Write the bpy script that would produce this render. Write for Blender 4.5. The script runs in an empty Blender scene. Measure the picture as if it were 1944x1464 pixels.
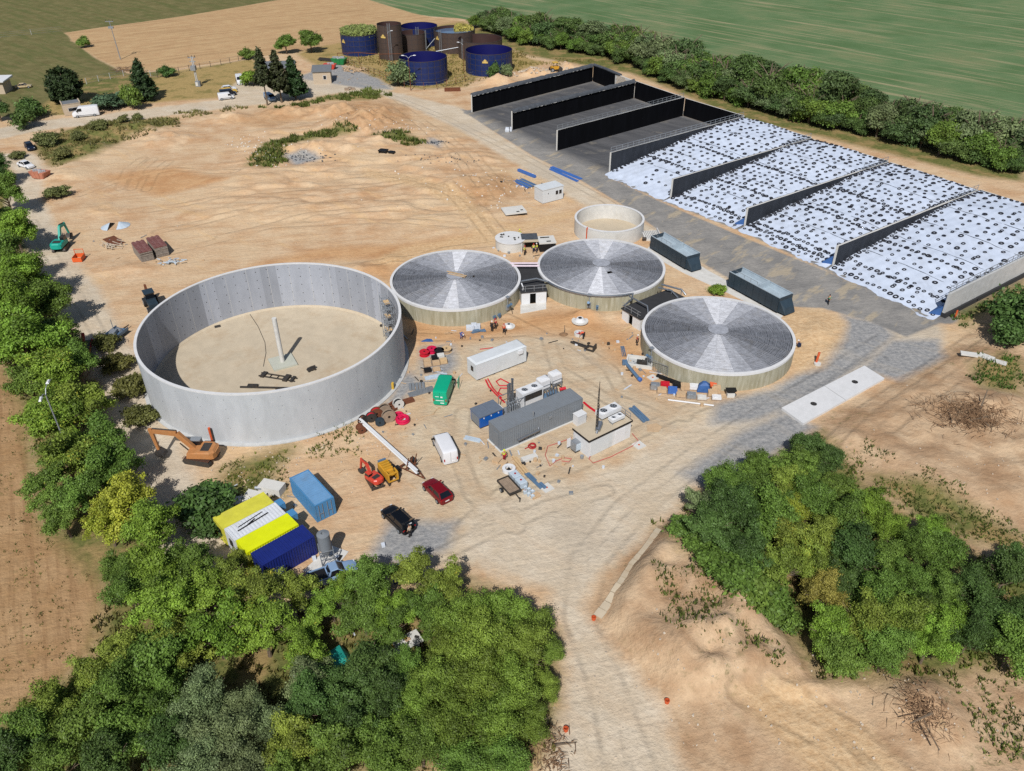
import bpy, math, random
import numpy as np
from mathutils import Vector, Matrix
random.seed(7)
rng = np.random.default_rng(11)
sc = bpy.context.scene
COL = sc.collection
R = math.radians

# ------------------------------------------------------------------ camera
CAM_F, CAM_P, CAM_R, CAM_H = 1541.43, 0.60620, -0.00761, 63.783   # focal in photo pixels, pitch, roll, height
_cp, _sp = math.cos(CAM_P), math.sin(CAM_P)
_fw = np.array([0, _cp, -_sp]); _up = np.array([0, _sp, _cp]); _rt = np.array([1., 0, 0])
_c, _s = math.cos(CAM_R), math.sin(CAM_R)
_rt, _up = _c*_rt + _s*_up, -_s*_rt + _c*_up
cd = bpy.data.cameras.new('camera'); cam = bpy.data.objects.new('camera', cd); COL.objects.link(cam)
cd.sensor_fit = 'HORIZONTAL'; cd.sensor_width = 36; cd.lens = 36*CAM_F/1944
cd.clip_start = 1; cd.clip_end = 8000
cam.matrix_world = Matrix(((_rt[0], _up[0], -_fw[0], 0), (_rt[1], _up[1], -_fw[1], 0), (_rt[2], _up[2], -_fw[2], CAM_H), (0, 0, 0, 1)))
sc.camera = cam

# ------------------------------------------------------------------ light
SUN_EL, SUN_AZ = R(47), R(81.4)           # elevation, direction in which shadows fall
w = bpy.data.worlds.new('World'); sc.world = w; w.use_nodes = True
nt = w.node_tree; bg = nt.nodes['Background']
sky = nt.nodes.new('ShaderNodeTexSky'); sky.sky_type = 'NISHITA'; sky.sun_disc = False
sky.sun_elevation = SUN_EL; sky.sun_rotation = R(188.6); sky.altitude = 300; sky.dust_density = 1.2
nt.links.new(sky.outputs[0], bg.inputs[0]); bg.inputs[1].default_value = 0.068
sl = bpy.data.lights.new('sun', 'SUN'); sl.energy = 4.6; sl.angle = R(0.53); sl.color = (1, 0.972, 0.935)
so = bpy.data.objects.new('sun', sl); COL.objects.link(so); so.location = (0, 0, 120)
so.rotation_euler = Vector((math.cos(SUN_AZ)*math.cos(SUN_EL), math.sin(SUN_AZ)*math.cos(SUN_EL), -math.sin(SUN_EL))).to_track_quat('-Z', 'Y').to_euler()
sc.cycles.use_denoising = False; sc.cycles.max_bounces = 4; sc.cycles.diffuse_bounces = 2; sc.cycles.glossy_bounces = 2; sc.cycles.transmission_bounces = 3
sc.view_settings.view_transform = 'Standard'; sc.view_settings.look = 'None'
sc.view_settings.exposure = 0.0; sc.view_settings.gamma = 1.0; sc.view_settings.use_curve_mapping = False

# ------------------------------------------------------------------ helpers
def G(u, v, z=0.0):
    """where the line of sight through photo pixel (u, v) meets height z"""
    d = _fw + (u-972)/CAM_F*_rt - (v-732)/CAM_F*_up
    t = (z-CAM_H)/d[2]
    return Vector((d[0]*t, d[1]*t, z))
def heading(a, b): return math.atan2(b[1]-a[1], b[0]-a[0])
def lin(c): return tuple(((x/255+0.055)/1.055)**2.4 if x > 10.3 else x/255/12.92 for x in c)
def K(r, g, b, k=1.30): return tuple(min(0.85, x/k) for x in lin((r, g, b)))

class MB:
    def __init__(s): s.v = []; s.f = []
    def add(s, v, f):
        n = len(s.v); s.v += [tuple(p) for p in v]; s.f += [tuple(i+n for i in q) for q in f]; return s
    def box(s, c, d, rz=0, rx=0, ry=0):
        x, y, z = d[0]/2, d[1]/2, d[2]/2
        P = [(-x,-y,-z),(x,-y,-z),(x,y,-z),(-x,y,-z),(-x,-y,z),(x,-y,z),(x,y,z),(-x,y,z)]
        if rz or rx or ry:
            m = Matrix.Rotation(rz,3,'Z') @ Matrix.Rotation(ry,3,'Y') @ Matrix.Rotation(rx,3,'X')
            P = [tuple(m @ Vector(p)) for p in P]
        return s.add([(p[0]+c[0], p[1]+c[1], p[2]+c[2]) for p in P], [(3,2,1,0),(4,5,6,7),(0,1,5,4),(1,2,6,5),(2,3,7,6),(3,0,4,7)])
    def b(s, x0, x1, y0, y1, z0, z1): return s.box(((x0+x1)/2,(y0+y1)/2,(z0+z1)/2), (x1-x0,y1-y0,z1-z0))
    def bar(s, p, q, w, h=None):
        p, q = Vector(p), Vector(q); d = q-p; h = h or w
        m = d.to_track_quat('X','Z').to_matrix()
        L = d.length; c = (p+q)/2
        P = [(-L/2,-w/2,-h/2),(L/2,-w/2,-h/2),(L/2,w/2,-h/2),(-L/2,w/2,-h/2),(-L/2,-w/2,h/2),(L/2,-w/2,h/2),(L/2,w/2,h/2),(-L/2,w/2,h/2)]
        return s.add([tuple(m @ Vector(a) + c) for a in P], [(3,2,1,0),(4,5,6,7),(0,1,5,4),(1,2,6,5),(2,3,7,6),(3,0,4,7)])
    def tube(s, pts, r, n=8, caps=True):
        pts = [Vector(p) for p in pts]; rs = r if isinstance(r, (list, tuple)) else [r]*len(pts)
        rings = []
        for i, p in enumerate(pts):
            a = pts[max(0,i-1)]; bb = pts[min(len(pts)-1,i+1)]
            m = (bb-a).to_track_quat('Z','Y').to_matrix()
            rings.append([tuple(p + m @ Vector((math.cos(2*math.pi*k/n)*rs[i], math.sin(2*math.pi*k/n)*rs[i], 0))) for k in range(n)])
        return s.loft(rings, caps)
    def cyl(s, p, q, r, n=14, r2=None): return s.tube([p, q], [r, r if r2 is None else r2], n)
    def loft(s, rings, caps=True):
        n = len(rings[0]); V = [p for r in rings for p in r]; F = []
        for i in range(len(rings)-1):
            for k in range(n): F.append((i*n+k, i*n+(k+1)%n, (i+1)*n+(k+1)%n, (i+1)*n+k))
        if caps: F += [tuple(range(n))[::-1], tuple(range((len(rings)-1)*n, len(rings)*n))]
        return s.add(V, F)
    def prism(s, poly, y0, y1, t0=1.0, t1=1.0):
        """polygon in the XZ plane, extruded along Y"""
        return s.loft([[(x, y0, z) for x, z in poly], [(x, y1, z) for x, z in poly]])
    def slab(s, poly, z0, z1): return s.loft([[(x, y, z0) for x, y in poly], [(x, y, z1) for x, y in poly]])
    def lathe(s, prof, n=64, closed=True, a0=0, a1=2*math.pi, c=(0,0)):
        full = abs(a1-a0-2*math.pi) < 1e-6; m = n if full else n+1
        V = []; k = len(prof)
        for i in range(m):
            a = a0+(a1-a0)*i/n
            V += [(c[0]+r*math.cos(a), c[1]+r*math.sin(a), z) for r, z in prof]
        F = []
        for i in range(n):
            j = (i+1) % m
            for q in range(k if closed else k-1): F.append((i*k+q, j*k+q, j*k+(q+1)%k, i*k+(q+1)%k))
        if not full and closed: F += [tuple(range(k))[::-1], tuple(range((m-1)*k, m*k))]
        return s.add(V, F)
    def disc(s, r, z, n=48, c=(0,0)): return s.add([(c[0]+r*math.cos(2*math.pi*i/n), c[1]+r*math.sin(2*math.pi*i/n), z) for i in range(n)], [tuple(range(n))])
    def torus(s, c, R_, r, n=16, m=6, axis='Z', sq=1.0):
        V = []; F = []
        for i in range(n):
            a = 2*math.pi*i/n
            for j in range(m):
                b = 2*math.pi*j/m
                p = ((R_+r*math.cos(b))*math.cos(a), (R_+r*math.cos(b))*math.sin(a), r*math.sin(b)*sq)
                if axis == 'Y': p = (p[0], p[2], p[1])
                if axis == 'X': p = (p[2], p[0], p[1])
                V.append((p[0]+c[0], p[1]+c[1], p[2]+c[2]))
                F.append((i*m+j, ((i+1)%n)*m+j, ((i+1)%n)*m+(j+1)%m, i*m+(j+1)%m))
        return s.add(V, F)
    def mesh(s, name, mat, smooth=False):
        me = bpy.data.meshes.new(name); me.from_pydata(s.v, [], s.f)
        if mat: me.materials.append(M[mat] if isinstance(mat, str) else mat)
        if smooth: me.polygons.foreach_set('use_smooth', [True]*len(me.polygons))
        me.update(); return me
def fixn(o):
    import bmesh
    bm = bmesh.new(); bm.from_mesh(o.data); bmesh.ops.recalc_face_normals(bm, faces=bm.faces); bm.to_mesh(o.data); bm.free()
    if len(o.data.polygons) and o.data.polygons[0].use_smooth: o.data.set_sharp_from_angle(angle=R(34))
def tag(o, label=None, cat=None, group=None, kind=None):
    if label: o['label'] = label
    if cat: o['category'] = cat
    if group: o['group'] = group
    if kind: o['kind'] = kind
    return o
def thing(name, label, cat, loc=(0,0,0), rz=0, group=None, kind=None):
    o = bpy.data.objects.new(name, None); COL.objects.link(o); o.empty_display_size = 0.3
    o.location = loc; o.rotation_euler = (0,0,rz)
    return tag(o, label, cat, group, kind)
def P(name, mb, mat, parent=None, smooth=False, loc=None, rz=0, label=None, kind=None):
    me = mb if isinstance(mb, bpy.types.Mesh) else mb.mesh(name, mat, smooth)
    o = bpy.data.objects.new(name, me); COL.objects.link(o); o.parent = parent
    if not isinstance(mb, bpy.types.Mesh): fixn(o)
    if loc: o.location = loc
    if rz: o.rotation_euler = (0,0,rz)
    if label: o['label'] = label
    if kind: o['kind'] = kind
    return o
def solo(name, label, cat, mb, mat, loc=(0,0,0), rz=0, group=None, kind=None, smooth=False):
    o = P(name, mb, mat, None, smooth); o.location = loc; o.rotation_euler = (0,0,rz)
    return tag(o, label, cat, group, kind)
def copy_tree(o, parent=None):
    c = o.copy(); COL.objects.link(c); c.parent = parent
    for ch in o.children: copy_tree(ch, c)
    return c

# ------------------------------------------------------------------ materials
M = {}
def nd(t, kind, **kw):
    n = t.nodes.new(kind)
    for k, v in kw.items(): setattr(n, k, v)
    return n
def pm(name, rgb, rough=0.7, metal=0.0, var=0.12, scale=2.0, bump=0.0, stretch=None, spec=0.4, dirt=None, dirt_amt=0.5):
    m = bpy.data.materials.new(name); m.use_nodes = True; t = m.node_tree; bs = t.nodes['Principled BSDF']
    bs.inputs['Roughness'].default_value = rough; bs.inputs['Metallic'].default_value = metal
    bs.inputs['Specular IOR Level'].default_value = spec
    tc = nd(t, 'ShaderNodeTexCoord'); src = tc.outputs['Object']
    if stretch:
        mp = nd(t, 'ShaderNodeMapping'); mp.inputs['Scale'].default_value = stretch; t.links.new(src, mp.inputs[0]); src = mp.outputs[0]
    no = nd(t, 'ShaderNodeTexNoise'); no.inputs['Scale'].default_value = scale; no.inputs['Detail'].default_value = 6; no.inputs['Roughness'].default_value = 0.65
    t.links.new(src, no.inputs[0])
    rp = nd(t, 'ShaderNodeValToRGB'); rp.color_ramp.elements[0].position = 0.32; rp.color_ramp.elements[1].position = 0.68
    rp.color_ramp.elements[0].color = (*[max(0, c*(1-var)) for c in rgb], 1); rp.color_ramp.elements[1].color = (*[min(0.9, c*(1+var)) for c in rgb], 1)
    t.links.new(no.outputs[0], rp.inputs[0]); out = rp.outputs[0]
    if dirt:
        n2 = nd(t, 'ShaderNodeTexNoise'); n2.inputs['Scale'].default_value = scale*0.55; n2.inputs['Detail'].default_value = 8; n2.inputs['Roughness'].default_value = 0.75
        t.links.new(src, n2.inputs[0])
        r2 = nd(t, 'ShaderNodeMapRange'); r2.inputs[1].default_value = 0.5; r2.inputs[2].default_value = 0.72; r2.inputs[4].default_value = dirt_amt; t.links.new(n2.outputs[0], r2.inputs[0])
        mx = nd(t, 'ShaderNodeMix', data_type='RGBA'); t.links.new(r2.outputs[0], mx.inputs[0]); t.links.new(out, mx.inputs[6]); mx.inputs[7].default_value = (*dirt, 1); out = mx.outputs[2]
    t.links.new(out, bs.inputs['Base Color'])
    if bump:
        bp = nd(t, 'ShaderNodeBump'); bp.inputs['Strength'].default_value = bump; bp.inputs['Distance'].default_value = 0.05
        t.links.new(no.outputs[0], bp.inputs['Height']); t.links.new(bp.outputs[0], bs.inputs['Normal'])
    M[name] = m; return m
DUST = K(200,170,130)
pm('concrete', K(196,197,196), 0.85, var=0.10, scale=1.2, bump=0.15, dirt=K(160,158,150), dirt_amt=0.4)
pm('concrete_light', K(222,220,214), 0.85, var=0.08, scale=1.0, dirt=K(185,178,165), dirt_amt=0.5)
pm('concrete_floor', K(205,190,165), 0.9, var=0.10, scale=0.35, dirt=K(178,150,115), dirt_amt=0.6)
pm('concrete_pad', K(196,198,184), 0.9, var=0.06, scale=1.0)
pm('steel', K(180,185,190), 0.35, 0.85, var=0.1, scale=3)
pm('galv', K(170,176,182), 0.5, 0.5, var=0.15, scale=4)
pm('dark_steel', K(70,68,66), 0.6, 0.3, var=0.25, scale=4, dirt=K(110,85,60), dirt_amt=0.6)
pm('rust', K(120,72,48), 0.9, 0.1, var=0.3, scale=3, dirt=K(80,55,42), dirt_amt=0.6)
pm('rubber', K(34,35,38), 0.8, var=0.3, scale=5)
pm('tyre_rubber', K(38,38,46), 0.85, var=0.25, scale=3)
pm('glass', K(22,26,32), 0.08, var=0.1, scale=1, spec=0.6)
pm('black', K(22,22,24), 0.6, var=0.2, scale=3)
pm('void', (0.006,0.006,0.006), 1.0, var=0.2, scale=3, spec=0)
pm('liner_black', K(12,13,17), 0.6, var=0.35, scale=0.6, stretch=(1,1,0.25), spec=0.1)
pm('liner_slate', K(47,51,58), 0.6, var=0.25, scale=0.8, stretch=(1,1,0.3), spec=0.25)
pm('liner_grey', K(82,86,92), 0.6, var=0.25, scale=1.2, bump=0.4)
pm('white_paint', K(232,234,236), 0.45, var=0.04, scale=1.0, dirt=K(205,195,180), dirt_amt=0.4)
pm('cabin_white', K(222,227,230), 0.5, var=0.04, scale=0.8, dirt=K(190,190,185), dirt_amt=0.4)
pm('white_plastic', K(235,236,238), 0.5, var=0.04)
pm('ibc', K(196,210,222), 0.35, var=0.1, scale=2)
pm('container_grey', K(132,138,144), 0.55, var=0.06, scale=1.5, dirt=K(120,118,112), dirt_amt=0.3)
pm('container_blue', K(78,142,192), 0.55, var=0.08, scale=1.2, dirt=K(110,120,125), dirt_amt=0.5)
pm('container_blue_roof', K(116,163,205), 0.6, var=0.1, scale=0.8, dirt=K(120,130,140), dirt_amt=0.5)
pm('container_yellow', K(222,216,72), 0.6, var=0.1, scale=1.0, dirt=K(190,180,90), dirt_amt=0.6)
pm('container_lime', K(232,240,10), 0.55, var=0.06, scale=1.0, dirt=K(200,205,40), dirt_amt=0.5)
pm('container_navy', K(28,44,122), 0.5, var=0.1, scale=1.0, dirt=K(40,50,100), dirt_amt=0.5)
pm('container_white', K(226,230,235), 0.55, var=0.04, scale=1.0, dirt=K(180,180,175), dirt_amt=0.4)
pm('hopper', K(48,64,76), 0.5, var=0.12, scale=1.0, dirt=K(70,80,85), dirt_amt=0.4)
pm('hopper_inside', K(175,190,200), 0.5, var=0.1, scale=1.0)
pm('gen_blue', K(20,95,185), 0.45, var=0.06)
pm('gen_roof', K(112,122,136), 0.55, var=0.08)
pm('steel_blue', K(105,135,165), 0.5, 0.2, var=0.12, scale=2)
pm('beam_blue', K(70,115,190), 0.5, var=0.1, scale=2)
pm('tank_blue', K(28,46,100), 0.4, var=0.3, scale=0.6, dirt=K(50,54,60), dirt_amt=0.9)
pm('tank_blue_inside', K(18,20,92), 0.5, var=0.1, scale=0.4)
pm('tank_brown', K(82,68,62), 0.5, var=0.15, scale=0.5, dirt=K(62,54,50), dirt_amt=0.7)
pm('tank_brown_inside', K(72,50,46), 0.6, var=0.15, scale=0.4)
pm('seam', K(70,62,62), 0.7, var=0.3, scale=2)
pm('emblem', K(222,190,110), 0.6, var=0.1, scale=2)
pm('water', K(96,120,150), 0.08, var=0.1, scale=0.3, spec=0.5)
pm('orange', K(192,132,80), 0.6, var=0.1, scale=2.5, dirt=K(180,140,98), dirt_amt=0.7)
pm('red_paint', K(216,74,56), 0.4, var=0.08, scale=2, dirt=K(190,100,80), dirt_amt=0.3)
pm('yellow_machine', K(214,160,50), 0.5, var=0.12, scale=2, dirt=K(150,120,70), dirt_amt=0.5)
pm('teal', K(20,168,150), 0.45, var=0.08, scale=2, dirt=K(60,140,130), dirt_amt=0.3)
pm('van_green', K(16,176,134), 0.35, var=0.03)
pm('car_white', K(236,237,240), 0.3, var=0.02)
pm('car_red', K(122,12,24), 0.25, var=0.05, spec=0.5)
pm('car_black', K(16,18,22), 0.22, var=0.1, spec=0.5)
pm('car_navy', K(24,34,52), 0.25, var=0.1, spec=0.5)
pm('car_yellow', K(222,180,70), 0.35, var=0.05)
pm('car_silver_blue', K(150,180,215), 0.3, 0.2, var=0.06)
pm('car_tan', K(190,170,130), 0.5, var=0.1)
pm('lamp_red', K(170,20,20), 0.3, var=0.05)
pm('plate', K(240,240,240), 0.5, var=0.02)
pm('headlight', K(215,220,225), 0.1, var=0.05)
pm('skip_salmon', K(196,130,105), 0.7, var=0.1, scale=2, dirt=K(150,90,70), dirt_amt=0.5)
pm('skip_green', K(40,130,70), 0.6, var=0.1, scale=2)
pm('rubbish', K(180,178,180), 0.8, var=0.5, scale=3)
pm('orange_frame', K(236,104,48), 0.55, var=0.06)
pm('formwork', K(128,82,78), 0.8, var=0.25, scale=3, dirt=K(165,135,130), dirt_amt=0.7)
pm('formwork_edge', K(150,140,130), 0.8, var=0.3, scale=3)
pm('timber', K(214,182,138), 0.85, var=0.18, scale=2, stretch=(1,6,6))
pm('old_timber', K(160,140,120), 0.9, var=0.2, scale=2)
pm('ply', K(206,176,140), 0.85, var=0.12, scale=2)
pm('hose_red', K(206,30,50), 0.5, var=0.1, scale=3)
pm('hose_crimson', K(216,22,78), 0.5, var=0.08, scale=3)
pm('hose_pale_red', K(198,96,92), 0.6, var=0.1)
pm('pipe_orange', K(214,96,52), 0.6, var=0.08)
pm('pipe_pink', K(222,205,215), 0.5, var=0.08)
pm('tarp_blue', K(58,100,160), 0.6, var=0.15, scale=2, bump=0.5)
pm('tarp_teal', K(40,165,150), 0.6, var=0.15, scale=2, bump=0.5)
pm('tarp_white', K(215,222,232), 0.6, var=0.1, scale=2, bump=0.5)
pm('stone', K(205,190,170), 0.9, var=0.25, scale=2)
pm('stone_white', K(228,222,212), 0.9, var=0.12, scale=2)
pm('asphalt_roof', K(52,52,54), 0.9, var=0.15, scale=1.0)
pm('plaster', K(200,182,158), 0.9, var=0.08)
pm('roof_grey', K(118,122,126), 0.85, var=0.12, scale=1.0)
pm('wood_branch', K(140,110,82), 0.95, var=0.3, scale=3)
pm('bark', K(120,105,88), 0.95, var=0.3, scale=3, bump=0.3)
pm('skin', K(205,155,125), 0.6, var=0.05); pm('hair', K(60,45,35), 0.8, var=0.2)
pm('cloth_orange', K(238,96,60), 0.8, var=0.08); pm('cloth_yellow', K(214,236,60), 0.8, var=0.08)
pm('cloth_navy', K(40,52,82), 0.85, var=0.1); pm('cloth_red', K(170,40,45), 0.85, var=0.1)
pm('cloth_beige', K(200,180,155), 0.85, var=0.1); pm('cloth_dark', K(42,40,42), 0.85, var=0.1)
pm('cloth_green', K(90,160,130), 0.85, var=0.1); pm('cloth_blue', K(60,90,160), 0.85, var=0.1)
pm('helmet_red', K(190,40,35), 0.4); pm('helmet_white', K(235,235,235), 0.4); pm('helmet_yellow', K(225,235,60), 0.4)
pm('sheet_white', K(216,227,245), 0.5, var=0.06, scale=0.9, bump=0.9, stretch=(1.0,0.35,1), spec=0.4, dirt=K(190,196,206), dirt_amt=0.6)
pm('board', K(182,185,193), 0.45, 0.14, var=0.22, scale=1.6, dirt=K(128,130,136), dirt_amt=0.6)
pm('board_b', K(172,175,183), 0.45, 0.14, var=0.24, scale=1.6, dirt=K(150,142,130), dirt_amt=0.5)
pm('rim_white', K(226,226,226), 0.75, var=0.06, scale=1.5)
pm('lime_box', K(190,220,70), 0.5)

def streak_concrete(name, base, streak, white):
    m = bpy.data.materials.new(name); m.use_nodes = True; t = m.node_tree; bs = t.nodes['Principled BSDF']; bs.inputs['Roughness'].default_value = 0.85
    tc = nd(t, 'ShaderNodeTexCoord'); mp = nd(t, 'ShaderNodeMapping'); mp.inputs['Scale'].default_value = (1, 1, 0.12); t.links.new(tc.outputs['Object'], mp.inputs[0])
    n1 = nd(t, 'ShaderNodeTexNoise'); n1.inputs['Scale'].default_value = 2.4; n1.inputs['Detail'].default_value = 5; t.links.new(mp.outputs[0], n1.inputs[0])
    n2 = nd(t, 'ShaderNodeTexNoise'); n2.inputs['Scale'].default_value = 1.7; n2.inputs['Detail'].default_value = 8; n2.inputs['Roughness'].default_value = 0.8; n2.noise_dimensions = '4D'; n2.inputs['W'].default_value = 5; t.links.new(mp.outputs[0], n2.inputs[0])
    r1 = nd(t, 'ShaderNodeValToRGB'); r1.color_ramp.elements[0].position = 0.35; r1.color_ramp.elements[1].position = 0.65
    r1.color_ramp.elements[0].color = (*streak, 1); r1.color_ramp.elements[1].color = (*base, 1); t.links.new(n1.outputs[0], r1.inputs[0])
    mr = nd(t, 'ShaderNodeMapRange'); mr.inputs[1].default_value = 0.56; mr.inputs[2].default_value = 0.68; t.links.new(n2.outputs[0], mr.inputs[0])
    mx = nd(t, 'ShaderNodeMix', data_type='RGBA'); mx.inputs[7].default_value = (*white, 1); t.links.new(mr.outputs[0], mx.inputs[0]); t.links.new(r1.outputs[0], mx.inputs[6])
    t.links.new(mx.outputs[2], bs.inputs['Base Color']); M[name] = m
streak_concrete('stained_wall', K(184,180,158), K(158,152,126), K(218,214,202))

def panel_concrete(name, base, n_pan, amp, seed):
    """poured wall: each formwork panel (a slice of the ring) has its own grey"""
    m = bpy.data.materials.new(name); m.use_nodes = True; t = m.node_tree; bs = t.nodes['Principled BSDF']; bs.inputs['Roughness'].default_value = 0.7
    tc = nd(t, 'ShaderNodeTexCoord'); sx = nd(t, 'ShaderNodeSeparateXYZ'); t.links.new(tc.outputs['Object'], sx.inputs[0])
    at = nd(t, 'ShaderNodeMath', operation='ARCTAN2'); t.links.new(sx.outputs[1], at.inputs[0]); t.links.new(sx.outputs[0], at.inputs[1])
    mu = nd(t, 'ShaderNodeMath', operation='MULTIPLY'); mu.inputs[1].default_value = n_pan/(2*math.pi); t.links.new(at.outputs[0], mu.inputs[0])
    fl = nd(t, 'ShaderNodeMath', operation='FLOOR'); t.links.new(mu.outputs[0], fl.inputs[0])
    ad = nd(t, 'ShaderNodeMath', operation='ADD'); ad.inputs[1].default_value = seed; t.links.new(fl.outputs[0], ad.inputs[0])
    wn = nd(t, 'ShaderNodeTexWhiteNoise', noise_dimensions='1D'); t.links.new(ad.outputs[0], wn.inputs['W'])
    n1 = nd(t, 'ShaderNodeTexNoise'); n1.inputs['Scale'].default_value = 0.8; n1.inputs['Detail'].default_value = 8; n1.inputs['Roughness'].default_value = 0.7
    mp = nd(t, 'ShaderNodeMapping'); mp.inputs['Scale'].default_value = (1, 1, 0.35); t.links.new(tc.outputs['Object'], mp.inputs[0]); t.links.new(mp.outputs[0], n1.inputs[0])
    s1 = nd(t, 'ShaderNodeMath', operation='MULTIPLY_ADD'); s1.inputs[1].default_value = amp; s1.inputs[2].default_value = 1-amp*0.6; t.links.new(wn.outputs[0], s1.inputs[0])
    s2 = nd(t, 'ShaderNodeMath', operation='MULTIPLY_ADD'); s2.inputs[1].default_value = 0.5; s2.inputs[2].default_value = 0.75; t.links.new(n1.outputs[0], s2.inputs[0])
    s3 = nd(t, 'ShaderNodeMath', operation='MULTIPLY'); t.links.new(s1.outputs[0], s3.inputs[0]); t.links.new(s2.outputs[0], s3.inputs[1])
    vm = nd(t, 'ShaderNodeVectorMath', operation='SCALE'); vm.inputs[0].default_value = base; t.links.new(s3.outputs[0], vm.inputs['Scale'])
    t.links.new(vm.outputs[0], bs.inputs['Base Color']); M[name] = m
panel_concrete('wall_outside', K(196,200,204), 40, 0.14, 3)
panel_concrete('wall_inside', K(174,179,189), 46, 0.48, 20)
# ------------------------------------------------------------------ ground
_lat = rng.random((257, 257)); _lat[256] = _lat[0]; _lat[:, 256] = _lat[:, 0]
def vnoise(x, y):
    xi = np.floor(x).astype(int); yi = np.floor(y).astype(int); fx = x-xi; fy = y-yi
    fx = fx*fx*(3-2*fx); fy = fy*fy*(3-2*fy); xi %= 256; yi %= 256
    return (_lat[xi,yi]*(1-fx)+_lat[xi+1,yi]*fx)*(1-fy)+(_lat[xi,yi+1]*(1-fx)+_lat[xi+1,yi+1]*fx)*fy
def fbm(x, y, o=4):
    a = 0; k = 0.5
    for i in range(o): a = a+k*vnoise(x+17.3*i, y+9.1*i); x = x*2.03; y = y*2.03; k *= 0.5
    return a
def px(*pts): return [tuple(G(u, v)[:2]) for u, v in pts]
def sdist(X, Y, poly):
    """distance in metres to a polygon's outline, positive inside"""
    d = np.full(X.shape, 1e9); ins = np.zeros(X.shape, bool); n = len(poly)
    for i in range(n):
        x1, y1 = poly[i]; x2, y2 = poly[(i+1) % n]; ex, ey = x2-x1, y2-y1
        t = np.clip(((X-x1)*ex+(Y-y1)*ey)/(ex*ex+ey*ey+1e-12), 0, 1)
        d = np.minimum(d, (X-x1-t*ex)**2+(Y-y1-t*ey)**2)
        c = ((y1 > Y) != (y2 > Y)) & (X < (x2-x1)*(Y-y1)/((y2-y1) if y2 != y1 else 1e-12)+x1)
        ins ^= c
    d = np.sqrt(d); return np.where(ins, d, -d)
def ldist(X, Y, pts, wid):
    d = np.full(X.shape, 1e9)
    for i in range(len(pts)-1):
        x1, y1 = pts[i]; x2, y2 = pts[i+1]; ex, ey = x2-x1, y2-y1
        t = np.clip(((X-x1)*ex+(Y-y1)*ey)/(ex*ex+ey*ey+1e-12), 0, 1)
        d = np.minimum(d, (X-x1-t*ex)**2+(Y-y1-t*ey)**2)
    return wid-np.sqrt(d)
SILO_F = [(-10.21,220.8),(0.44,205.24),(10.95,189.37),(21.9,174.53),(32.91,159.19),(44.65,144.71),(55.99,127.79),(67.09,109.85)]
SILO_B = [(24.76,251.78),(34.8,233.4),(45.56,216.4),(57.3,200.3),(69.0,184.6),(80.9,169.6),(92.2,153.0),(104.0,135.6)]
ROAD = px((1035,1520),(1075,1300),(1075,1190),(1040,1120),(930,1085),(870,1030),(900,960),(1020,930),(1150,895),(1280,825),(1400,765),(1520,715),(1590,660),(1610,620),(1640,600),(1790,615),(1790,650),(1720,690),(1660,725),(1500,800),(1330,905),(1285,965),(1190,1050),(1120,1110),(1105,1160),(1170,1240),(1255,1340),(1320,1520))
YARD = px((770,690),(800,760),(760,830),(770,960),(720,1060),(900,1090),(1090,920),(1280,830),(1460,750),(1240,750),(1170,690),(1120,640),(1020,630),(880,650))
GRAV = [px((1290,900),(1395,825),(1490,780),(1550,812),(1450,875),(1335,925)), px((1630,700),(1690,645),(1780,645),(1795,680),(1705,724)),
        px((1360,765),(1470,738),(1520,708),(1580,660),(1608,620),(1600,598),(1680,615),(1700,640),(1640,690),(1570,742),(1440,800),(1350,805)), px((1290,900),(1380,840),(1480,790),(1460,780),(1540,735),(1560,745),(1490,790),(1400,850),(1320,915)),
        px((800,660),(860,655),(868,690),(850,715),(800,705)), px((560,148),(640,120),(720,150),(745,170),(690,168),(640,160)), px((700,1060),(740,985),(800,990),(870,990),(850,1040),(780,1080)),
        px((540,300),(580,295),(615,305),(560,318)), px((815,265),(840,270),(835,285),(812,278)), px((770,700),(800,720),(760,770),(720,800),(730,770))]
ASPH = px((872,206),(905,214),(971,246),(1056,285),(1156,327),(1150,335),(1265,388),(1415,452),(1580,520),(1790,612),(1720,640),(1650,610),(1560,585),(1505,583),(1440,560),(1330,498),(1240,430),(1180,388),(1090,335),(1010,295),(930,245))
SILO = SILO_F + SILO_B[::-1]
DRIVE = px((700,165),(770,180),(880,206),(935,247),(1010,297),(1100,345),(1240,432),(1330,500),(1440,562),(1500,590),(1440,575),(1330,520),(1230,455),(1120,400),(1040,345),(960,300),(870,245),(790,208),(730,182))
LANE = px((-60,268),(60,240),(200,226),(330,209),(420,198),(560,181),(640,168),(720,168))
LANE2 = px((-20,300),(40,300),(60,330),(45,380),(70,430),(110,500),(150,560),(190,640),(240,720),(290,860),(330,950),(380,1060))
LOT = px((420,190),(445,160),(470,140),(520,140),(560,150),(640,150),(700,165),(640,172),(520,190))
STRAW = px((118,62),(330,34),(520,2),(640,-20),(700,0),(800,30),(885,42),(760,60),(650,92),(520,104),(330,131),(240,138),(180,108))
GREEN = px((640,-20),(700,0),(800,30),(885,36),(1000,62),(1240,105),(1500,175),(1760,235),(1944,305),(2300,440)) + [(3000,150),(3000,3000),(-300,3000)]
MEADOW = px((118,62),(330,34),(520,2),(640,-20)) + [(-300,3000),(-3000,3000),(-3000,300)] + px((-300,240),(0,222),(100,220),(200,207),(330,187),(430,178),(430,140),(330,134),(240,140),(180,110))
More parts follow.
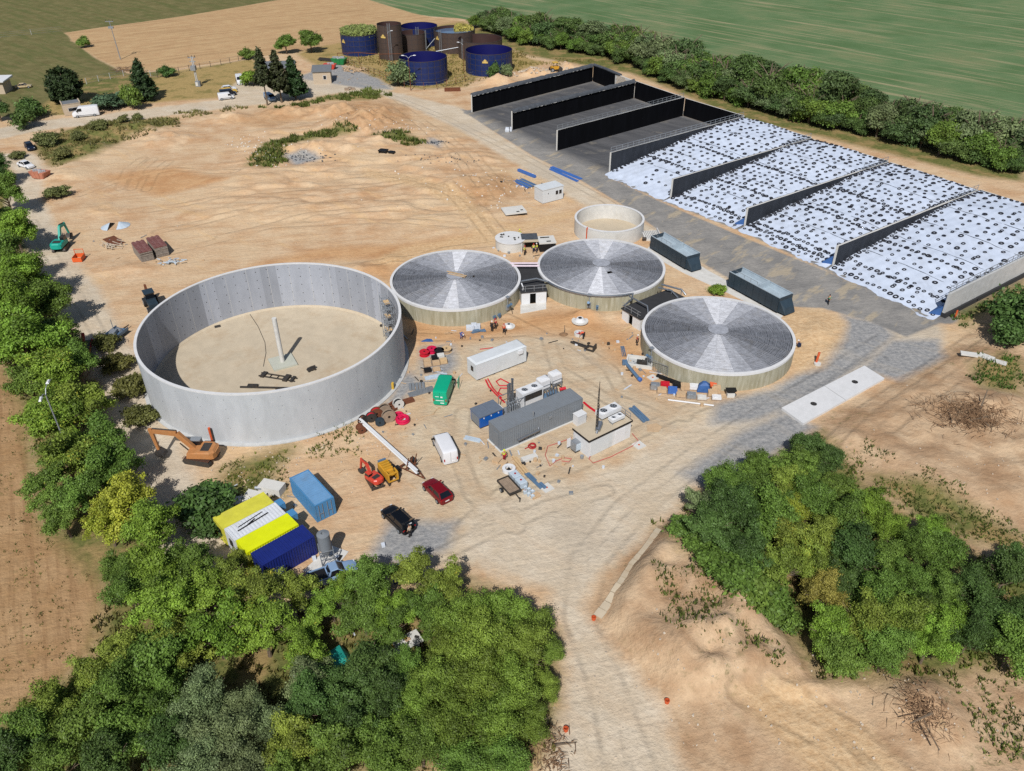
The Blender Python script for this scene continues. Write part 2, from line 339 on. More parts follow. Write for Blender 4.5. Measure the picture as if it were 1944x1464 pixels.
LAWN = [px((60,215),(110,180),(330,135),(480,112),(510,135),(460,145),(430,185),(330,192),(190,205),(100,222)), px((560,100),(650,80),(880,40),(1000,110),(1040,120),(980,135),(900,150),(880,165),(800,170),(730,160),(660,120),(600,125)),
        px((595,165),(605,152),(640,150),(655,158),(620,168))]
PLOUGH = [(-400,160)] + px((-30,560),(0,690),(50,770),(60,900),(75,990),(190,1050),(200,1120),(175,1240),(70,1330),(0,1380)) + [(-80,30),(-400,-60)]
EARTH = px((1105,1160),(1180,1050),(1290,960),(1330,910),(1460,870),(1560,790),(1700,725),(1800,660),(1944,560),(2400,420)) + [(400,-60),(0,-60)] + px((1320,1520),(1255,1340),(1170,1240))
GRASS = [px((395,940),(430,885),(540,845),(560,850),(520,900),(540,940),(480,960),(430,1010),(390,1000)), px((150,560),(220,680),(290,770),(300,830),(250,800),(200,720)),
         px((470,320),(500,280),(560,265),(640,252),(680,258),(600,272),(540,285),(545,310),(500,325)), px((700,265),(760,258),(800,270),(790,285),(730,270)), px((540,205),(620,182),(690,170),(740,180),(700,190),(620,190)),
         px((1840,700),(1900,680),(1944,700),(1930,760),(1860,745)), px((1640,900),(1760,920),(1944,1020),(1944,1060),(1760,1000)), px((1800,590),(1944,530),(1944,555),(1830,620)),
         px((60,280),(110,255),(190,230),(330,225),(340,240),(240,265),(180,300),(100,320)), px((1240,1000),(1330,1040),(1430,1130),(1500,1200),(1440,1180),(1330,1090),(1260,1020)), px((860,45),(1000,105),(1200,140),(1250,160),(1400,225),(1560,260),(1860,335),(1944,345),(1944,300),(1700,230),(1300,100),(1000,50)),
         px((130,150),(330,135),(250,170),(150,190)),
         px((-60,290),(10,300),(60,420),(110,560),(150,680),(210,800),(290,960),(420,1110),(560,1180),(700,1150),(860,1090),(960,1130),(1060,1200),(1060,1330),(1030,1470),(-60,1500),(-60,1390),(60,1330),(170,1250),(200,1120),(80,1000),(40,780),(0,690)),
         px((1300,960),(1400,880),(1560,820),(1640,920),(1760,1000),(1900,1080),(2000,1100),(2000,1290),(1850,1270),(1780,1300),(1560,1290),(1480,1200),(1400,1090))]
TRACKS = [px(*q) for q in ([(1180,1500),(1140,1300),(1090,1170),(1100,1060),(1180,960),(1330,850),(1480,760),(1600,690),(1690,630)],[(1240,1500),(1165,1300),(1110,1180),(1135,1060),(1225,960),(1385,838),(1545,750),(1670,680)],
  [(880,1000),(960,930),(1080,890),(1250,800),(1400,740)],[(820,1060),(900,1020),(1040,960),(1150,930)],[(770,640),(850,640),(1000,630),(1090,650),(1160,700),(1180,740),(1300,790)],[(880,780),(870,860),(900,940),(980,1000)],
  [(700,330),(790,345),(860,375),(905,420),(935,455)],[(640,340),(760,330),(850,355),(915,400),(950,440),(960,455)],[(150,370),(230,340),(330,320),(450,330)],[(228,358),(243,322),(272,300)],[(250,358),(265,324),(292,302)],[(278,360),(295,326),(322,306)],
  [(940,462),(850,472),(780,490),(700,500)],[(300,440),(500,400),(700,380),(830,380)],[(320,480),(520,430),(720,420),(880,430)],[(280,400),(460,370),(640,360),(760,350)],[(420,450),(600,410),(780,400),(880,415)],[(760,200),(830,250),(900,300),(970,370)],[(740,190),(810,250),(870,310),(930,380)],
  [(60,420),(120,520),(170,600),(240,720)],[(1400,1320),(1560,1400),(1660,1500)],[(1460,1300),(1620,1390),(1740,1500)],[(700,165),(850,225),(1000,300),(1150,380),(1330,500)],[(960,600),(1040,640),(1060,700),(1160,760)],[(1850,640),(1760,700),(1640,780),(1580,840)],[(1900,660),(1790,740),(1680,820)])]
SAND = [px((690,325),(790,338),(870,365),(925,410),(960,450),(1010,445),(930,465),(880,462),(900,430),(850,390),(780,360),(690,340)), px((760,470),(900,445),(1080,400),(1110,405),(960,450),(860,480),(740,505),(700,500)), px((1395,1322),(1500,1292),(1640,1380),(1740,1500),(1560,1500)), px((1488,592),(1560,588),(1606,612),(1602,648),(1562,700),(1515,708),(1500,690))]
OCHRE = [px((770,600),(870,632),(1000,600),(1100,592),(1210,650),(1240,720),(1300,748),(1220,735),(1160,680),(1120,645),(1000,632),(890,650),(790,650)), px((680,520),(720,490),(760,478),(765,500),(740,530)), px((850,375),(885,342),(960,332),(992,362),(930,394)), px((600,205),(690,188),(772,205),(782,248),(700,258),(640,240)), px((190,335),(330,318),(430,345),(300,372)), px((430,232),(560,200),(610,215),(520,245)), px((480,505),(620,470),(760,465),(900,445),(880,462),(740,490),(600,492))]
PLATEAU = px((1285,975),(1250,1010),(1160,1130),(1150,1180),(1200,1250),(1290,1335),(1400,1318),(1535,1285),(1500,1220),(1400,1110),(1310,1010))
BANK = px((1545,835),(1680,740),(1800,670),(1944,600),(2200,560),(2200,1000),(1944,1000),(1760,960),(1640,880))
def axis(lo, hi, step, far):
    a = list(np.arange(lo, hi+1e-6, step)); d = step; x = hi; b = []
    while x < far: d *= 1.22; x += d; b.append(x)
    d = step; x = lo; c = []
    while x > -far: d *= 1.22; x -= d; c.append(x)
    return np.array(c[::-1]+a+b)
gx = axis(-92, 118, 0.62, 3200); gy = axis(30, 262, 0.62, 3200); gy = gy[gy > -140]
GX, GY = np.meshgrid(gx, gy, indexing='ij')
S = {}
S['road'] = np.maximum(sdist(GX, GY, ROAD), np.maximum(ldist(GX, GY, LANE, 4.8), ldist(GX, GY, LANE2, 3.2)))
S['road'] = np.maximum(S['road'], np.maximum(sdist(GX, GY, DRIVE), sdist(GX, GY, LOT)))
S['yard'] = sdist(GX, GY, YARD)
S['grav'] = np.max([sdist(GX, GY, p) for p in GRAV], 0)
S['silo'] = sdist(GX, GY, SILO); S['asph'] = np.maximum(np.maximum(sdist(GX, GY, ASPH), S['silo']), ldist(GX, GY, SILO_F, 2.2))
S['straw'] = sdist(GX, GY, STRAW); S['green'] = sdist(GX, GY, GREEN); S['meadow'] = sdist(GX, GY, MEADOW)
S['lawn'] = np.max([sdist(GX, GY, p) for p in LAWN], 0)
S['plough'] = sdist(GX, GY, PLOUGH); S['earth'] = np.max([sdist(GX, GY, EARTH), sdist(GX, GY, px((600,205),(690,185),(770,200),(785,250),(720,264),(640,246))), sdist(GX, GY, px((845,378),(880,338),(960,332),(990,360),(960,388),(900,396))), sdist(GX, GY, px((430,232),(560,200),(610,215),(520,245)))], 0)
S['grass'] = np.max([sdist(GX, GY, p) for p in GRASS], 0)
S['sand'] = np.max([sdist(GX, GY, p) for p in SAND], 0)
S['ochre'] = np.max([sdist(GX, GY, p) for p in OCHRE], 0)
S['trk'] = np.max([ldist(GX, GY, p, 0.0) for p in TRACKS], 0)
# heaps and banks: pixel of the middle, half widths in metres along x and y, height
HEAPS = [(690,240,10,11,1.9),(640,215,12,7,1.3),(720,222,6,6,1.6),(560,215,9,5,1.1),(745,265,5,4,0.8),(620,290,11,5,1.1),(700,275,9,5,0.9),(505,300,4,5,0.9),
         (240,250,14,7,1.2),(170,290,7,8,1.0),(310,265,9,6,0.9),(430,225,8,4,0.8),(130,330,5,8,0.8),(885,355,7,5,0.7),(930,360,6,6,0.7),(850,310,4,3,0.7),(800,370,6,5,0.5),
         (945,158,4.5,3,1.7),(1020,142,7,3,1.3),(1075,135,6,4,1.5),(1850,785,5,3.5,0.9),(1755,1345,3.5,4,1.2),(1500,1310,8,0.9,0.5),(1180,600,2.2,1.6,0.5),(1110,602,3,1.6,0.8),(1240,1120,3,5,0.5),(1330,1230,6,6,0.9),(1380,1130,4,7,0.8),
         (780,640,2.5,2.5,0.3),(1555,640,4.5,6.5,0.5),(1030,1425,2,3,0.5),(900,1420,9,5,0.4),(190,400,6,4,0.4),(230,510,9,3,0.4),(690,510,5,2,0.5),(745,495,2,2,0.6)]
GZ = np.zeros_like(GX)
rough = fbm(GX*0.45, GY*0.45, 5)
for (u, v, a, b, h) in HEAPS:
    c = G(u, v); q = ((GX-c[0])/a)**2+((GY-c[1])/b)**2
    GZ = np.maximum(GZ, 1.35*h*np.exp(-q*1.5)*np.clip(0.1+1.9*rough, 0.3, 1.7))
bare = np.clip(-np.max([S[k] for k in ('road','yard','asph','silo','straw','green','lawn')], 0)/4, 0, 1)
core = np.clip((GY-140)/15, 0, 1)*np.clip((215-GY)/10, 0, 1)*np.clip((2-GX)/8, 0, 1)*np.clip((GX+70)/12, 0, 1)
ridge = np.clip(np.abs(fbm(GX*0.12+GY*0.05, GY*0.35, 4)-0.47)*6, 0, 1)
GZ += bare*core*(0.75*fbm(GX*0.16, GY*0.45, 5)+0.22*ridge+0.5*np.clip((fbm(GX*0.07+3, GY*0.13, 3)-0.44)*14, 0, 1))
GZ += 1.6*np.clip(sdist(GX, GY, PLATEAU)/1.8, 0, 1)**0.8*np.clip(0.45+1.1*rough, 0.6, 1.3)+0.8*np.clip(sdist(GX, GY, BANK)/3, 0, 1)*np.clip(0.3+1.2*rough, 0.4, 1.3)
tk = np.abs(np.abs(S['trk'])-1.0); GZ -= 0.10*np.exp(-(tk/0.35)**2)*np.clip(bare+core, 0, 1)*(GZ > 0.12)
GZ += np.clip(S['earth']/3, 0, 1)*bare*0.35*fbm(GX*0.3+5, GY*0.3, 5)*np.clip((GX-10)/4, 0, 1)
GZ += np.clip(S['plough']/4, 0, 1)*0.10*fbm(GX*1.2, GY*0.3, 3)
GZ = GZ*np.clip(1+np.minimum(0, -S['silo']/3-1), 0, 1)
for c_, r_ in (((-33.1,97.3),19.0),((-9.06,118.7),10.9),((15.05,123.0),10.9),((29.9,101.15),11.2),((18.5,142.9),6.9)):
    GZ = np.where(np.hypot(GX-c_[0], GY-c_[1]) < r_, np.minimum(GZ, 0.0), GZ)
def ground_z(x, y):
    i = int(np.clip(np.searchsorted(gx, x)-1, 0, len(gx)-2)); j = int(np.clip(np.searchsorted(gy, y)-1, 0, len(gy)-2))
    fx = (x-gx[i])/(gx[i+1]-gx[i]); fy = (y-gy[j])/(gy[j+1]-gy[j])
    return float((GZ[i,j]*(1-fx)+GZ[i+1,j]*fx)*(1-fy)+(GZ[i,j+1]*(1-fx)+GZ[i+1,j+1]*fx)*fy)
def on(u, v):
    """ground point under a photo pixel, at the ground's own height"""
    p = G(u, v)
    for _ in range(3): p = G(u, v, ground_z(p[0], p[1]))
    return p

# one material: zones are blended by their outlines, broken up with noise
gm = bpy.data.materials.new('ground'); gm.use_nodes = True; T = gm.node_tree; BS = T.nodes['Principled BSDF']
BS.inputs['Roughness'].default_value = 0.95; BS.inputs['Specular IOR Level'].default_value = 0.15
LK = T.links.new
geo = nd(T, 'ShaderNodeNewGeometry'); POS = geo.outputs['Position']
def gnoise(scale, detail=3, rough=0.6, stretch=None, rot=0, dist=0):
    detail = min(detail, 3)
    s = POS
    if stretch:
        mp = nd(T, 'ShaderNodeMapping'); mp.inputs['Rotation'].default_value = (0,0,rot); LK(s, mp.inputs[0])
        m2 = nd(T, 'ShaderNodeMapping'); m2.inputs['Scale'].default_value = stretch; LK(mp.outputs[0], m2.inputs[0]); s = m2.outputs[0]
    n = nd(T, 'ShaderNodeTexNoise'); n.inputs['Scale'].default_value = scale; n.inputs['Detail'].default_value = detail; n.inputs['Roughness'].default_value = rough; n.inputs['Distortion'].default_value = dist
    LK(s, n.inputs[0]); return n.outputs[0]
def rng_(v, a, b, c=0.0, d=1.0):
    m = nd(T, 'ShaderNodeMapRange'); m.inputs[1].default_value = a; m.inputs[2].default_value = b; m.inputs[3].default_value = c; m.inputs[4].default_value = d; LK(v, m.inputs[0]); return m.outputs[0]
def mixc(f, a, b):
    m = nd(T, 'ShaderNodeMix', data_type='RGBA')
    if isinstance(f, float): m.inputs[0].default_value = f
    else: LK(f, m.inputs[0])
    for i, c in ((6, a), (7, b)):
        if isinstance(c, tuple): m.inputs[i].default_value = (*c, 1)
        else: LK(c, m.inputs[i])
    return m.outputs[2]
def mth(op, a, b):
    m = nd(T, 'ShaderNodeMath', operation=op)
    for i, c in ((0, a), (1, b)):
        if isinstance(c, (int, float)): m.inputs[i].default_value = c
        else: LK(c, m.inputs[i])
    return m.outputs[0]
N_big = gnoise(0.045, 4); N_mid = gnoise(0.22, 6, 0.65); N_fine = gnoise(1.6, 6, 0.7); N_grit = gnoise(6.0, 4, 0.75)
N_str = gnoise(0.5, 3, 0.65, (0.16,1,1), R(-12)); N_str2 = gnoise(0.35, 3, 0.7, (0.14,1,1), R(40))
N_sp = gnoise(1.0, 3, 0.8)
EDGE = mth('SUBTRACT', mth('ADD', mth('MULTIPLY', N_mid, 0.5), mth('MULTIPLY', N_sp, 0.5)), 0.5)
def zone(name, amp=3.0, soft=0.5):
    a = nd(T, 'ShaderNodeAttribute', attribute_name=name)
    v = mth('ADD', a.outputs['Fac'], mth('MULTIPLY', EDGE, amp)); return rng_(v, -soft, soft)
def tone(c0, c1, n, a=0.35, b=0.65): return mixc(rng_(n, a, b), c0, c1)
soil = tone(K(204,165,126), K(222,193,158), N_mid)
soil = mixc(rng_(N_big, 0.42, 0.62, 0, 0.6), soil, K(222,196,160))
soil = mixc(rng_(N_str, 0.52, 0.66, 0, 0.35), soil, K(188,142,100)); soil = mixc(rng_(N_str2, 0.56, 0.68, 0, 0.45), soil, K(228,190,140))
out = soil
out = mixc(mth('MULTIPLY', zone('ochre', 5, 1.6), 0.8), out, tone(K(192,140,94), K(214,168,120), N_mid))
earth = mixc(rng_(N_str2, 0.5, 0.68, 0, 0.5), tone(K(184,150,116), K(214,186,152), N_mid), K(164,130,98))
earth = mixc(mth('MULTIPLY', rng_(N_sp, 0.55, 0.66), rng_(N_big, 0.45, 0.55, 0, 0.6)), earth, K(112,112,72))
out = mixc(zone('earth', 3, 0.8), out, earth)
out = mixc(zone('yard', 7, 2.2), out, mixc(rng_(N_str2, 0.5, 0.65, 0, 0.4), tone(K(202,176,144), K(216,198,170), N_mid), K(190,176,156)))
out = mixc(mth('MULTIPLY', zone('ochre', 5, 1.6), 0.55), out, tone(K(200,152,106), K(216,174,128), N_mid))
meadow = mixc(rng_(N_str2, 0.45, 0.62, 0, 0.8), tone(K(112,106,66), K(132,124,82), N_mid), K(100,106,60))
out = mixc(zone('meadow', 2, 0.6), out, meadow)
straw = mixc(rng_(gnoise(0.6, 5, 0.7, (0.05,1,1), -heading(G(150,100), G(640,45))), 0.5, 0.62, 0, 0.7), tone(K(196,160,118), K(206,174,130), N_mid), K(172,138,100))
out = mixc(zone('straw', 1.5, 0.5), out, straw)
green = tone(K(92,120,76), K(112,136,94), N_big)
green = mixc(rng_(gnoise(0.34, 3, 0.78, (0.05,1,1), R(47)), 0.52, 0.66, 0, 0.85), green, K(168,158,122))
green = mixc(rng_(N_big, 0.52, 0.7, 0, 0.5), green, K(134,132,92))
out = mixc(zone('green', 2, 0.6), out, green)
out = mixc(zone('lawn', 3, 1.2), out, mixc(rng_(N_mid, 0.5, 0.66, 0, 0.7), tone(K(170,146,94), K(184,158,106), N_fine), K(124,118,66)))
plough = mixc(rng_(gnoise(1.1, 5, 0.7, (0.06,1,1), -heading(G(100,1150), G(60,700))), 0.48, 0.62, 0, 0.5), tone(K(170,134,94), K(188,154,114), N_mid), K(146,112,78))
plough = mixc(mth('MULTIPLY', rng_(N_sp, 0.58, 0.66), rng_(N_big, 0.44, 0.58, 0, 0.7)), plough, K(96,100,52))
out = mixc(zone('plough', 2.5, 0.6), out, plough)
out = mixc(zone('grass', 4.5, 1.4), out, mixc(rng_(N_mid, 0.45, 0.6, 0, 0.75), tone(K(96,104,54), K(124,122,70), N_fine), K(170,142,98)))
roadc = mixc(rng_(N_str2, 0.5, 0.66, 0, 0.5), tone(K(208,190,164), K(222,207,184), N_mid), K(212,190,162))
roadc = mixc(rng_(N_big, 0.5, 0.62, 0, 0.5), roadc, K(196,184,166))
out = mixc(zone('road', 2.2, 0.9), out, roadc)
grav = tone(K(146,147,148), K(172,170,167), N_fine); grav = mixc(rng_(N_str2, 0.52, 0.68, 0, 0.28), grav, K(196,182,160))
out = mixc(zone('grav', 1.6, 0.9), out, grav)
out = mixc(mth('MULTIPLY', zone('sand', 2.0, 0.9), 0.75), out, tone(K(216,178,132), K(226,196,154), N_fine))
asph = tone(K(138,136,133), K(162,158,152), N_mid); asph = mixc(rng_(gnoise(0.3, 7, 0.7, (0.3,1,1), R(-50)), 0.55, 0.63, 0, 0.8), asph, K(186,172,148))
out = mixc(zone('asph', 0.8, 0.3), out, asph)
silo = tone(K(84,85,88), K(104,104,106), N_str2); silo = mixc(rng_(N_mid, 0.58, 0.70, 0, 0.6), silo, K(138,132,122))
out = mixc(zone('silo', 3.0, 2.2), out, silo)
fin = mth('ADD', mth('MULTIPLY', mth('ADD', mth('MULTIPLY', N_fine, 0.5), mth('MULTIPLY', N_grit, 0.5)), 0.8), 0.6)
tk_ = nd(T, 'ShaderNodeAttribute', attribute_name='trk'); td_ = mth('ABSOLUTE', mth('ADD', tk_.outputs['Fac'], 1.0), 0)
td_ = mth('ADD', td_, mth('MULTIPLY', EDGE, 0.5)); rut = mth('MULTIPLY', rng_(td_, 0.42, 0.08), rng_(N_mid, 0.38, 0.58, 0.15, 1.0))
hard = nd(T, 'ShaderNodeAttribute', attribute_name='asph'); rut = mth('MULTIPLY', rut, rng_(hard.outputs['Fac'], 0.5, -0.5))
fin = mth('MULTIPLY', fin, mth('SUBTRACT', 1.0, mth('MULTIPLY', rut, 0.2)))
vm = nd(T, 'ShaderNodeVectorMath', operation='SCALE'); LK(out, vm.inputs[0]); LK(fin, vm.inputs['Scale'])
LK(vm.outputs[0], BS.inputs['Base Color'])
bp = nd(T, 'ShaderNodeBump'); bp.inputs['Strength'].default_value = 0.7; bp.inputs['Distance'].default_value = 0.4
LK(mth('ADD', mth('MULTIPLY', rut, -0.25), mth('ADD', mth('MULTIPLY', N_fine, 0.5), mth('ADD', mth('MULTIPLY', N_grit, 0.15), mth('MULTIPLY', N_str, 0.7)))), bp.inputs['Height']); LK(bp.outputs[0], BS.inputs['Normal'])
M['ground'] = gm

zi = np.zeros(GX.shape, int)
ORDER = [('ground', None), ('earth_slope', 'earth'), ('yard', 'yard'), ('meadow', 'meadow'), ('straw_field', 'straw'), ('green_field', 'green'), ('lawn', 'lawn'), ('ploughed_field', 'plough'), ('road', 'road'), ('asphalt_apron', 'asph'), ('silo_floor', 'silo')]
for k, (nm, key) in enumerate(ORDER):
    if key: zi[S[key] > 0] = k
nx, ny = GX.shape
idx = np.arange(nx*ny).reshape(nx, ny)
fq = np.stack([idx[:-1,:-1], idx[1:,:-1], idx[1:,1:], idx[:-1,1:]], -1).reshape(-1, 4)
fz = zi[:-1,:-1].reshape(-1)
allv = np.stack([GX, GY, GZ], -1).reshape(-1, 3)
for k, (nm, key) in enumerate(ORDER):
    q = fq[fz == k]
    if not len(q): continue
    u, inv = np.unique(q, return_inverse=True); inv = inv.reshape(-1)
    me = bpy.data.meshes.new(nm); me.vertices.add(len(u)); me.vertices.foreach_set('co', allv[u].astype(np.float32).ravel())
    me.loops.add(len(inv)); me.loops.foreach_set('vertex_index', inv.astype(np.int32))
    me.polygons.add(len(q)); me.polygons.foreach_set('loop_start', np.arange(0, len(inv), 4, dtype=np.int32)); me.polygons.foreach_set('loop_total', np.full(len(q), 4, np.int32))
    me.update(calc_edges=True); me.polygons.foreach_set('use_smooth', np.ones(len(q), bool))
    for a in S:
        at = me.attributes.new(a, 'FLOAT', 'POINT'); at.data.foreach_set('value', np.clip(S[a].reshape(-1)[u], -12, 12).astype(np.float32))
    me.materials.append(gm); o = bpy.data.objects.new(nm, me); COL.objects.link(o); o['kind'] = 'structure'
# ------------------------------------------------------------------ silage clamps (bunker silos)
def wdir(i): 
    a, b = Vector(SILO_F[i]), Vector(SILO_B[i]); return a, b, (b-a).normalized(), (b-a).length
WALL_H = [4.6,4.7,4.8,4.45,4.1,3.75,3.8,4.15]
WALL_TXT = ['black lined silo wall farthest from the tanks, rolled liner along its top', 'second black lined silo wall, big white bag at its near end', 'black lined silo wall with a full length railing, between two empty bays',
            'slate grey silo wall with a full length railing, left edge of the first tyre covered bay', 'slate grey silo wall between the first and second tyre covered bays', 'slate grey silo wall between the second and third tyre covered bays, blue flap at its end',
            'slate grey silo wall between the third and fourth tyre covered bays, blue box at its end', 'bare concrete panel wall at the near right end of the silage bays']
def railing(mb, L, h, x0=0, step=1.6, yy=0.0):
    n = max(1, int((L-x0)/step))
    for k in range(n+1):
        x = x0+(L-x0)*k/n; mb.b(x-0.035, x+0.035, yy-0.035, yy+0.035, h, h+1.1)
    for z in (0.55, 1.08): mb.b(x0, L, yy-0.03, yy+0.03, h+z-0.035, h+z+0.035)
    mb.b(x0, L, yy-0.02, yy+0.02, h+0.02, h+0.15)
for i in range(8):
    a, b, d, L = wdir(i); h = WALL_H[i]
    t = thing('silo_wall', WALL_TXT[i], 'wall', (a[0], a[1], 0), math.atan2(d[1], d[0]), 'walls of the silage bays')
    if i < 7:
        P('wall_core', MB().b(0, L-0.2, -0.2, 0.2, 0, h), 'concrete_light', t)
        lm = 'liner_black' if i < 3 else 'liner_slate'
        n = 9
        for k in range(n):                                   # the liner hangs in overlapping lengths
            x0, x1 = 0.06+(L-0.3)*k/n, 0.06+(L-0.3)*(k+1)/n
            for sd in (-1, 1): P('liner_sheet', MB().b(x0, x1+0.05*(k % 2), sd*0.225-0.01-0.01*(k % 2), sd*0.225+0.01+0.01*(k % 2), 0.0, h+0.03+0.012*(k % 2)), lm, t)
        if i < 2:
            m = MB(); N = 40; ring = []
            for k in range(N+1):
                x = (L-0.4)*k/N; w_ = 0.62+0.12*random.random(); z_ = 0.42+0.2*random.random()
                ring.append([(x, -w_*0.9, h-0.28-0.1*random.random()), (x, -w_*0.75, h+0.12), (x, -0.1, h+z_), (x, w_*0.7, h+0.15), (x, w_*0.8, h-0.12), (x, 0.2, h+0.05), (x, -0.2, h+0.04)])
            P('rolled_liner', m.loft(ring), 'liner_grey', t, True)
            m = MB()
            for k in range(30): m.b(L*k/30+0.2, L*k/30+0.2+random.uniform(0.5, 1.2), -0.60, -0.44, h-0.40, h-0.31)
            P('edge_batten', m, 'concrete_light', t)
    else:
        n = 30
        for k in range(n): P('wall_panel', MB().b(L*k/n+0.012, L*(k+1)/n-0.012, -0.2-0.012*(k % 3), 0.2, 0.75, h), 'concrete', t)
        P('plinth', MB().b(0, L, -0.55, 0.26, 0, 0.75), 'asphalt_roof', t)
    m = MB()
    if i in (2, 3): railing(m, L-0.5, h+0.03, 0.1)
    elif i in (4, 5, 6): railing(m, L-0.5, h+0.03, L*0.80)
    elif i == 7: railing(m, L-0.5, h, 0.1, yy=0.12)
    if m.v: P('railing', m, 'galv', t)
for i in range(7):                                            # back wall, bay by bay
    a, b = Vector(SILO_B[i]), Vector(SILO_B[i+1]); d = b-a; L = d.length; h = (WALL_H[i]+WALL_H[i+1])/2-0.15
    t = thing('silo_back_wall', ['unfinished back wall of the farthest empty silo bay, with bare brickwork end', 'black back wall of the second empty silo bay', 'black back wall of the third empty silo bay', 'dark back wall behind the first tyre covered bay', 'dark back wall behind the second tyre covered bay', 'dark back wall behind the third tyre covered bay', 'dark back wall behind the fourth tyre covered bay'][i], 'wall', (a[0], a[1], 0), math.atan2(d[1], d[0]), 'back walls of the silage bays')
    P('wall_core', MB().b(0.25, L-0.25, 0, 0.35, 0, h), 'concrete_light', t)
    x1 = L-0.27 if i else L*0.55
    P('liner_sheet', MB().b(0.27, x1, -0.05, -0.02, 0, h+0.02), 'liner_black' if i < 3 else 'liner_slate', t)
    if i == 0:
        P('rolled_liner', MB().tube([(0.3, 0.1, h+0.2), (L*0.3, 0.15, h+0.3), (L*0.55, 0.1, h+0.22), (L*0.66, 0.3, h+0.1)], 0.42, 8), 'liner_grey', t, True)
        m = MB()
        for r_ in range(9):
            for k in range(5): m.b(L*0.57+k*0.9+0.4*(r_ % 2), L*0.57+k*0.9+0.8+0.4*(r_ % 2), -0.04, 0.02, r_*0.5+0.05, r_*0.5+0.45)
        P('brick_courses', m, 'stone', t)
# sheeted clamps
def clamp_z(s, L, h):                                          # height of the heap along the bay
    q = min(1.0, max(0.0, (s+1.2)/(L*0.80))); return 0.06+(h-0.05)*(q**0.92)
TY = []
for b_ in range(4):
    i = 3+b_; A0, B0, d0, L0 = wdir(i); A1, B1, d1, L1 = wdir(i+1)
    ns, nt_ = 70, 34; V = []; L = (L0+L1)/2
    def pt(s, t):
        q = s/L; P0 = A0+(B0-A0)*q; P1 = A1+(B1-A1)*q; n = (P1-P0).normalized()
        return (P0+n*0.26)*(1-t)+(P1-n*0.26)*t
    def hz(s, t):
        h = (WALL_H[i]*(1-t)+WALL_H[i+1]*t)-0.12
        return clamp_z(s, L, h)+0.32*math.sin(math.pi*t)*min(1, max(0, (s+1)/9))+0.10*math.sin(s*0.8+t*11+b_)*math.sin(t*17+s*0.3)+0.06*math.sin(s*1.9+t*23)*math.sin(t*31+s*0.4)+0.04*math.sin(s*0.7-t*64+b_*3)+0.03*math.sin(s*5.1+t*60)
    for a in range(ns+1):
        for c in range(nt_+1):
            t_ = c/nt_; fr = -1.4-1.0*math.sin(t_*9+b_*2)**2*0.8-0.5*random.random()*(a == 0)
            s_ = fr+(L-0.35-fr)*a/ns; p = pt(s_, t_)
            V.append((p[0], p[1], hz(s_, t_) if a else 0.012))
    F = [(a*(nt_+1)+c, (a+1)*(nt_+1)+c, (a+1)*(nt_+1)+c+1, a*(nt_+1)+c+1) for a in range(ns) for c in range(nt_)]
    t = thing('silage_clamp', ['silage heap under white sheet with few tyres at its front, beside the empty bays', 'second silage heap from the empty bays, under white sheet with dense tyres', 'third silage heap from the empty bays, white sheet with double chains of tyres in front', 'silage heap under white sheet beside the bare concrete wall'][b_], 'silage heap', (0,0,0), 0, 'sheeted silage heaps')
    P('sheet', MB().add(V, F), 'sheet_white', t, True)
    m = MB()
    for s_ in (8, 16, 24, 32): 
        if s_ < L: m.tube([(*pt(s_, k/12), hz(s_, k/12)+0.03) for k in range(13)], 0.04, 4)
    P('sheet_seam', m, 'liner_grey', t)
    pts = []
    w_ = (A1-A0).length
    st = [1.85, 1.55, 1.6, 2.0][b_]
    for s_ in np.arange(1.0, L-1, st):
        for t_ in np.arange(st/w_*0.6, 1-st/w_*0.5, st/w_):
            if b_ == 0 and s_ < 9 and random.random() < 0.55: continue
            if random.random() < 0.14: continue
            pts.append((s_+random.uniform(-.4, .4), t_+random.uniform(-.38, .38)/w_, 0))
    for s_ in {0: (11, 21.5), 1: (2.2, 12, 23), 2: (0.6, 2.4, 14, 24), 3: (-0.6, 3.4, 13)}[b_]:
        for t_ in np.arange(0.03, 0.97, (0.95 if b_ != 3 else 1.15)/w_): pts.append((s_+random.uniform(-.16, .16), t_, 1))
    for t_ in (0.022, 0.978):
        for s_ in np.arange(0.5, L-1, 1.15): pts.append((s_, t_+random.uniform(-.1, .1)/w_, 1))
    for t_ in np.arange(0.04, 0.97, 1.2/w_): pts.append((L-1.0, t_, 1))
    if b_ in (1, 2):
        for t_ in np.arange(0.03, 0.97, 1.3/w_): pts.append((random.uniform(-1.2, -0.2), t_, 1)); 
    for (s_, t_, k_) in pts:
        p = pt(s_, t_); z = hz(s_, t_); e = 0.3
        n = Vector((0,0,1)); dz = (hz(s_+e, t_)-hz(s_-e, t_))/(2*e)
        TY.append((p[0], p[1], z, dz, math.atan2(d0[1], d0[0]), random.choice([0,0,0,1,1,2]), b_, k_, s_ < L*0.5))
        if k_ == 0 and random.random() < 0.06: TY.append((p[0]+0.35, p[1]+0.2, z+0.16, dz, math.atan2(d0[1], d0[0]), 0, b_, k_, s_ < L*0.5))
tyre_me = []
for r_, w_ in ((0.25, 0.08), (0.28, 0.095), (0.35, 0.125)):
    tyre_me.append(MB().torus((0,0,0), r_, w_, 14, 5, sq=0.8).mesh('tyre', 'tyre_rubber', True))
TY.sort(key=lambda a: (a[0])**2+a[1]**2)
def tyre_mat(a, k):
    return Matrix.Translation((a[0], a[1], a[2]+[0.10,0.11,0.14][a[5]])) @ Matrix.Rotation(a[4], 4, 'Z') @ Matrix.Rotation(-math.atan(a[3]), 4, 'Y') @ Matrix.Scale(1.0, 4)
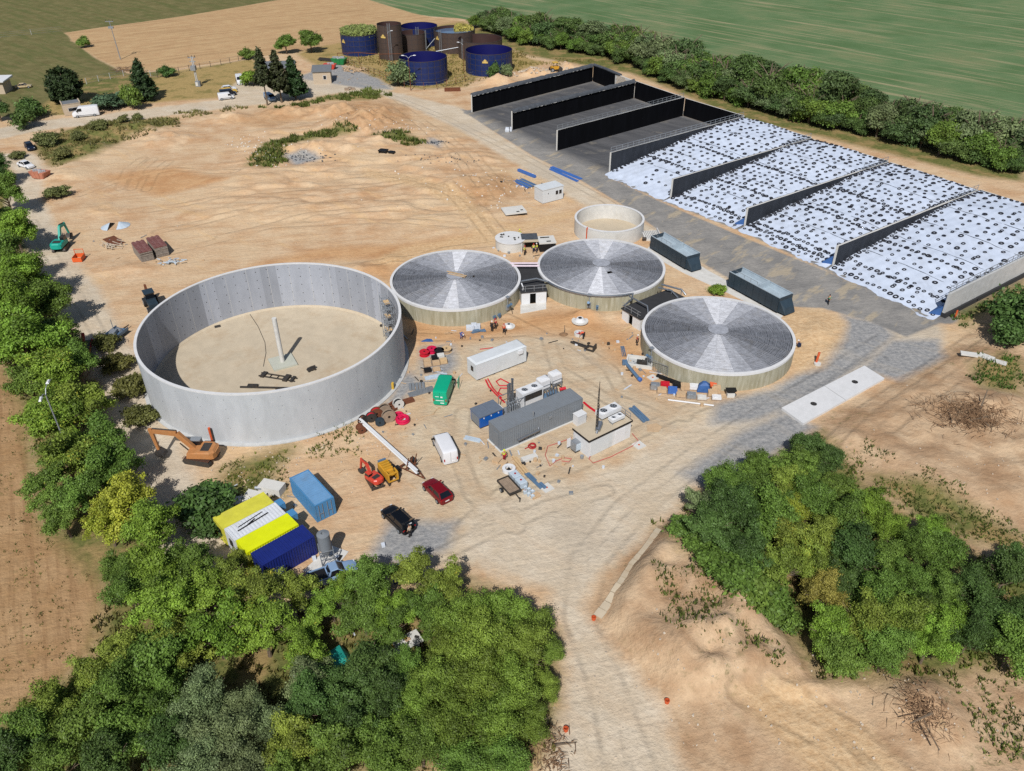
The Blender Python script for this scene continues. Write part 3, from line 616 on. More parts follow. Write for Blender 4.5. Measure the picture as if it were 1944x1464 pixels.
for k, a in enumerate(TY[:300]):
    o = bpy.data.objects.new('tyre', tyre_me[a[5]]); COL.objects.link(o); o.matrix_world = tyre_mat(a, k)
    tag(o, 'black scrap tyre %s on the %s white silage sheet, %s half' % (['scattered', 'in a chain of tyres'][a[7]], ['first', 'second', 'third', 'fourth'][a[6]], 'front' if a[8] else 'rear'), 'tyre', 'tyres weighing down the silage sheets')
vs, fs = [], []; base = [(np.array([v.co[:] for v in m.vertices]), [tuple(p.vertices) for p in m.polygons]) for m in tyre_me]; n0 = 0
for k, a in enumerate(TY[300:]):
    v, f = base[a[5]]; mt = np.array(tyre_mat(a, k)); vs.append(v @ mt[:3,:3].T+mt[:3,3]); fs += [tuple(i+n0 for i in q) for q in f]; n0 += len(v)
me = bpy.data.meshes.new('tyres'); me.from_pydata(np.concatenate(vs).tolist(), [], fs); me.materials.append(M['tyre_rubber']); me.polygons.foreach_set('use_smooth', [True]*len(me.polygons))
o = bpy.data.objects.new('tyres', me); COL.objects.link(o); tag(o, 'hundreds of scrap tyres scattered over the farther white silage sheets', 'tyres', kind='stuff')
for i_, lab in ((5, 'blue sheet flap at the wall end between second and third tyre covered bays'), (6, 'blue sheet flap at the wall end between third and fourth tyre covered bays'), (7, 'blue sheet flap at the near end of the bare concrete wall')):
    a, b, d, L = wdir(i_); nrm = Vector((-d[1], d[0])); 
    q = [a+nrm*0.3, a+nrm*1.7-d*0.8, a+nrm*1.5+d*0.9, a+nrm*0.3+d*1.4]
    m = MB().loft([[(q[0][0], q[0][1], 0.1), (q[1][0], q[1][1], 0.15), (q[2][0], q[2][1], 0.6), (q[3][0], q[3][1], 0.7)], [(q[0][0], q[0][1], 1.7), (q[1][0], q[1][1], 0.35), (q[2][0], q[2][1], 0.9), (q[3][0], q[3][1], 2.0)]])
    solo('sheet_flap', lab, 'sheet', m, 'tarp_blue')

# ------------------------------------------------------------------ large open concrete tank
BC = (-33.11, 97.3)
t = thing('concrete_tank', 'huge open round concrete tank with a single column inside', 'tank', (*BC, 0))
RO, HB = 17.79, 7.62
P('outer_wall', MB().lathe([(RO,0),(RO,HB),(RO-0.15,HB),(RO-0.15,0)], 128), 'wall_outside', t, True)
P('inner_wall', MB().lathe([(RO-0.16,0),(RO-0.16,HB-0.004),(RO-0.34,HB-0.004),(RO-0.34,0)], 128), 'wall_inside', t, True)
P('rim', MB().lathe([(RO+0.012,HB-0.14),(RO+0.012,HB+0.03),(RO-0.36,HB+0.03),(RO-0.36,HB-0.10)], 128), 'rim_white', t, True)  # paler than the wall: sunlight on the top edge put into the colour
P('floor', MB().disc(RO-0.35, 0.09, 96), 'concrete_floor', t)
P('footing', MB().lathe([(RO+0.5,0),(RO+0.5,0.12),(RO+0.004,0.2),(RO+0.004,0)], 96), 'concrete', t, True)
P('inner_kerb', MB().lathe([(RO-0.35,0.05),(RO-0.35,0.3),(RO-0.8,0.11),(RO-0.8,0.05)], 96), 'concrete_floor', t, True)
m = MB()
for k in range(66):
    a = 2*math.pi*(k+0.5)/66
    for z in (1.0, 2.5, 4.0, 5.4, 6.8):
        for rr, sg in ((RO-0.343, -1), (RO+0.003, 1)):
            if sg > 0 and (k % 2): continue
            c = (rr*math.cos(a), rr*math.sin(a), z+0.2*(k % 2)); m.box(c, (0.012, 0.13 if sg < 0 else 0.07, 0.13 if sg < 0 else 0.07), rz=a)
P('tie_holes', m, 'dark_steel', t, kind='stuff')
m = MB()
for k in range(34):
    a = 2*math.pi*k/34; m.box(((RO-0.343)*math.cos(a), (RO-0.343)*math.sin(a), HB/2), (0.012, 0.03, HB-0.3), rz=a)
P('panel_joints', m, 'concrete_light', t, kind='stuff')
cb = G(537, 689, 0.1); lx, ly = cb[0]-BC[0], cb[1]-BC[1]
P('column_pad', MB().box((lx, ly, 0.22), (3.4, 3.4, 0.3), rz=R(28)), 'concrete_pad', t)
P('column', MB().cyl((lx, ly, 0.3), (lx, ly, 7.5), 0.33, 20), 'concrete_light', t, True)
def fz(u, v): return G(u, v, 0.09)
# scaffold stair inside the tank
a0 = R(22); sp_ = Vector((BC[0]+16.2*math.cos(a0), BC[1]+16.2*math.sin(a0), 0.09))
t = thing('scaffold_stair', 'galvanised scaffold stair standing inside the big tank at its right wall', 'scaffold', sp_, a0+math.pi/2)
m = MB()
for x in (-2, -0.7, 0.7, 2):
    for y in (-0.5, 0.5): m.cyl((x, y, 0), (x, y, 7.2), 0.045, 6)
for z in (1.2, 2.4, 3.6, 4.8, 6.0, 7.1):
    for y in (-0.5, 0.5): m.cyl((-2, y, z), (2, y, z), 0.035, 6)
    for x in (-2, -0.7, 0.7, 2): m.cyl((x, -0.5, z), (x, 0.5, z), 0.035, 6)
for k in range(5):
    m.cyl((-2+k*0.3, -0.5, k*1.2+.2), (2-k*.1, -0.5, k*1.2+1.4), 0.03, 6)
P('frame', m, 'galv', t)
for k in range(6):
    P('platform', MB().b(-0.6+0.0*k, 0.65, -0.42, 0.42, 1.22+k*1.12, 1.28+k*1.12), 'timber' if k % 2 else 'galv', t)
m = MB()
for k in range(16): m.b(0.7+k*0.06, 1.0+k*0.06, -0.4, 0.4, 0.3+k*0.42, 0.34+k*0.42)
P('steps', m, 'galv', t)
# things lying on the tank floor
def truss(mb, L, w, z, n=5):
    for y in (-w/2, w/2): mb.b(-L/2, L/2, y-0.07, y+0.07, z, z+0.16)
    for k in range(n): x = -L/2+L*(k+0.5)/n; mb.b(x-0.06, x+0.06, -w/2, w/2, z+0.02, z+0.12)
m = MB(); truss(m, 5.6, 0.75, 0.02, 5); m.b(-2.5, -1.9, -0.6, 0.6, 0.0, 0.3).b(1.0, 1.7, -0.7, 0.7, 0, 0.35).b(2.1, 2.5, -0.6, 0.6, 0, 0.3)
solo('ladder_frame', 'rusty ladder shaped steel frame lying on the big tank floor in front of the column', 'steel frame', m, 'dark_steel', fz(528, 717), heading(fz(485, 710), fz(573, 724)))
m = MB(); m.b(-3.6, 3.6, -0.12, 0.12, 0, 0.2); m.b(-2.6, -1.2, 0.0, 0.55, 0.02, 0.32); m.b(1.4, 2.9, -0.3, -0.12, 0.0, 0.12)
solo('steel_beam', 'long steel beam lying on the big tank floor close to its front wall', 'beam', m, 'dark_steel', fz(505, 737), heading(fz(455, 736), fz(545, 738)))
m = MB(); m.b(-.5, .3, -.3, .3, .1, .45).b(-.2, .6, -.15, .15, .45, .6); m.cyl((-.5, -.35, .16), (-.5, .35, .16), .16, 10); m.cyl((.4, -.35, .16), (.4, .35, .16), .16, 10)
solo('pump_cart', 'small dark pump cart alone on the big tank floor right of the column', 'cart', m, 'dark_steel', fz(592, 703), 0.6)
m = MB(); m.tube([fz(470, 590), fz(490, 620), fz(503, 650), fz(505, 670), fz(500, 696)], 0.05, 5)
solo('cable', 'thin cable snaking across the big tank floor', 'cable', m, 'dark_steel')
solo('drain_cover', 'small square drain cover in the back of the big tank floor', 'drain cover', MB().box((0,0,0.03), (0.9,0.7,0.06)), 'dark_steel', fz(413, 620), 0.4)
solo('yellow_pipe', 'short yellow pipe standing on the footing at the right of the big tank', 'pipe', MB().cyl((0,0,0), (0,0,1.0), 0.2, 14), 'car_yellow', G(746, 738, 0.18), 0, smooth=True)
t = thing('pipe_stub', 'orange pipe stub with a dark strip for its shadow, standing against the front of the big tank', 'pipe', G(404, 840))
P('pipe', MB().cyl((0,0,0), (0,0,2.3), 0.16, 12), 'pipe_orange', t); P('bracket_and_shadow', MB().b(0.16, 0.34, -0.1, 0.1, 0.0, 2.2), 'dark_steel', t)  # dark strip is the pipe's shadow, built as a solid piece

# ------------------------------------------------------------------ round tanks with boarded roofs
def lid_tank(c, R_, h, label, view_px, hole, rot_px):
    t = thing('boarded_tank', label, 'tank', (*c, 0), 0, 'tanks with boarded round roofs')
    P('wall', MB().lathe([(R_,-0.3),(R_,h-0.25),(R_-0.3,h-0.25),(R_-0.3,-0.3)], 96), 'stained_wall', t, True)
    P('rim', MB().lathe([(R_+0.04,h-0.34),(R_+0.04,h),(R_-0.38,h+0.02),(R_-0.38,h-0.24),(R_-0.02,h-0.26)], 96), 'rim_white', t, True)
    P('shade_disc', MB().disc(R_-0.32, h-0.75, 64), 'void', t)  # near-black sheet stands for the shade inside the tank, seen between boards
    N = 24; rise = 0.55
    ang0 = heading(c, G(*rot_px, h))
    pitch, bw, th = 0.155, 0.078, 0.062
    for k in range(N):
        a = ang0+2*math.pi*k/N; ca, sa = math.cos(a), math.sin(a); half = math.pi/N
        m = MB(); r = 1.3
        while r < R_-0.45:
            wdt = r*math.tan(half)*0.995; z = h-0.10+rise*(1-r/R_); tilt = rise/R_
            j = random.uniform(-0.012, 0.012); dz = random.uniform(-0.008, 0.008)
            r0, r1 = r+j, r+bw+j
            if r1 > (R_-0.40)*math.cos(half*0.2): break
            prof = ((0,-th),(0,-.03),(.025,0),(bw-.025,0),(bw,-.03),(bw,-th))
            pts = [(r0+dr, sg*((r0+dr)*math.tan(half)-0.006), z+dz-tilt*dr+dzz) for sg in (-1, 1) for dr, dzz in prof]
            pts = [(x*ca-y*sa, x*sa+y*ca, zz) for x, y, zz in pts]
            if not (hole and any(math.hypot((r+0.06)*ca-hx, (r+0.06)*sa-hy) < hr for hx, hy, hr in hole)):
                m.add(pts, [(q, (q+1) % 6, (q+1) % 6+6, q+6) for q in range(6)]+[(5,4,3,2,1,0),(6,7,8,9,10,11)])
            r += pitch
        P('roof_boards', m, 'board' if random.random() < 0.6 else 'board_b', t)
    for k in range(N):
        a = ang0+2*math.pi*(k+0.5)/N
        P('rafter', MB().bar((1.0*math.cos(a), 1.0*math.sin(a), h-0.30+rise*0.9), ((R_-0.42)*math.cos(a), (R_-0.42)*math.sin(a), h-0.30), 0.10, 0.18), 'dark_steel', t)
    hub = MB()
    for k in range(9): 
        y = -1.2+k*0.3; hw = math.sqrt(max(0.1, 1.45**2-y*y)); hub.box((0, y, h-0.02+rise*0.92), (hw*2, 0.24, 0.06))
    P('hub', hub, 'board', t)
    return t
C1, C2, C3 = (-9.06,118.71), (15.05,123.03), (29.92,101.15)
def rel(c, u, v, h): q = G(u, v, h); return (q[0]-c[0], q[1]-c[1])
t1 = lid_tank(C1, 10.6, 2.92, 'leftmost of the three tanks with round boarded roofs, beside the big open tank', None, [(*rel(C1, 899, 526, 3.2), 0.3)], (855, 590))
P('planks', MB().box((0.4, 0.2, 3.5), (3.2, 0.22, 0.05), rz=-0.45).box((0.2, -0.25, 3.5), (3.2, 0.22, 0.05), rz=-0.45).box((-0.1, 0.6, 3.5), (3.0, 0.22, 0.05), rz=-0.45), 'timber', t1)
t2 = lid_tank(C2, 10.62, 2.83, 'middle of the three tanks with round boarded roofs, silver pipe along its rim', None, [(*rel(C2, 1157, 517, 3.1), 0.32)], (1130, 560))
t3 = lid_tank(C3, 10.89, 2.82, 'rightmost tank with a round boarded roof, nearest the weighbridge slabs', None, [(*rel(C3, 1320, 612, 3.0), 0.25), (*rel(C3, 1474, 611, 2.9), 0.75)], (1375, 705))
# small open tank behind
t = thing('open_concrete_tank', 'small empty pale concrete ring tank behind the boarded tanks', 'tank', (18.5, 142.86, 0))
P('wall', MB().lathe([(6.5,0),(6.5,2.84),(6.15,2.84),(6.15,0)], 80), 'concrete_light', t, True)
P('rim', MB().lathe([(6.53,2.72),(6.53,2.88),(6.12,2.88),(6.12,2.74)], 80), 'rim_white', t, True)
P('floor', MB().disc(6.2, 0.05, 60), 'concrete_floor', t)
P('vent_pipe', MB().tube([(-4.6,-4.75,0.2),(-4.6,-4.75,2.6),(-4.5,-4.75,3.0)], 0.13, 8), 'pipe_orange', t)

# ------------------------------------------------------------------ old enamelled steel tanks
def plate_tank(c, R_, h, blue, label, cols, rows, emblem=None, fill=None, seed=0):
    t = thing('steel_tank', label, 'tank', (*c, 0), 0, 'old bolted steel tanks')
    om, im = ('tank_blue', 'tank_blue_inside') if blue else ('tank_brown', 'tank_brown_inside')
    a = math.pi/cols-0.006
    me = MB().lathe([(R_,0.02),(R_,h/rows-0.03),(R_-0.03,h/rows-0.03),(R_-0.03,0.02)], 4, True, -a, a).mesh('wall_plate', om, False)
    for r_ in range(rows):
        for k in range(cols):
            ang = 2*math.pi*(k+0.5*(r_ % 2)*0)/cols
            P('wall_plate', me, None, t, loc=(0,0,h*r_/rows), rz=ang+1e-4)
    P('inner_skin', MB().lathe([(R_-0.035,0),(R_-0.035,h-0.02),(R_-0.08,h-0.02),(R_-0.08,0)], 48), im, t, True)
    P('floor', MB().disc(R_-0.06, 0.06 if fill is None else fill, 48), im if fill is None else 'water', t)
    P('rim', MB().lathe([(R_+0.05,h-0.09),(R_+0.05,h+0.03),(R_-0.10,h+0.03),(R_-0.10,h-0.05)], 48), 'seam', t, True)
    m = MB()
    for k in range(cols):
        an = 2*math.pi*(k+0.5)/cols; m.box(((R_+0.02)*math.cos(an), (R_+0.02)*math.sin(an), h/2), (0.05, 0.09, h-0.1), rz=an)
    for r_ in range(1, rows): m.lathe([(R_+0.03,h*r_/rows-0.04),(R_+0.03,h*r_/rows+0.04),(R_+0.002,h*r_/rows+0.04),(R_+0.002,h*r_/rows-0.04)], 40)
    P('seam_strips', m, 'seam', t)
    if emblem is not None:
        an = R(emblem); m = MB(); zc = h*0.70
        m.box(((R_+0.07)*math.cos(an), (R_+0.07)*math.sin(an), zc-0.25), (0.05, 1.7, 0.5), rz=an).box(((R_+0.07)*math.cos(an), (R_+0.07)*math.sin(an), zc+0.2), (0.05, 0.9, 0.35), rz=an).box(((R_+0.07)*math.cos(an), (R_+0.07)*math.sin(an), zc+0.5), (0.05, 0.35, 0.25), rz=an)
        P('emblem', m, 'emblem', t)
    return t
ta = plate_tank((-25.83,254.85), 7.15, 6.7, True, 'blue steel tank in front, lamp post before it', 22, 4, 204)
tb = plate_tank((-6.41,264.8), 7.26, 6.35, True, 'blue steel tank nearest the hedge, tan emblem on its side', 22, 4, 262)
tc_ = plate_tank((-9.65,284.63), 7.28, 5.56, False, 'wide brown steel tank behind the blue tank nearest the hedge', 22, 4)
td = plate_tank((-18.6,294.46), 6.95, 6.5, False, 'brown steel tank holding water, weeds growing along its rim', 22, 4, 218, fill=5.6)
te = plate_tank((-31.41,302.85), 6.4, 6.1, True, 'blue steel tank farthest back, behind the brown tanks', 20, 4)
tf = plate_tank((-32.57,292.36), 4.39, 6.0, False, 'short narrow brown steel tank in the middle of the tank group', 14, 4, 208)
tg = plate_tank((-38.97,282.68), 3.91, 10.6, False, 'tall narrow brown steel tank with a ladder, highest of the group', 12, 6, 245)
th_ = plate_tank((-50.46,290.94), 6.14, 6.4, True, 'blue steel tank at the left end, reeds growing out of its top', 20, 4, 222)
def ladder(t, R_, h, an, w=0.5):
    m = MB(); an = R(an); o = Vector((math.cos(an), math.sin(an), 0)); s_ = Vector((-math.sin(an), math.cos(an), 0)); q = o*(R_+0.35)
    for k in (-1, 1): m.bar(q+s_*w/2*k, q+s_*w/2*k+Vector((0,0,h+0.9)), 0.09)
    z = 0.4
    while z < h+0.8: m.bar(q-s_*w/2+Vector((0,0,z)), q+s_*w/2+Vector((0,0,z)), 0.05); z += 0.35
    P('ladder', m, 'galv', t)
ladder(tg, 3.91, 10.6, 275, 0.8); ladder(td, 6.95, 6.5, 232, 0.9); ladder(tc_, 7.28, 5.6, 222, 0.6); ladder(tf, 4.39, 6, 340, 0.5); ladder(te, 6.4, 6.1, 270, 0.9)
def lamp_post(label, loc, h, arms, col='rust', rz=0):
    t = thing('lamp_post', label, 'lamp post', loc, rz)
    P('post', MB().tube([(0,0,0),(0,0,h*0.5),(0,0,h)], [0.11,0.09,0.06], 8), col, t)
    for a in arms:
        c, s = math.cos(a), math.sin(a)
        P('arm', MB().tube([(0,0,h-0.1),(c*0.6,s*0.6,h+0.45),(c*1.5,s*1.5,h+0.6)], 0.05, 6), 'galv', t)
        P('lamp_head', MB().loft([[(c*x-s*y, s*x+c*y, h+0.6+z) for x, y, z in ((1.3,-.18,-.06),(2.2,-.14,-.04),(2.2,.14,-.04),(1.3,.18,-.06))], [(c*x-s*y, s*x+c*y, h+0.6+z) for x, y, z in ((1.4,-.1,.1),(2.0,-.08,.1),(2.0,.08,.1),(1.4,.1,.1))]]), 'white_plastic', t)
    return t
lamp_post('double armed lamp post in front of the front blue steel tank', on(780, 172), 9.0, (R(15), R(165)))
lamp_post('single lamp post beside the blue steel tank nearest the hedge', on(881, 137), 8.0, (R(150),))
lamp_post('single lamp post between the tall brown tank and the short brown one', on(740, 123), 9.4, (R(40),))
lamp_post('tall two headed lamp post rising out of the left tree row', G(150, 905), 12.0, (R(100), R(-75)), 'galv')
m = MB(); q = [G(640,101,3), G(660,101,3.6), G(680,100,3.6), G(720,103,3.6), G(762,102,3.6)]
for a, b in zip(q[:-1], q[1:]): m.cyl(a, b, 0.11, 6)
for a in q: m.cyl((a[0], a[1], 0), a, 0.08, 6)
solo('pipe_bridge', 'rusty pipe run on thin posts in front of the tall brown tank', 'pipes', m, 'rust')
m = MB(); m.cyl(G(810,92,1.0), G(833,64,5.5), 0.12, 6); m.cyl(G(826,98,1.5), G(880,88,3.0), 0.1, 6); m.cyl(G(808,92,0.1), G(810,92,1.2), 0.15, 6)
solo('pipe_link', 'slanted pipes linking the short brown tank with its right hand neighbours', 'pipes', m, 'galv')
# ------------------------------------------------------------------ vegetation
fm = bpy.data.materials.new('foliage'); fm.use_nodes = True; t = fm.node_tree; bs = t.nodes['Principled BSDF']
bs.inputs['Roughness'].default_value = 0.55; bs.inputs['Specular IOR Level'].default_value = 0.25
oi = nd(t, 'ShaderNodeObjectInfo'); a1 = nd(t, 'ShaderNodeAttribute', attribute_name='tint'); a2 = nd(t, 'ShaderNodeAttribute', attribute_name='yel')
ma = nd(t, 'ShaderNodeMath', operation='MULTIPLY_ADD'); ma.inputs[1].default_value = 1.35; ma.inputs[2].default_value = 0.40; t.links.new(a1.outputs['Fac'], ma.inputs[0])
vs_ = nd(t, 'ShaderNodeVectorMath', operation='SCALE'); t.links.new(oi.outputs['Color'], vs_.inputs[0]); t.links.new(ma.outputs[0], vs_.inputs['Scale'])
th = nd(t, 'ShaderNodeMath', operation='SUBTRACT'); al = nd(t, 'ShaderNodeMath', operation='MULTIPLY'); al.inputs[1].default_value = 0.8; t.links.new(oi.outputs['Alpha'], al.inputs[0]); t.links.new(al.outputs[0], th.inputs[0]); t.links.new(a2.outputs['Fac'], th.inputs[1])
mr = nd(t, 'ShaderNodeMapRange'); mr.inputs[1].default_value = -0.02; mr.inputs[2].default_value = 0.10; mr.inputs[4].default_value = 0.85; t.links.new(th.outputs[0], mr.inputs[0])
mx = nd(t, 'ShaderNodeMix', data_type='RGBA'); t.links.new(mr.outputs[0], mx.inputs[0]); t.links.new(vs_.outputs[0], mx.inputs[6])
ye = nd(t, 'ShaderNodeVectorMath', operation='SCALE'); ye.inputs[0].default_value = K(188,176,66); t.links.new(ma.outputs[0], ye.inputs['Scale']); t.links.new(ye.outputs[0], mx.inputs[7])
t.links.new(mx.outputs[2], bs.inputs['Base Color'])
tr = nd(t, 'ShaderNodeBsdfTranslucent'); t.links.new(mx.outputs[2], tr.inputs[0]); ms = nd(t, 'ShaderNodeMixShader'); ms.inputs[0].default_value = 0.25
t.links.new(bs.outputs[0], ms.inputs[1]); t.links.new(tr.outputs[0], ms.inputs[2]); t.links.new(ms.outputs[0], t.nodes['Material Output'].inputs[0])
M['foliage'] = fm
def leaves_mesh(name, C, Nn, size, tint, yel, up=0.25, asp=1.7):
    """diamond leaves at points C, facing roughly Nn"""
    n = len(C); Nn = Nn+rng.normal(0, 0.55, (n, 3)); Nn[:, 2] += up; Nn /= np.linalg.norm(Nn, axis=1)[:, None]+1e-9
    A = np.cross(Nn, rng.normal(0, 1, (n, 3))); A /= np.linalg.norm(A, axis=1)[:, None]+1e-9; B = np.cross(Nn, A)
    s = (size*rng.uniform(0.65, 1.35, n))[:, None]
    V = np.stack([C-A*s*asp*0.5, C-B*s*0.5+A*s*0.1, C+A*s*asp*0.5+Nn*s*0.12, C+B*s*0.5+A*s*0.1], 1).reshape(-1, 3)
    me = bpy.data.meshes.new(name); me.vertices.add(4*n); me.vertices.foreach_set('co', V.astype(np.float32).ravel())
    me.loops.add(4*n); me.loops.foreach_set('vertex_index', np.arange(4*n, dtype=np.int32))
    me.polygons.add(n); me.polygons.foreach_set('loop_start', np.arange(0, 4*n, 4, dtype=np.int32)); me.polygons.foreach_set('loop_total', np.full(n, 4, np.int32)); me.update(calc_edges=True)
    for k, v in (('tint', tint), ('yel', yel)):
        at = me.attributes.new(k, 'FLOAT', 'POINT'); at.data.foreach_set('value', np.repeat(v, 4).astype(np.float32))
    me.materials.append(fm); return me
def unit(n):
    v = rng.normal(0, 1, (n, 3)); return v/np.linalg.norm(v, axis=1)[:, None]
def broad_crown(name, nb, per, size, rx=3.6, rz=3.2, zc=5.6, lr=(0.4, 0.85), spiky=0.3):
    """leaf clumps strung along branches of uneven length, so that the outline is ragged and gaps stay open"""
    C, Nn, T_, Y_ = [], [], [], []
    dirs = unit(nb*3); dirs = dirs[dirs[:, 2] > -0.5][:nb]
    for k, d in enumerate(dirs):
        ln = rng.uniform(0.62, 1.18); nl = int(4+5*ln); bt = rng.random(); by = rng.random()
        for j in range(nl):
            f = ln*(0.35+0.65*(j+rng.random()*0.6)/nl); side = rng.normal(0, 0.16, 3)*f
            c = np.array([(d[0]+side[0])*rx*f, (d[1]+side[1])*rx*f, zc+(d[2]+side[2]*0.8)*rz*f]); r = rng.uniform(*lr)*(0.75+0.4*f)
            n = int(per*r*r)+6; q = unit(n); flip = (q[:, 2] < -0.4); q[flip] *= -1
            rad = r*np.where(rng.random(n) < 0.25, rng.uniform(1.0, 1.5, n), rng.uniform(0.5, 1.05, n))*(1+spiky*rng.random(n))
            C.append(c+q*rad[:, None]*np.array([1.15, 1.15, 0.75])); Nn.append(q)
            T_.append(np.clip(0.16+0.3*bt+0.34*rng.random()+rng.normal(0, 0.17, n), 0, 1.2)); Y_.append(np.clip(0.4*by+0.3*rng.random()+0.5*rng.random(n), 0, 1.1))
    return leaves_mesh(name, np.concatenate(C), np.concatenate(Nn), size, np.concatenate(T_), np.concatenate(Y_))
def trunk_mesh(h, r, nb, reach, seed):
    rs = random.Random(seed); m = MB()
    pts = [(0,0,-0.3),(0.05,0,h*0.3),(rs.uniform(-.2,.2),rs.uniform(-.2,.2),h*0.6),(rs.uniform(-.3,.3),rs.uniform(-.3,.3),h*0.92)]
    m.tube(pts, [r*1.25, r, r*0.7, r*0.25], 7)
    for k in range(nb):
        a = 2*math.pi*k/nb+rs.uniform(-.4,.4); z0 = h*rs.uniform(0.28, 0.62); L = reach*rs.uniform(0.6, 1.0)
        p1 = (math.cos(a)*L*0.5, math.sin(a)*L*0.5, z0+L*0.42); p2 = (math.cos(a)*L, math.sin(a)*L, z0+L*0.75)
        m.tube([(0,0,z0), p1, p2], [r*0.45, r*0.3, r*0.1], 5)
        for j in (-1, 1):
            a2 = a+j*0.6; m.tube([p1, (p1[0]+math.cos(a2)*L*0.4, p1[1]+math.sin(a2)*L*0.4, p1[2]+L*0.3)], [r*0.22, r*0.06], 4)
    return m.mesh('trunk', 'bark')
CROWN = [broad_crown('crown', 24, 400, 0.19), broad_crown('crown', 26, 390, 0.185, 3.4, 3.9, 6.0), broad_crown('crown', 22, 380, 0.21, 3.9, 3.1, 5.3, (0.35, 1.0)), broad_crown('crown', 28, 430, 0.165, 3.6, 3.5, 5.6, (0.3, 0.78), 0.4)]
CROWN_FINE = [broad_crown('crown', 28, 500, 0.15, 3.5, 3.2, 5.3, (0.35, 0.85), 0.35), broad_crown('crown', 30, 480, 0.15, 3.3, 3.6, 5.6, (0.35, 0.85), 0.4)]
CROWN_OPEN = [broad_crown('crown', 17, 330, 0.20, 3.9, 3.3, 5.8, (0.3, 0.78), 0.35), broad_crown('crown', 19, 320, 0.19, 3.8, 3.6, 6.0, (0.3, 0.75), 0.35)]
CROWN_FAR = [broad_crown('crown', 22, 240, 0.27, 3.4, 3.2, 4.0, (0.5, 1.0), 0.2), broad_crown('crown', 24, 230, 0.27, 3.6, 2.9, 3.8, (0.5, 1.0), 0.2), broad_crown('crown', 22, 240, 0.26, 3.0, 3.5, 4.4, (0.5, 1.0), 0.2)]
CROWN_HEDGE = [broad_crown('crown', 30, 230, 0.28, 3.5, 2.9, 2.7, (0.5, 1.1), 0.25), broad_crown('crown', 32, 225, 0.28, 3.3, 3.6, 3.1, (0.45, 1.0), 0.3), broad_crown('crown', 28, 235, 0.26, 4.0, 2.5, 2.4, (0.5, 1.1), 0.25), broad_crown('crown', 24, 230, 0.27, 2.8, 4.0, 3.6, (0.45, 1.0), 0.3)]
CROWN_LOW = [broad_crown('crown', 16, 320, 0.19, 1.5, 1.1, 0.95, (0.28, 0.5), 0.4), broad_crown('crown', 18, 310, 0.18, 1.4, 1.3, 1.15, (0.26, 0.48), 0.5)]
TRUNK = [trunk_mesh(7.4, 0.26, 9, 3.9, k) for k in range(3)]; TRUNK_LOW = trunk_mesh(1.2, 0.07, 5, 0.8, 9)
def tree(label, loc, s, color, yel=0.1, crowns=CROWN, trunk=None, group=None, name='tree', sz=1.0, cat='tree'):
    t = thing(name, label, cat, loc, random.uniform(0, 6.28), group); t.scale = (s, s*random.uniform(.9, 1.1), s*sz*(random.uniform(.88, 1.22) if name == 'tree' else 1))
    o = P('trunk', trunk or random.choice(TRUNK), None, t); c = P('crown', random.choice(crowns), None, t)
    j = random.uniform(0.86, 1.14); c.color = (color[0]*j*random.uniform(.92, 1.08), color[1]*j, color[2]*j, yel)
    return t
GR = K(122,150,56, 1.1); GR2 = K(104,130,56, 1.1); GRD = K(82,108,54, 1.1); GRG = K(116,132,88, 1.15); OLV = K(128,144,60, 1.1); YEL = K(156,164,60, 1.12); BRN = K(146,136,66, 1.15)
def crown_at(u, v, rpx, zrel=5.6, r0=4.75):
    """tree whose crown's middle is seen at (u, v) with radius rpx in the photo"""
    s = 1.0
    for _ in range(4):
        p = G(u, v, zrel*s); d = (p-Vector((0,0,CAM_H))).dot(Vector(_fw)); s = rpx*d/CAM_F/r0
    p = G(u, v, zrel*s); return (p[0], p[1], 0), s
def shade(c):
    g = c[1]; yl = c[0]/c[1]
    return 'yellow' if yl > 0.92 else 'light green' if g > 0.24 else 'mid green' if g > 0.175 else 'dark green'
def third(v, vs, names):
    q = sorted(vs); n = len(q); return names[0] if v < q[n//3] else names[1] if v < q[2*n//3] else names[2]
def grp(rows, label, group, crowns=None):
    us = [r[0] for r in rows]; vs = [r[1] for r in rows]
    for (u, v, r, col, y, *k) in rows:
        loc, s = crown_at(u, v, r); loc = (loc[0], loc[1], ground_z(loc[0], loc[1])-0.05)
        lab = k[1] if len(k) > 1 else label
        if len(k) < 2 and len(rows) > 6:
            lab = '%s %s tree, %s %s of the %s' % ('large' if r >= 58 else 'medium sized' if r >= 46 else 'small', shade(col), third(v, vs, ('rear', 'middle', 'front')), third(u, us, ('left part', 'centre', 'right part')), label)
        tree(lab, loc, s, col, y, crowns=(k[0] if k and k[0] else crowns or CROWN), group=group)
O_ = CROWN_OPEN; F_ = CROWN_FINE
grp([(-12,315,34,GRD,.05),(8,365,40,GR2,.05),(-15,420,50,GR2,.05),(28,440,42,GR,.08),(0,500,56,GR2,.08),(45,530,50,GR,.12),(20,590,62,GR,.15),(85,575,48,GR2,.12),(110,640,50,GR2,.15),(50,660,66,GR,.15),(10,655,52,GR2,.1),(100,715,62,GR,.22),(150,700,44,GR2,.15),
     (60,735,48,GR2,.2),(150,770,52,OLV,.28),(100,800,60,GR,.25),(190,840,58,GR2,.2),(125,870,62,OLV,.25,O_),(210,890,52,GR2,.2),(90,930,50,GR2,.15,O_),(160,950,54,GR2,.2,O_),(120,985,42,GR2,.15,O_)],
    'row left of the big tank', 'trees of the left row')
grp([(235,955,66,YEL,.12,None,'yellow autumn tree standing out of the left tree row'),(205,1000,44,YEL,.3,O_,'low yellow leaved tree at the foot of the left tree row')], '', 'yellowing trees')
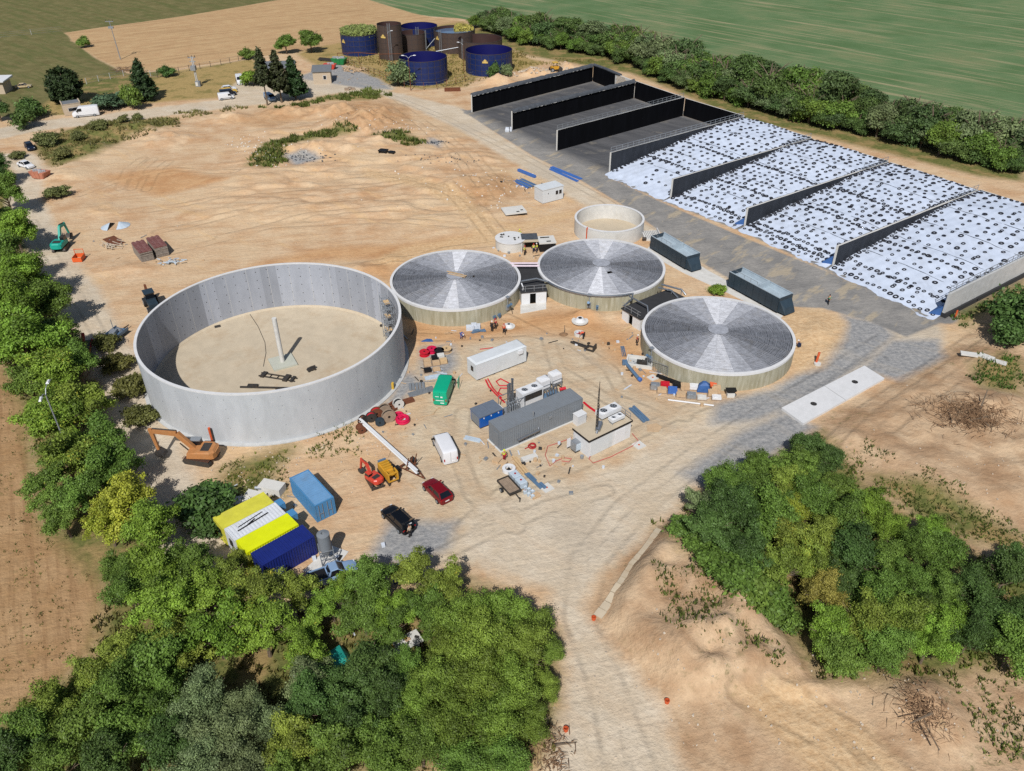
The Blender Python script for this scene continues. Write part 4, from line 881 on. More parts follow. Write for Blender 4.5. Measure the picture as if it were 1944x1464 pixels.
grp([(285,1010,58,GR,.12),(300,1075,64,GR,.12),(230,1075,46,GR2,.12),(360,1060,56,GR2,.15),(250,1130,50,GR2,.15),(390,1120,64,GR,.2,O_),(320,1150,62,GR,.18),(440,1100,46,OLV,.3,O_),(480,1140,58,OLV,.35,O_),(410,1200,66,GR,.25,O_),(340,1230,58,OLV,.2),(500,1200,62,GR,.25,O_),(560,1130,46,OLV,.3,O_),(570,1190,50,GR,.28,O_),(450,1060,30,OLV,.35,O_),(590,1250,44,GR,.2,O_)],
    'clump below the coloured containers', 'trees behind the coloured containers')
grp([(230,1240,62,OLV,.12),(300,1260,70,GR2,.12),(170,1290,58,OLV,.18),(240,1320,64,GR2,.1),(110,1350,60,OLV,.2),(160,1390,66,GR2,.15),(60,1400,64,GR2,.12),(250,1390,66,GR2,.1),(20,1450,60,GRD,.1),(110,1450,62,GR2,.1),(210,1460,66,GRD,.1),(310,1340,56,GR2,.1),(330,1420,60,GRD,.06)],
    'thicket in the bottom left corner', 'trees of the bottom left thicket')
grp([(390,1340,66,GRG,.02),(450,1350,56,GRG,.02),(360,1400,62,GRG,.02),(430,1410,72,GRG,.02),(500,1380,52,GRG,.02),(380,1470,66,GRG,.02),(470,1460,66,GRG,.03)], 'grey green clump at the bottom', 'grey green trees at the bottom', F_)
grp([(590,1290,52,GRG,.05),(640,1310,58,GRD,.03),(700,1270,60,GRD,.03),(590,1350,60,GRD,.05),(660,1370,64,GRD,.04),(730,1330,58,GRD,.04),(560,1420,60,OLV,.08),(640,1440,66,GR2,.08),(720,1400,58,GR2,.08),(740,1460,62,GR2,.1),(540,1470,60,GR2,.08)], 'thicket around the teal tarp', 'dark trees of the bottom thicket', CROWN+F_)
OL2 = K(112,134,54, 1.1)
grp([(880,1190,58,OL2,.02),(950,1170,60,OL2,.02),(1010,1190,50,OL2,.02),(1040,1230,38,OL2,.02),(850,1240,56,OL2,.02),(920,1240,66,OL2,.02),(995,1250,60,OL2,.02),(830,1300,62,OL2,.03),(905,1310,66,OL2,.02),(980,1320,64,OL2,.02),(1035,1300,38,OL2,.02),(790,1350,56,OL2,.05),(860,1380,66,OL2,.04),(940,1390,66,OL2,.04),(1005,1385,46,OL2,.03),(800,1420,60,GR2,.06),(880,1450,64,GR2,.06),(960,1450,56,GR2,.06),(780,1280,44,GR2,.08)],
    'dense clump beside the bottom road', 'olive trees beside the bottom road', F_)
grp([(700,1110,50,GR2,.08),(690,1165,52,GR2,.08),(745,1150,52,GR,.12),(790,1085,48,OLV,.3,O_),(840,1110,46,OLV,.3,O_),(800,1145,50,GR2,.15,O_),(850,1165,40,GR2,.15,O_),(650,1130,34,GR,.15,O_),(740,1195,44,GR2,.1,O_),(668,1112,42,GR,.12,O_),(628,1145,44,GR,.15,O_),(815,1190,36,GR2,.1,O_)],
    'clump below the black car', 'trees overhanging the yard')
grp([(1330,965,46,GRG,.03,O_),(1370,920,48,GR2,.03),(1390,980,62,GRD,.03),(1350,1020,52,GRD,.03),(1440,890,42,GR2,.05),(1430,940,52,GR2,.05),(1530,850,40,GRD,.04),(1570,880,36,GRD,.04),(1520,890,42,GR2,.06),(1490,930,46,OLV,.2),(1460,990,54,GR2,.05),(1540,950,52,GR2,.12),(1410,1050,54,GRD,.04),(1590,930,44,GR2,.06),(1600,985,54,GR2,.08),(1650,970,42,GR,.08),(1500,1030,48,OLV,.25),(1560,1030,54,OLV,.1),(1620,1050,58,GRD,.05),(1690,1010,40,GR,.1),(1480,1090,50,OLV,.2,O_),(1680,1070,54,GR2,.06),(1600,1110,54,GRD,.04),(1540,1080,46,OLV,.3),(1740,1050,46,GR2,.06),(1660,1130,60,GR2,.1),(1730,1110,52,GR2,.08),(1570,1200,56,GR,.12),(1640,1190,58,OLV,.15),(1710,1180,56,OLV,.12),(1760,1160,46,GR2,.08),(1600,1250,54,GR2,.08),(1680,1240,56,GR2,.1),(1760,1230,48,GR,.08),(1790,1060,46,GR2,.05),(1785,1130,46,GR2,.06),(1800,1190,46,GR,.06),(1770,1010,34,GR,.06)],
    'right hand thicket', 'trees of the right thicket', CROWN+F_)
grp([(1560,1130,50,BRN,.3,F_,'tree turning brown at the left flank of the right hand thicket'),(1500,985,36,YEL,.3,None,'yellowish tree in the middle of the right hand thicket')], '', 'yellowing trees')
grp([(1850,1120,56,GRD,.03),(1910,1090,54,GRD,.03),(1890,1170,60,GRD,.03),(1940,1180,56,GRD,.03),(1840,1210,50,GRD,.03),(1920,1230,50,GR2,.03),(1930,1060,34,GRD,.03)], 'group at the right edge', 'dark trees at the right edge')
# hedge behind the silage bays
hl = [(905,52),(960,72),(1020,88),(1090,100),(1150,108),(1215,128),(1280,160),(1350,185),(1420,205),(1500,228),(1580,246),(1660,262),(1740,282),(1820,304),(1890,322),(1960,335)]
hp = [G(u, v) for u, v in hl]; acc = []
for a, b in zip(hp[:-1], hp[1:]):
    n = max(1, round((b-a).length/4.6))
    for k in range(n): acc.append(a+(b-a)*(k/n))
nrm = Vector((0.64, 0.77, 0))
def bay_of(q):
    f = (Vector(SILO_B[7])-Vector(SILO_B[0])); k = (Vector((q[0], q[1]))-Vector(SILO_B[0])).dot(f)/f.length_squared*7
    if k < 0: return 'old steel tanks'
    return ['first empty bay','second empty bay','third empty bay','first tyre covered bay','second tyre covered bay','third tyre covered bay','fourth tyre covered bay'][min(6, int(k))]
for k, p in enumerate(acc):
    for row in range(3 if k > 8 else 2):
        q = p+nrm*(0.6+row*4.6)+Vector((random.uniform(-1.2,1.2), random.uniform(-1.2,1.2), 0)); s = random.uniform(0.72, 1.22)*(0.85 if k < 8 else 1.05)*(0.82 if row == 0 else 1.1)
        tree('hedge tree %s, behind the %s' % (['on the bay side', 'in the middle row', 'on the field side'][row], bay_of(q)), (q[0], q[1], 0), s, random.choice([GRG, GR2, K(92,116,60,1.2), K(86,108,62,1.2)]), 0.03, CROWN_HEDGE, group='trees of the long hedge')
grp([(1905,245,26,GRD,.03,CROWN_FAR,'dark tree sticking up from the hedge near the right edge')], '', None)
# single trees near the yard at the back
grp([(540,74,23,GR2,.03,CROWN_FAR,'left one of two round trees at the edge of the straw field'),(588,70,24,GR2,.03,CROWN_FAR,'right one of two round trees at the edge of the straw field'),(-8,200,26,GRD,.03,CROWN_FAR,'dark tree cut by the left edge of the picture near the lane')], '', None)
def bush(label, u, v, w_, col, y=0.05, sz=1.0, group=None, name='bush', cat='bush'):
    p = on(u, v); return tree(label, (p[0], p[1], p[2]-0.1), w_/2.0, col, y, CROWN_LOW, TRUNK_LOW, group, name, sz, cat)
bush('dark green bush beside the left lane, before the white van', 62, 225, 4.2, GRD, 0.02, 0.9)
bush('spiky dark bush at the lane verge below the rounded bush', 50, 243, 3.4, GRD, 0.0, 1.1)
bush('rounded bush standing alone at the lane, right of the white van', 255, 208, 2.9, GR2, 0.02, 1.7)
bush('wide low juniper beside the parked white delivery van', 212, 206, 5.2, K(92,116,86), 0.0, 0.6)
bush('bright green rounded bush at the car park', 482, 162, 3.6, GR, 0.0, 0.9)
bush('bush before the front blue steel tank', 762, 162, 4.2, GRG, 0.0, 1.2)
bush('small upright bush at the foot of the blue tank nearest the hedge', 938, 148, 2.2, GRD, 0.0, 1.5)
bush('second small bush at the foot of the blue tank nearest the hedge', 962, 145, 1.9, GRG, 0.0, 1.4)
bush('green bush on the fence line left of the two round trees', 472, 112, 2.8, GR2)
bush('bush at the fence below the leaning power pole', 320, 145, 2.6, GRD)
bush('small tree like bush at the corner of the straw field', 160, 90, 2.3, GR2, 0, 1.3)
bush('small bush between the boarded tanks and the second grey hopper', 1362, 556, 1.6, GR, 0, 0.8)
for (u, v, w_) in [(92,275,3.2),(120,300,2.6),(150,265,2.2),(190,245,2.4),(235,232,2.0),(262,228,1.8),(110,375,2.6),(35,300,2.0)]:
    bush('scrubby grey green bush among the weeds left of the bare earth field', u, v, w_, K(120,124,74), 0.05, 0.7, 'bushes on the left earth banks')
for (u, v, w_) in [(1300,1010,1.8),(1330,1040,1.9),(1360,1075,2.1),(1395,1100,2.3),(1425,1130,2.8),(1450,1150,2.6),(1480,1185,2.0)]:
    bush('bright green shrub along the left foot of the right hand thicket', u, v, w_, GR2, 0.02, 0.9, 'shrubs at the foot of the right thicket')
for (u, v, w_) in [(1925,630,4.6),(1940,600,3.6),(1905,650,3.0)]:
    bush('dark bush on the slope behind the bare concrete wall, at the right edge', u, v, w_, GRD, 0.02, 0.9, 'bushes at the right edge')
for (u, v, w_) in [(250,745,2.6),(225,700,2.4),(270,800,2.2),(205,660,2.0)]:
    bush('dry olive bush between the left lane and the big tank', u, v, w_, K(112,112,60), 0.1, 0.8, 'bushes left of the big tank')
bush('dark bush shading the left end of the yellow container', 395, 975, 3.4, GRD, 0.02, 0.9)
bush('second dark bush left of the yellow container', 415, 1005, 2.8, GRD, 0.02, 0.8)
# conifers
def conifer_crown(h, r, z0, dense, seed, size=0.3, round_=False):
    rs = np.random.default_rng(seed); C, Nn = [], []; z = z0
    while z < h:
        q = (z-z0)/(h-z0); rad = r*((1-q)**0.75 if not round_ else math.sqrt(max(0.02, 1-(2*q*0.92-0.72)**2 if q > 0.39 else 0.75+q*0.6)))+0.15
        nb = max(3, int(9*rad/r+3))
        for k in range(nb):
            a = rs.uniform(0, 6.28); L = rad*rs.uniform(0.7, 1.08); n = int(dense*L)+4; tt = rs.uniform(0.25, 1, n)
            d = np.array([math.cos(a), math.sin(a), 0]); p = d*L*tt[:, None]; p[:, 2] += z+0.25*L*tt**2-0.12*L; p += rs.normal(0, 0.22, (n, 3)); C.append(p); Nn.append(np.tile(d*0.7+np.array([0,0,0.6]), (n, 1)))
        z += 0.42
    C = np.concatenate(C); Nn = np.concatenate(Nn); n = len(C)
    return leaves_mesh('crown', C, Nn, size, np.clip(rs.normal(0.45, 0.22, n), 0, 1), np.ones(n), 0.3, 2.2)
def conifer(label, u, v, h, r, z0, dense, seed, col, round_=False):
    p = on(u, v); t = thing('conifer_tree', label, 'tree', p); m = MB().tube([(0,0,-0.2),(0,0,h*0.5),(0.1,0,h*0.97)], [0.3, 0.2, 0.05], 8)
    for k in range(7): a = k*1.9; m.tube([(0,0,z0+k*0.8),(math.cos(a)*r*0.8, math.sin(a)*r*0.8, z0+k*0.8+0.3)], [0.08, 0.03], 4)
    P('trunk', m, 'bark', t); c = P('crown', conifer_crown(h, r, z0, dense, seed, 0.34, round_), None, t); c.color = (*col, 0)
conifer('broad dense dark spruce behind the small flat roofed hut', 131, 195, 9.5, 4.6, 0.8, 26, 1, K(58,74,42,1.1), True)
conifer('dark layered pine standing alone on the dry lawn', 277, 190, 11, 3.9, 1.2, 22, 2, K(56,76,44,1.1))
conifer('thin tall pine at the left of the pine group', 508, 200, 15, 2.6, 6.0, 14, 3, K(66,74,46,1.1))
conifer('middle pine of the pine group by the car park', 535, 195, 14, 3.3, 4.0, 15, 4, K(66,72,44,1.1))
conifer('right hand dense pine of the pine group', 562, 188, 11.5, 3.6, 2.0, 20, 5, K(54,78,42,1.1))
# grass, weeds: uncountable blades
def grass(label, polys, dens, hgt, cols, name='grass', clump=0.6, seed=1):
    rs = np.random.default_rng(seed); Vv, Cc = [], []
    for poly in polys:
        poly = px(*poly); xs = [p[0] for p in poly]; ys = [p[1] for p in poly]; A = (max(xs)-min(xs))*(max(ys)-min(ys)); n = int(A*dens)
        X = rs.uniform(min(xs), max(xs), n); Y = rs.uniform(min(ys), max(ys), n)
        sd = sdist(X, Y, poly); nn = fbm(X*clump, Y*clump, 3); k = (sd > -1.0) & (nn > 0.46-np.clip(sd, -1, 1)*0.10)
        X, Y = X[k], Y[k]; n = len(X)
        for rep in range(3):
            x = X+rs.normal(0, 0.12, n); y = Y+rs.normal(0, 0.12, n)
            i = np.clip(np.searchsorted(gx, x)-1, 0, len(gx)-2); j = np.clip(np.searchsorted(gy, y)-1, 0, len(gy)-2); z = GZ[i, j]-0.04
            h = hgt*rs.uniform(0.5, 1.3, n); a = rs.uniform(0, 6.28, n); wv = hgt*0.22; le = rs.normal(0, 0.35, (n, 2))*h[:, None]
            Vv.append(np.stack([np.stack([x-np.cos(a)*wv, y-np.sin(a)*wv, z], 1), np.stack([x+np.cos(a)*wv, y+np.sin(a)*wv, z], 1), np.stack([x+le[:,0], y+le[:,1], z+h], 1)], 1)); Cc.append(np.clip(fbm(X*0.3+5, Y*0.3, 2)+rs.normal(0, 0.2, n), 0, 1))
    V = np.concatenate(Vv); n = len(V); me = bpy.data.meshes.new(name); me.vertices.add(3*n); me.vertices.foreach_set('co', V.reshape(-1).astype(np.float32))
    me.loops.add(3*n); me.loops.foreach_set('vertex_index', np.arange(3*n, dtype=np.int32)); me.polygons.add(n); me.polygons.foreach_set('loop_start', np.arange(0, 3*n, 3, dtype=np.int32)); me.polygons.foreach_set('loop_total', np.full(n, 3, np.int32)); me.update(calc_edges=True)
    for kk, v in (('tint', np.repeat(np.concatenate(Cc), 3)), ('yel', np.ones(3*n))): me.attributes.new(kk, 'FLOAT', 'POINT').data.foreach_set('value', v.astype(np.float32))
    me.materials.append(fm); o = bpy.data.objects.new(name, me); COL.objects.link(o); o.color = (*cols, 0); tag(o, label, 'grass', kind='stuff'); return o
grass('green weeds on the low banks of the bare earth field', [[(470,322),(495,285),(560,265),(640,250),(680,256),(600,270),(540,285),(545,310),(500,326)],[(700,268),(760,256),(810,272),(790,286),(730,272)],[(480,205),(540,205),(620,186),(700,168),(745,182),(700,190),(620,190),(560,212)]], 5, 0.8, K(112,124,60), seed=2)
grass('sparse weeds on the earth banks by the left lane', [[(80,300),(110,255),(190,230),(340,225),(345,245),(240,270),(180,300),(100,322)],[(330,215),(420,205),(470,195),(470,205),(360,228)]], 2.5, 0.7, K(136,132,78), clump=0.35, seed=3)
grass('rough grass strip in front of the big tank', [[(395,945),(430,888),(540,848),(680,800),(690,830),(560,862),(525,900),(545,935),(480,960),(430,1010),(390,1000)],[(560,870),(640,850),(690,860),(640,880)]], 5, 0.42, K(118,126,58), seed=4)
grass('undergrowth under the bottom and left trees', [[(-20,1500),(0,1390),(170,1260),(210,1120),(330,1060),(480,1110),(600,1180),(720,1160),(860,1120),(1040,1210),(1050,1330),(1020,1480)],[(10,420),(90,560),(140,680),(200,790),(280,950),(200,1020),(110,960),(70,800),(20,700),(-20,520)]], 3, 0.55, K(112,108,58), seed=5)
grass('undergrowth around the right hand thicket', [[(1240,1000),(1330,1040),(1430,1130),(1510,1210),(1560,1290),(1780,1300),(1860,1270),(1944,1290),(1944,1060),(1760,1000),(1640,920),(1560,830),(1400,890),(1300,960)]], 3, 0.6, K(108,118,56), seed=6)
grass('tufts of weeds on the dry dirt slope at the bottom right', [[(1230,1100),(1330,1120),(1440,1210),(1490,1260),(1380,1300),(1300,1260)],[(1640,900),(1760,910),(1944,1000),(1944,1050),(1780,1000)],[(1790,1290),(1944,1280),(1944,1450),(1860,1420)],[(1550,870),(1640,840),(1700,880),(1640,920)]], 6, 0.42, K(112,126,60), clump=0.3, seed=7)
grass('grass tufts at the right edge by the brush pile', [[(1830,720),(1860,690),(1920,680),(1944,720),(1930,760),(1870,745)],[(1800,600),(1944,532),(1944,552),(1830,622)]], 5, 0.5, K(92,120,52), seed=8)
grass('dry grass and weeds around the old steel tanks and hedge foot', [[(640,110),(700,90),(900,60),(990,100),(1010,125),(930,150),(880,165),(760,165),(690,140)],[(860,60),(1000,108),(1150,118),(1000,125),(940,110)]], 1.6, 0.55, K(150,140,78), clump=0.3, seed=9)
grass('seedlings sprouting on the ploughed field edge', [[(0,1000),(60,960),(150,1080),(170,1200),(60,1330),(0,1370)],[(-10,700),(40,770),(50,900),(0,950)]], 1.6, 0.28, K(98,112,48), clump=0.6, seed=10)
# reeds growing out of two old tanks
def reeds(label, c, r, z, n, h, col, seed, half=None):
    rs = np.random.default_rng(seed); rr = r*np.sqrt(rs.random(n)); a = rs.uniform(0, 6.28, n) if half is None else rs.uniform(half[0], half[1], n)
    C = np.stack([c[0]+rr*np.cos(a), c[1]+rr*np.sin(a), z+h*rs.random(n)], 1)
    me = leaves_mesh('reeds', C, np.tile([0,-1,0.3], (n, 1)), 0.5, rs.random(n), np.ones(n), 0.1, 2.4); o = bpy.data.objects.new('reeds', me); COL.objects.link(o); o.color = (*col, 0); tag(o, label, 'reeds', kind='stuff')
reeds('reeds filling the top of the left end blue tank', (-50.46,290.94), 5.9, 5.8, 3200, 2.0, K(128,140,78), 1)
reeds('yellow weeds on the rim of the water filled brown tank', (-18.6,294.46), 6.5, 5.6, 900, 1.3, K(170,160,80), 2, (0.2, 1.5))
# ------------------------------------------------------------------ containers and cabins
def wave(mb, L, z0, z1, pitch, dep, y, sgn, x0=0.0):
    """corrugated sheet along x at depth y, ribs out to sgn"""
    n = int(L/pitch); pr = []
    for k in range(n):
        a = x0+L*k/n; b = x0+L*(k+1)/n; d = b-a
        pr += [(a, 0), (a+d*0.3, 0), (a+d*0.42, dep), (a+d*0.88, dep)]
    pr.append((x0+L, 0)); V = []; F = []
    for x, q in pr: V += [(x, y+sgn*q, z0), (x, y+sgn*q, z1)]
    for k in range(len(pr)-1): F.append((2*k, 2*k+2, 2*k+3, 2*k+1))
    return mb.add(V, F)
def container(name, label, cat, n, rz, L, W_, H, body, roof=None, doors=None, group=None, ribs=True):
    """origin at the near corner; long side along +x, depth along +y"""
    t = thing(name, label, cat, n, rz, group); roof = roof or body
    P('side_wall', wave(MB(), L-0.24, 0.18, H-0.12, 0.28, 0.05, 0.06, -1, 0.12), body, t); P('side_wall', wave(MB(), L-0.24, 0.18, H-0.12, 0.28, 0.05, W_-0.06, 1, 0.12), body, t)
    m = MB()
    for y in (0, W_-0.12): m.b(0, L, y, y+0.12, 0.0, 0.18).b(0, L, y, y+0.12, H-0.12, H)
    for x in (0, L-0.12): m.b(x, x+0.12, 0.12, W_-0.12, 0.0, 0.18).b(x, x+0.12, 0.12, W_-0.12, H-0.12, H)
    P('frame', m, body, t)
    for x in (0, L-0.12):
        for y in (0, W_-0.12): P('corner_post', MB().b(x, x+0.12, y, y+0.12, 0.18, H-0.12), body, t)
    if ribs:
        m = MB(); k = int((L-0.3)/0.36)
        m.b(0.12, L-0.12, 0.12, W_-0.12, H-0.08, H-0.045)
        for i in range(k): x = 0.15+(L-0.3)*i/k; m.b(x+0.05, x+0.22, 0.14, W_-0.14, H-0.045, H-0.005)
        P('roof', m, roof, t)
    else: P('roof', MB().b(0.12, L-0.12, 0.12, W_-0.12, H-0.08, H-0.01), roof, t)
    for e, x in ((0, 0.05), (1, L-0.05)):
        if doors == e:
            for k in range(2):
                y0 = 0.14+k*(W_-0.28)/2; dm = MB(); sx = -1 if e == 0 else 1
                d = P('door', MB().b(x-0.03, x+0.03, y0, y0+(W_-0.3)/2, 0.2, H-0.14), body, t)
                for q in range(4): dm.b(x+sx*0.03-0.01, x+sx*0.03+0.02, y0+0.06, y0+(W_-0.3)/2-0.06, 0.35+q*0.5, 0.55+q*0.5)
                P('door_panel', dm, body, d)
                P('locking_bar', MB().b(x+sx*0.10-0.02, x+sx*0.10+0.02, y0+0.28, y0+0.33, 0.2, H-0.14), 'galv', d); P('locking_bar', MB().b(x+sx*0.10-0.02, x+sx*0.10+0.02, y0+0.75, y0+0.80, 0.2, H-0.14), 'galv', d)
                P('handle', MB().b(x+sx*0.13-0.02, x+sx*0.13+0.02, y0+0.3, y0+0.75, 1.05, 1.1), 'galv', d)
        else:
            P('end_wall', MB().b(x-0.03, x+0.03, 0.12, W_-0.12, 0.18, H-0.12), body, t)
    return t
tg_ = container('grey_container', 'long grey corrugated container with silver flue pipe on its side', 'container', (-1.41,77.70,0.1), 0.586, 12.6, 2.75, 2.95, 'container_grey')
P('plinth', MB().b(-0.2, 12.8, -0.2, 2.95, -0.1, 0.0), 'concrete_light', tg_)
m = MB(); m.tube([(2.2,-0.45,1.0),(5.4,-0.45,1.2)], 0.16, 10); m.tube([(5.4,-0.45,1.2),(5.5,-0.15,1.4)], 0.12, 8)
P('flue_pipe', m, 'steel', tg_, True)
m = MB()
for x in (2.4, 3.6, 4.8): m.b(x, x+0.06, -0.5, -0.02, 0.85, 0.92).b(x, x+0.05, -0.3, -0.25, 0.4, 0.9)
P('pipe_bracket', m, 'galv', tg_); P('vent_stack', MB().tube([(5.0,0.3,2.9),(5.0,0.3,3.9)], 0.12, 8), 'galv', tg_); P('wall_box', MB().b(7.2, 7.6, -0.14, -0.02, 1.9, 2.3), 'galv', tg_)
P('end_door', MB().b(-0.05, -0.005, 0.5, 1.7, 0.25, 2.3), 'container_grey', tg_)
twc = thing('white_container', 'long smooth white container with a small window in its left end', 'container', (-4.91,93.03,0.25), 0.599)
P('shell', MB().b(0, 8.47, 0, 2.35, 0.0, 2.45), 'cabin_white', twc); P('roof', MB().loft([[(-0.04,-0.04,2.46),(8.51,-0.04,2.46),(8.51,2.39,2.46),(-0.04,2.39,2.46)],[(0.25,0.25,2.64),(8.2,0.25,2.64),(8.2,2.1,2.64),(0.25,2.1,2.64)]]), 'cabin_white', twc)
w1 = P('window', MB().b(-0.05, -0.004, 0.75, 1.35, 1.0, 1.75), 'dark_steel', twc); P('pane', MB().b(-0.07, -0.055, 0.82, 1.28, 1.07, 1.68), 'glass', w1)
P('air_unit', MB().b(7.0, 7.7, -0.3, -0.005, 1.75, 2.3), 'white_plastic', twc)
m = MB()
for x in (0.4, 2.8, 5.4, 7.8): m.b(x, x+0.35, 0.1, 2.2, -0.25, -0.002)
P('support_block', m, 'dark_steel', twc)
tb_ = container('blue_shipping_container', 'light blue shipping container with closed doors, standing alone', 'container', (-21.73,65.53,0.02), 0.674+math.pi/2, 6.06, 2.40, 2.45, 'container_blue', 'container_blue_roof', 0)
# its long side runs to the left-back: shift so that the near corner is the door end
tb_.rotation_euler = (0,0,0.674+math.pi/2); tb_.location = Vector((-21.73,65.53,0.02))+Vector((math.cos(0.674)*2.40, math.sin(0.674)*2.40, 0))
A = Vector((-32.31,63.79,0)); B = Vector((-27.94,67.79,0)); ux = (B-A).normalized(); uy = Vector((ux[1], -ux[0], 0)); rzc = math.atan2(ux[1], ux[0]); Lc = (B-A).length
for k, (body, lab) in enumerate((('container_yellow', 'dull yellow container at the far side of the four side by side'), ('container_white', 'white container between the two yellow ones, dark bars on its roof'), ('container_lime', 'bright lime yellow container beside the navy one'), ('container_navy', 'navy blue container nearest the camera of the four side by side'))):
    o = A+uy*(2.42*(k+1)+(0.25 if k == 3 else 0))+ux*(0.5 if k == 3 else 0.1*k)
    t = container('site_container', lab, 'container', o, rzc, Lc+0.1, 2.36, 2.62, body, ribs=(k in (1, 3)))
    P('end_window', MB().b(-0.06, -0.004, 0.8, 1.5, 1.0, 1.9), 'glass', t)
    if k == 1:
        for (x0, y0, x1, y1, w_) in ((0.9,1.0,4.6,1.35,.10),(1.2,1.5,4.2,1.9,.05),(2.1,1.15,3.1,1.5,.09)): P('roof_bar', MB().bar((x0,y0,2.68),(x1,y1,2.68), w_, 0.08), 'black', t)
for k, (u, v) in enumerate(((533,964),(556,984))):
    solo('air_conditioner', ['small blue air conditioner box on the end of the white container', 'small blue air conditioner box on the end of the lime container'][k], 'air conditioner', MB().b(-0.4, 0.4, -0.5, 0.5, 0, 0.8).b(-0.42, 0.42, -0.52, 0.52, 0.8, 0.84), 'container_blue', G(u, v, 1.7), rzc)
def cabin(label, p, q, depth, h, wins, z=0.15, mat='cabin_white', name='site_cabin'):
    a = on(*p); b = on(*q); L = (b-a).length; t = thing(name, label, 'cabin', (a[0], a[1], a[2]), heading(a, b))
    P('shell', MB().b(0, L, 0, depth, z, h), mat, t); P('roof', MB().b(-0.08, L+0.08, -0.08, depth+0.08, h, h+0.14), mat, t); P('base', MB().b(0.1, L-0.1, 0.1, depth-0.1, 0, z), 'concrete_light', t)
    for (x0, x1, z0, z1) in wins:
        f = P('window', MB().b(L*x0-0.06, L*x1+0.06, -0.04, -0.003, z0-0.06, z1+0.06), 'white_paint', t); P('pane', MB().b(L*x0, L*x1, -0.055, -0.043, z0, z1), 'glass', f)
    return t, L
cabin('white site cabin with two dark windows beside the blue beams', (1030,388), (1069,378), 3.0, 2.85, [(0.62,0.74,1.4,2.2),(0.79,0.91,1.4,2.2),(0.25,0.28,1.9,2.15)])
# hut by the lane and the small house by the car park
t, L = cabin('small flat roofed concrete hut beside the parked white delivery van', (124,221), (158,216), 3.4, 2.9, [(0.28,0.8,1.1,1.9)], mat='plaster', name='hut')
P('parapet', MB().b(-0.1, 0.15, -0.1, 3.5, 3.04, 3.3).b(L-0.15, L+0.1, -0.1, 3.5, 3.04, 3.3), 'plaster', t); P('roof_felt', MB().b(0.15, L-0.15, 0, 3.4, 3.042, 3.08), 'roof_grey', t)
def house(label, loc, rz, L, W_, h, wins, roof='roof_grey', rise=0.5, oh=0.3):
    t = thing('house', label, 'house', loc, rz); P('wall', MB().b(0, L, 0, W_, 0, h), 'plaster', t)
    P('roof', MB().loft([[(-oh,-oh,h+0.002),(L+oh,-oh,h+0.002),(L+oh,W_+oh,h+0.002),(-oh,W_+oh,h+0.002)],[(-oh,-oh,h+0.25),(L+oh,-oh,h+0.25),(L+oh,W_+oh,h+0.25+rise),(-oh,W_+oh,h+0.25+rise)]]), roof, t)
    for (x0, x1, z0, z1) in wins:
        f = P('window', MB().b(x0-0.1, x1+0.1, -0.05, -0.003, z0-0.1, z1+0.1), 'white_paint', t); P('pane', MB().b(x0, x1, -0.08, -0.055, z0, z1), 'glass', f)
    return t
house('small house with grey flat roof right of the pines', G(596,160), R(8), 5.2, 5.5, 3.4, [(3.0,3.8,1.3,2.3)])
house('low grey roofed building hidden behind the pines', G(492,152), R(6), 10.5, 6, 3.2, [(1,2,1,2),(4,5.5,1,2)])
house('white roofed building at the left edge beyond the fence', G(-40,180), R(4), 7.5, 5, 3.4, [(1,2,1,2)], 'white_paint', 0.3, 0.8)
# pump rooms between the tanks
def pump_room(label, p, q, depth, h):
    a = G(*p); b = G(*q); L = (b-a).length; t = thing('pump_room', label, 'building', a, heading(a, b))
    P('front_wall', MB().b(0, L*0.34, 0, 0.25, 0, h).b(L*0.58, L, 0, 0.25, 0, h).b(L*0.34, L*0.58, 0, 0.25, h*0.86, h), 'white_paint', t)
    P('doorway', MB().b(L*0.34, L*0.58, 0.26, 0.4, 0, h*0.86), 'void', t); P('body', MB().b(0.02, L-0.02, 0.41, depth, 0, h-0.01), 'concrete_light', t)
    P('roof', MB().b(-0.15, L+0.15, -0.2, depth+0.2, h, h+0.18), 'asphalt_roof', t)
    m = MB()
    for x in (L*0.15, L*0.5, L*0.85): m.b(x-0.03, x+0.03, -0.1, -0.04, h+0.18, h+1.2)
    m.b(0, L, -0.1, -0.05, h+1.15, h+1.2).b(0, L, -0.1, -0.05, h+0.65, h+0.70); P('railing', m, 'galv', t); return t
pump_room('black roofed pump room between the left and middle boarded tanks', (990,579), (1037,575), 9.5, 2.2)
pump_room('black roofed pump room between the middle and right boarded tanks', (1180,608), (1214,628), 10.0, 2.0)
solo('concrete_apron', 'white concrete apron in front of the pump room between left and middle boarded tanks', 'slab', MB().slab([tuple(G(*q)[:2]) for q in ((988,596),(1037,587),(1037,575),(988,579))], 0.0, 0.08), 'concrete_light')
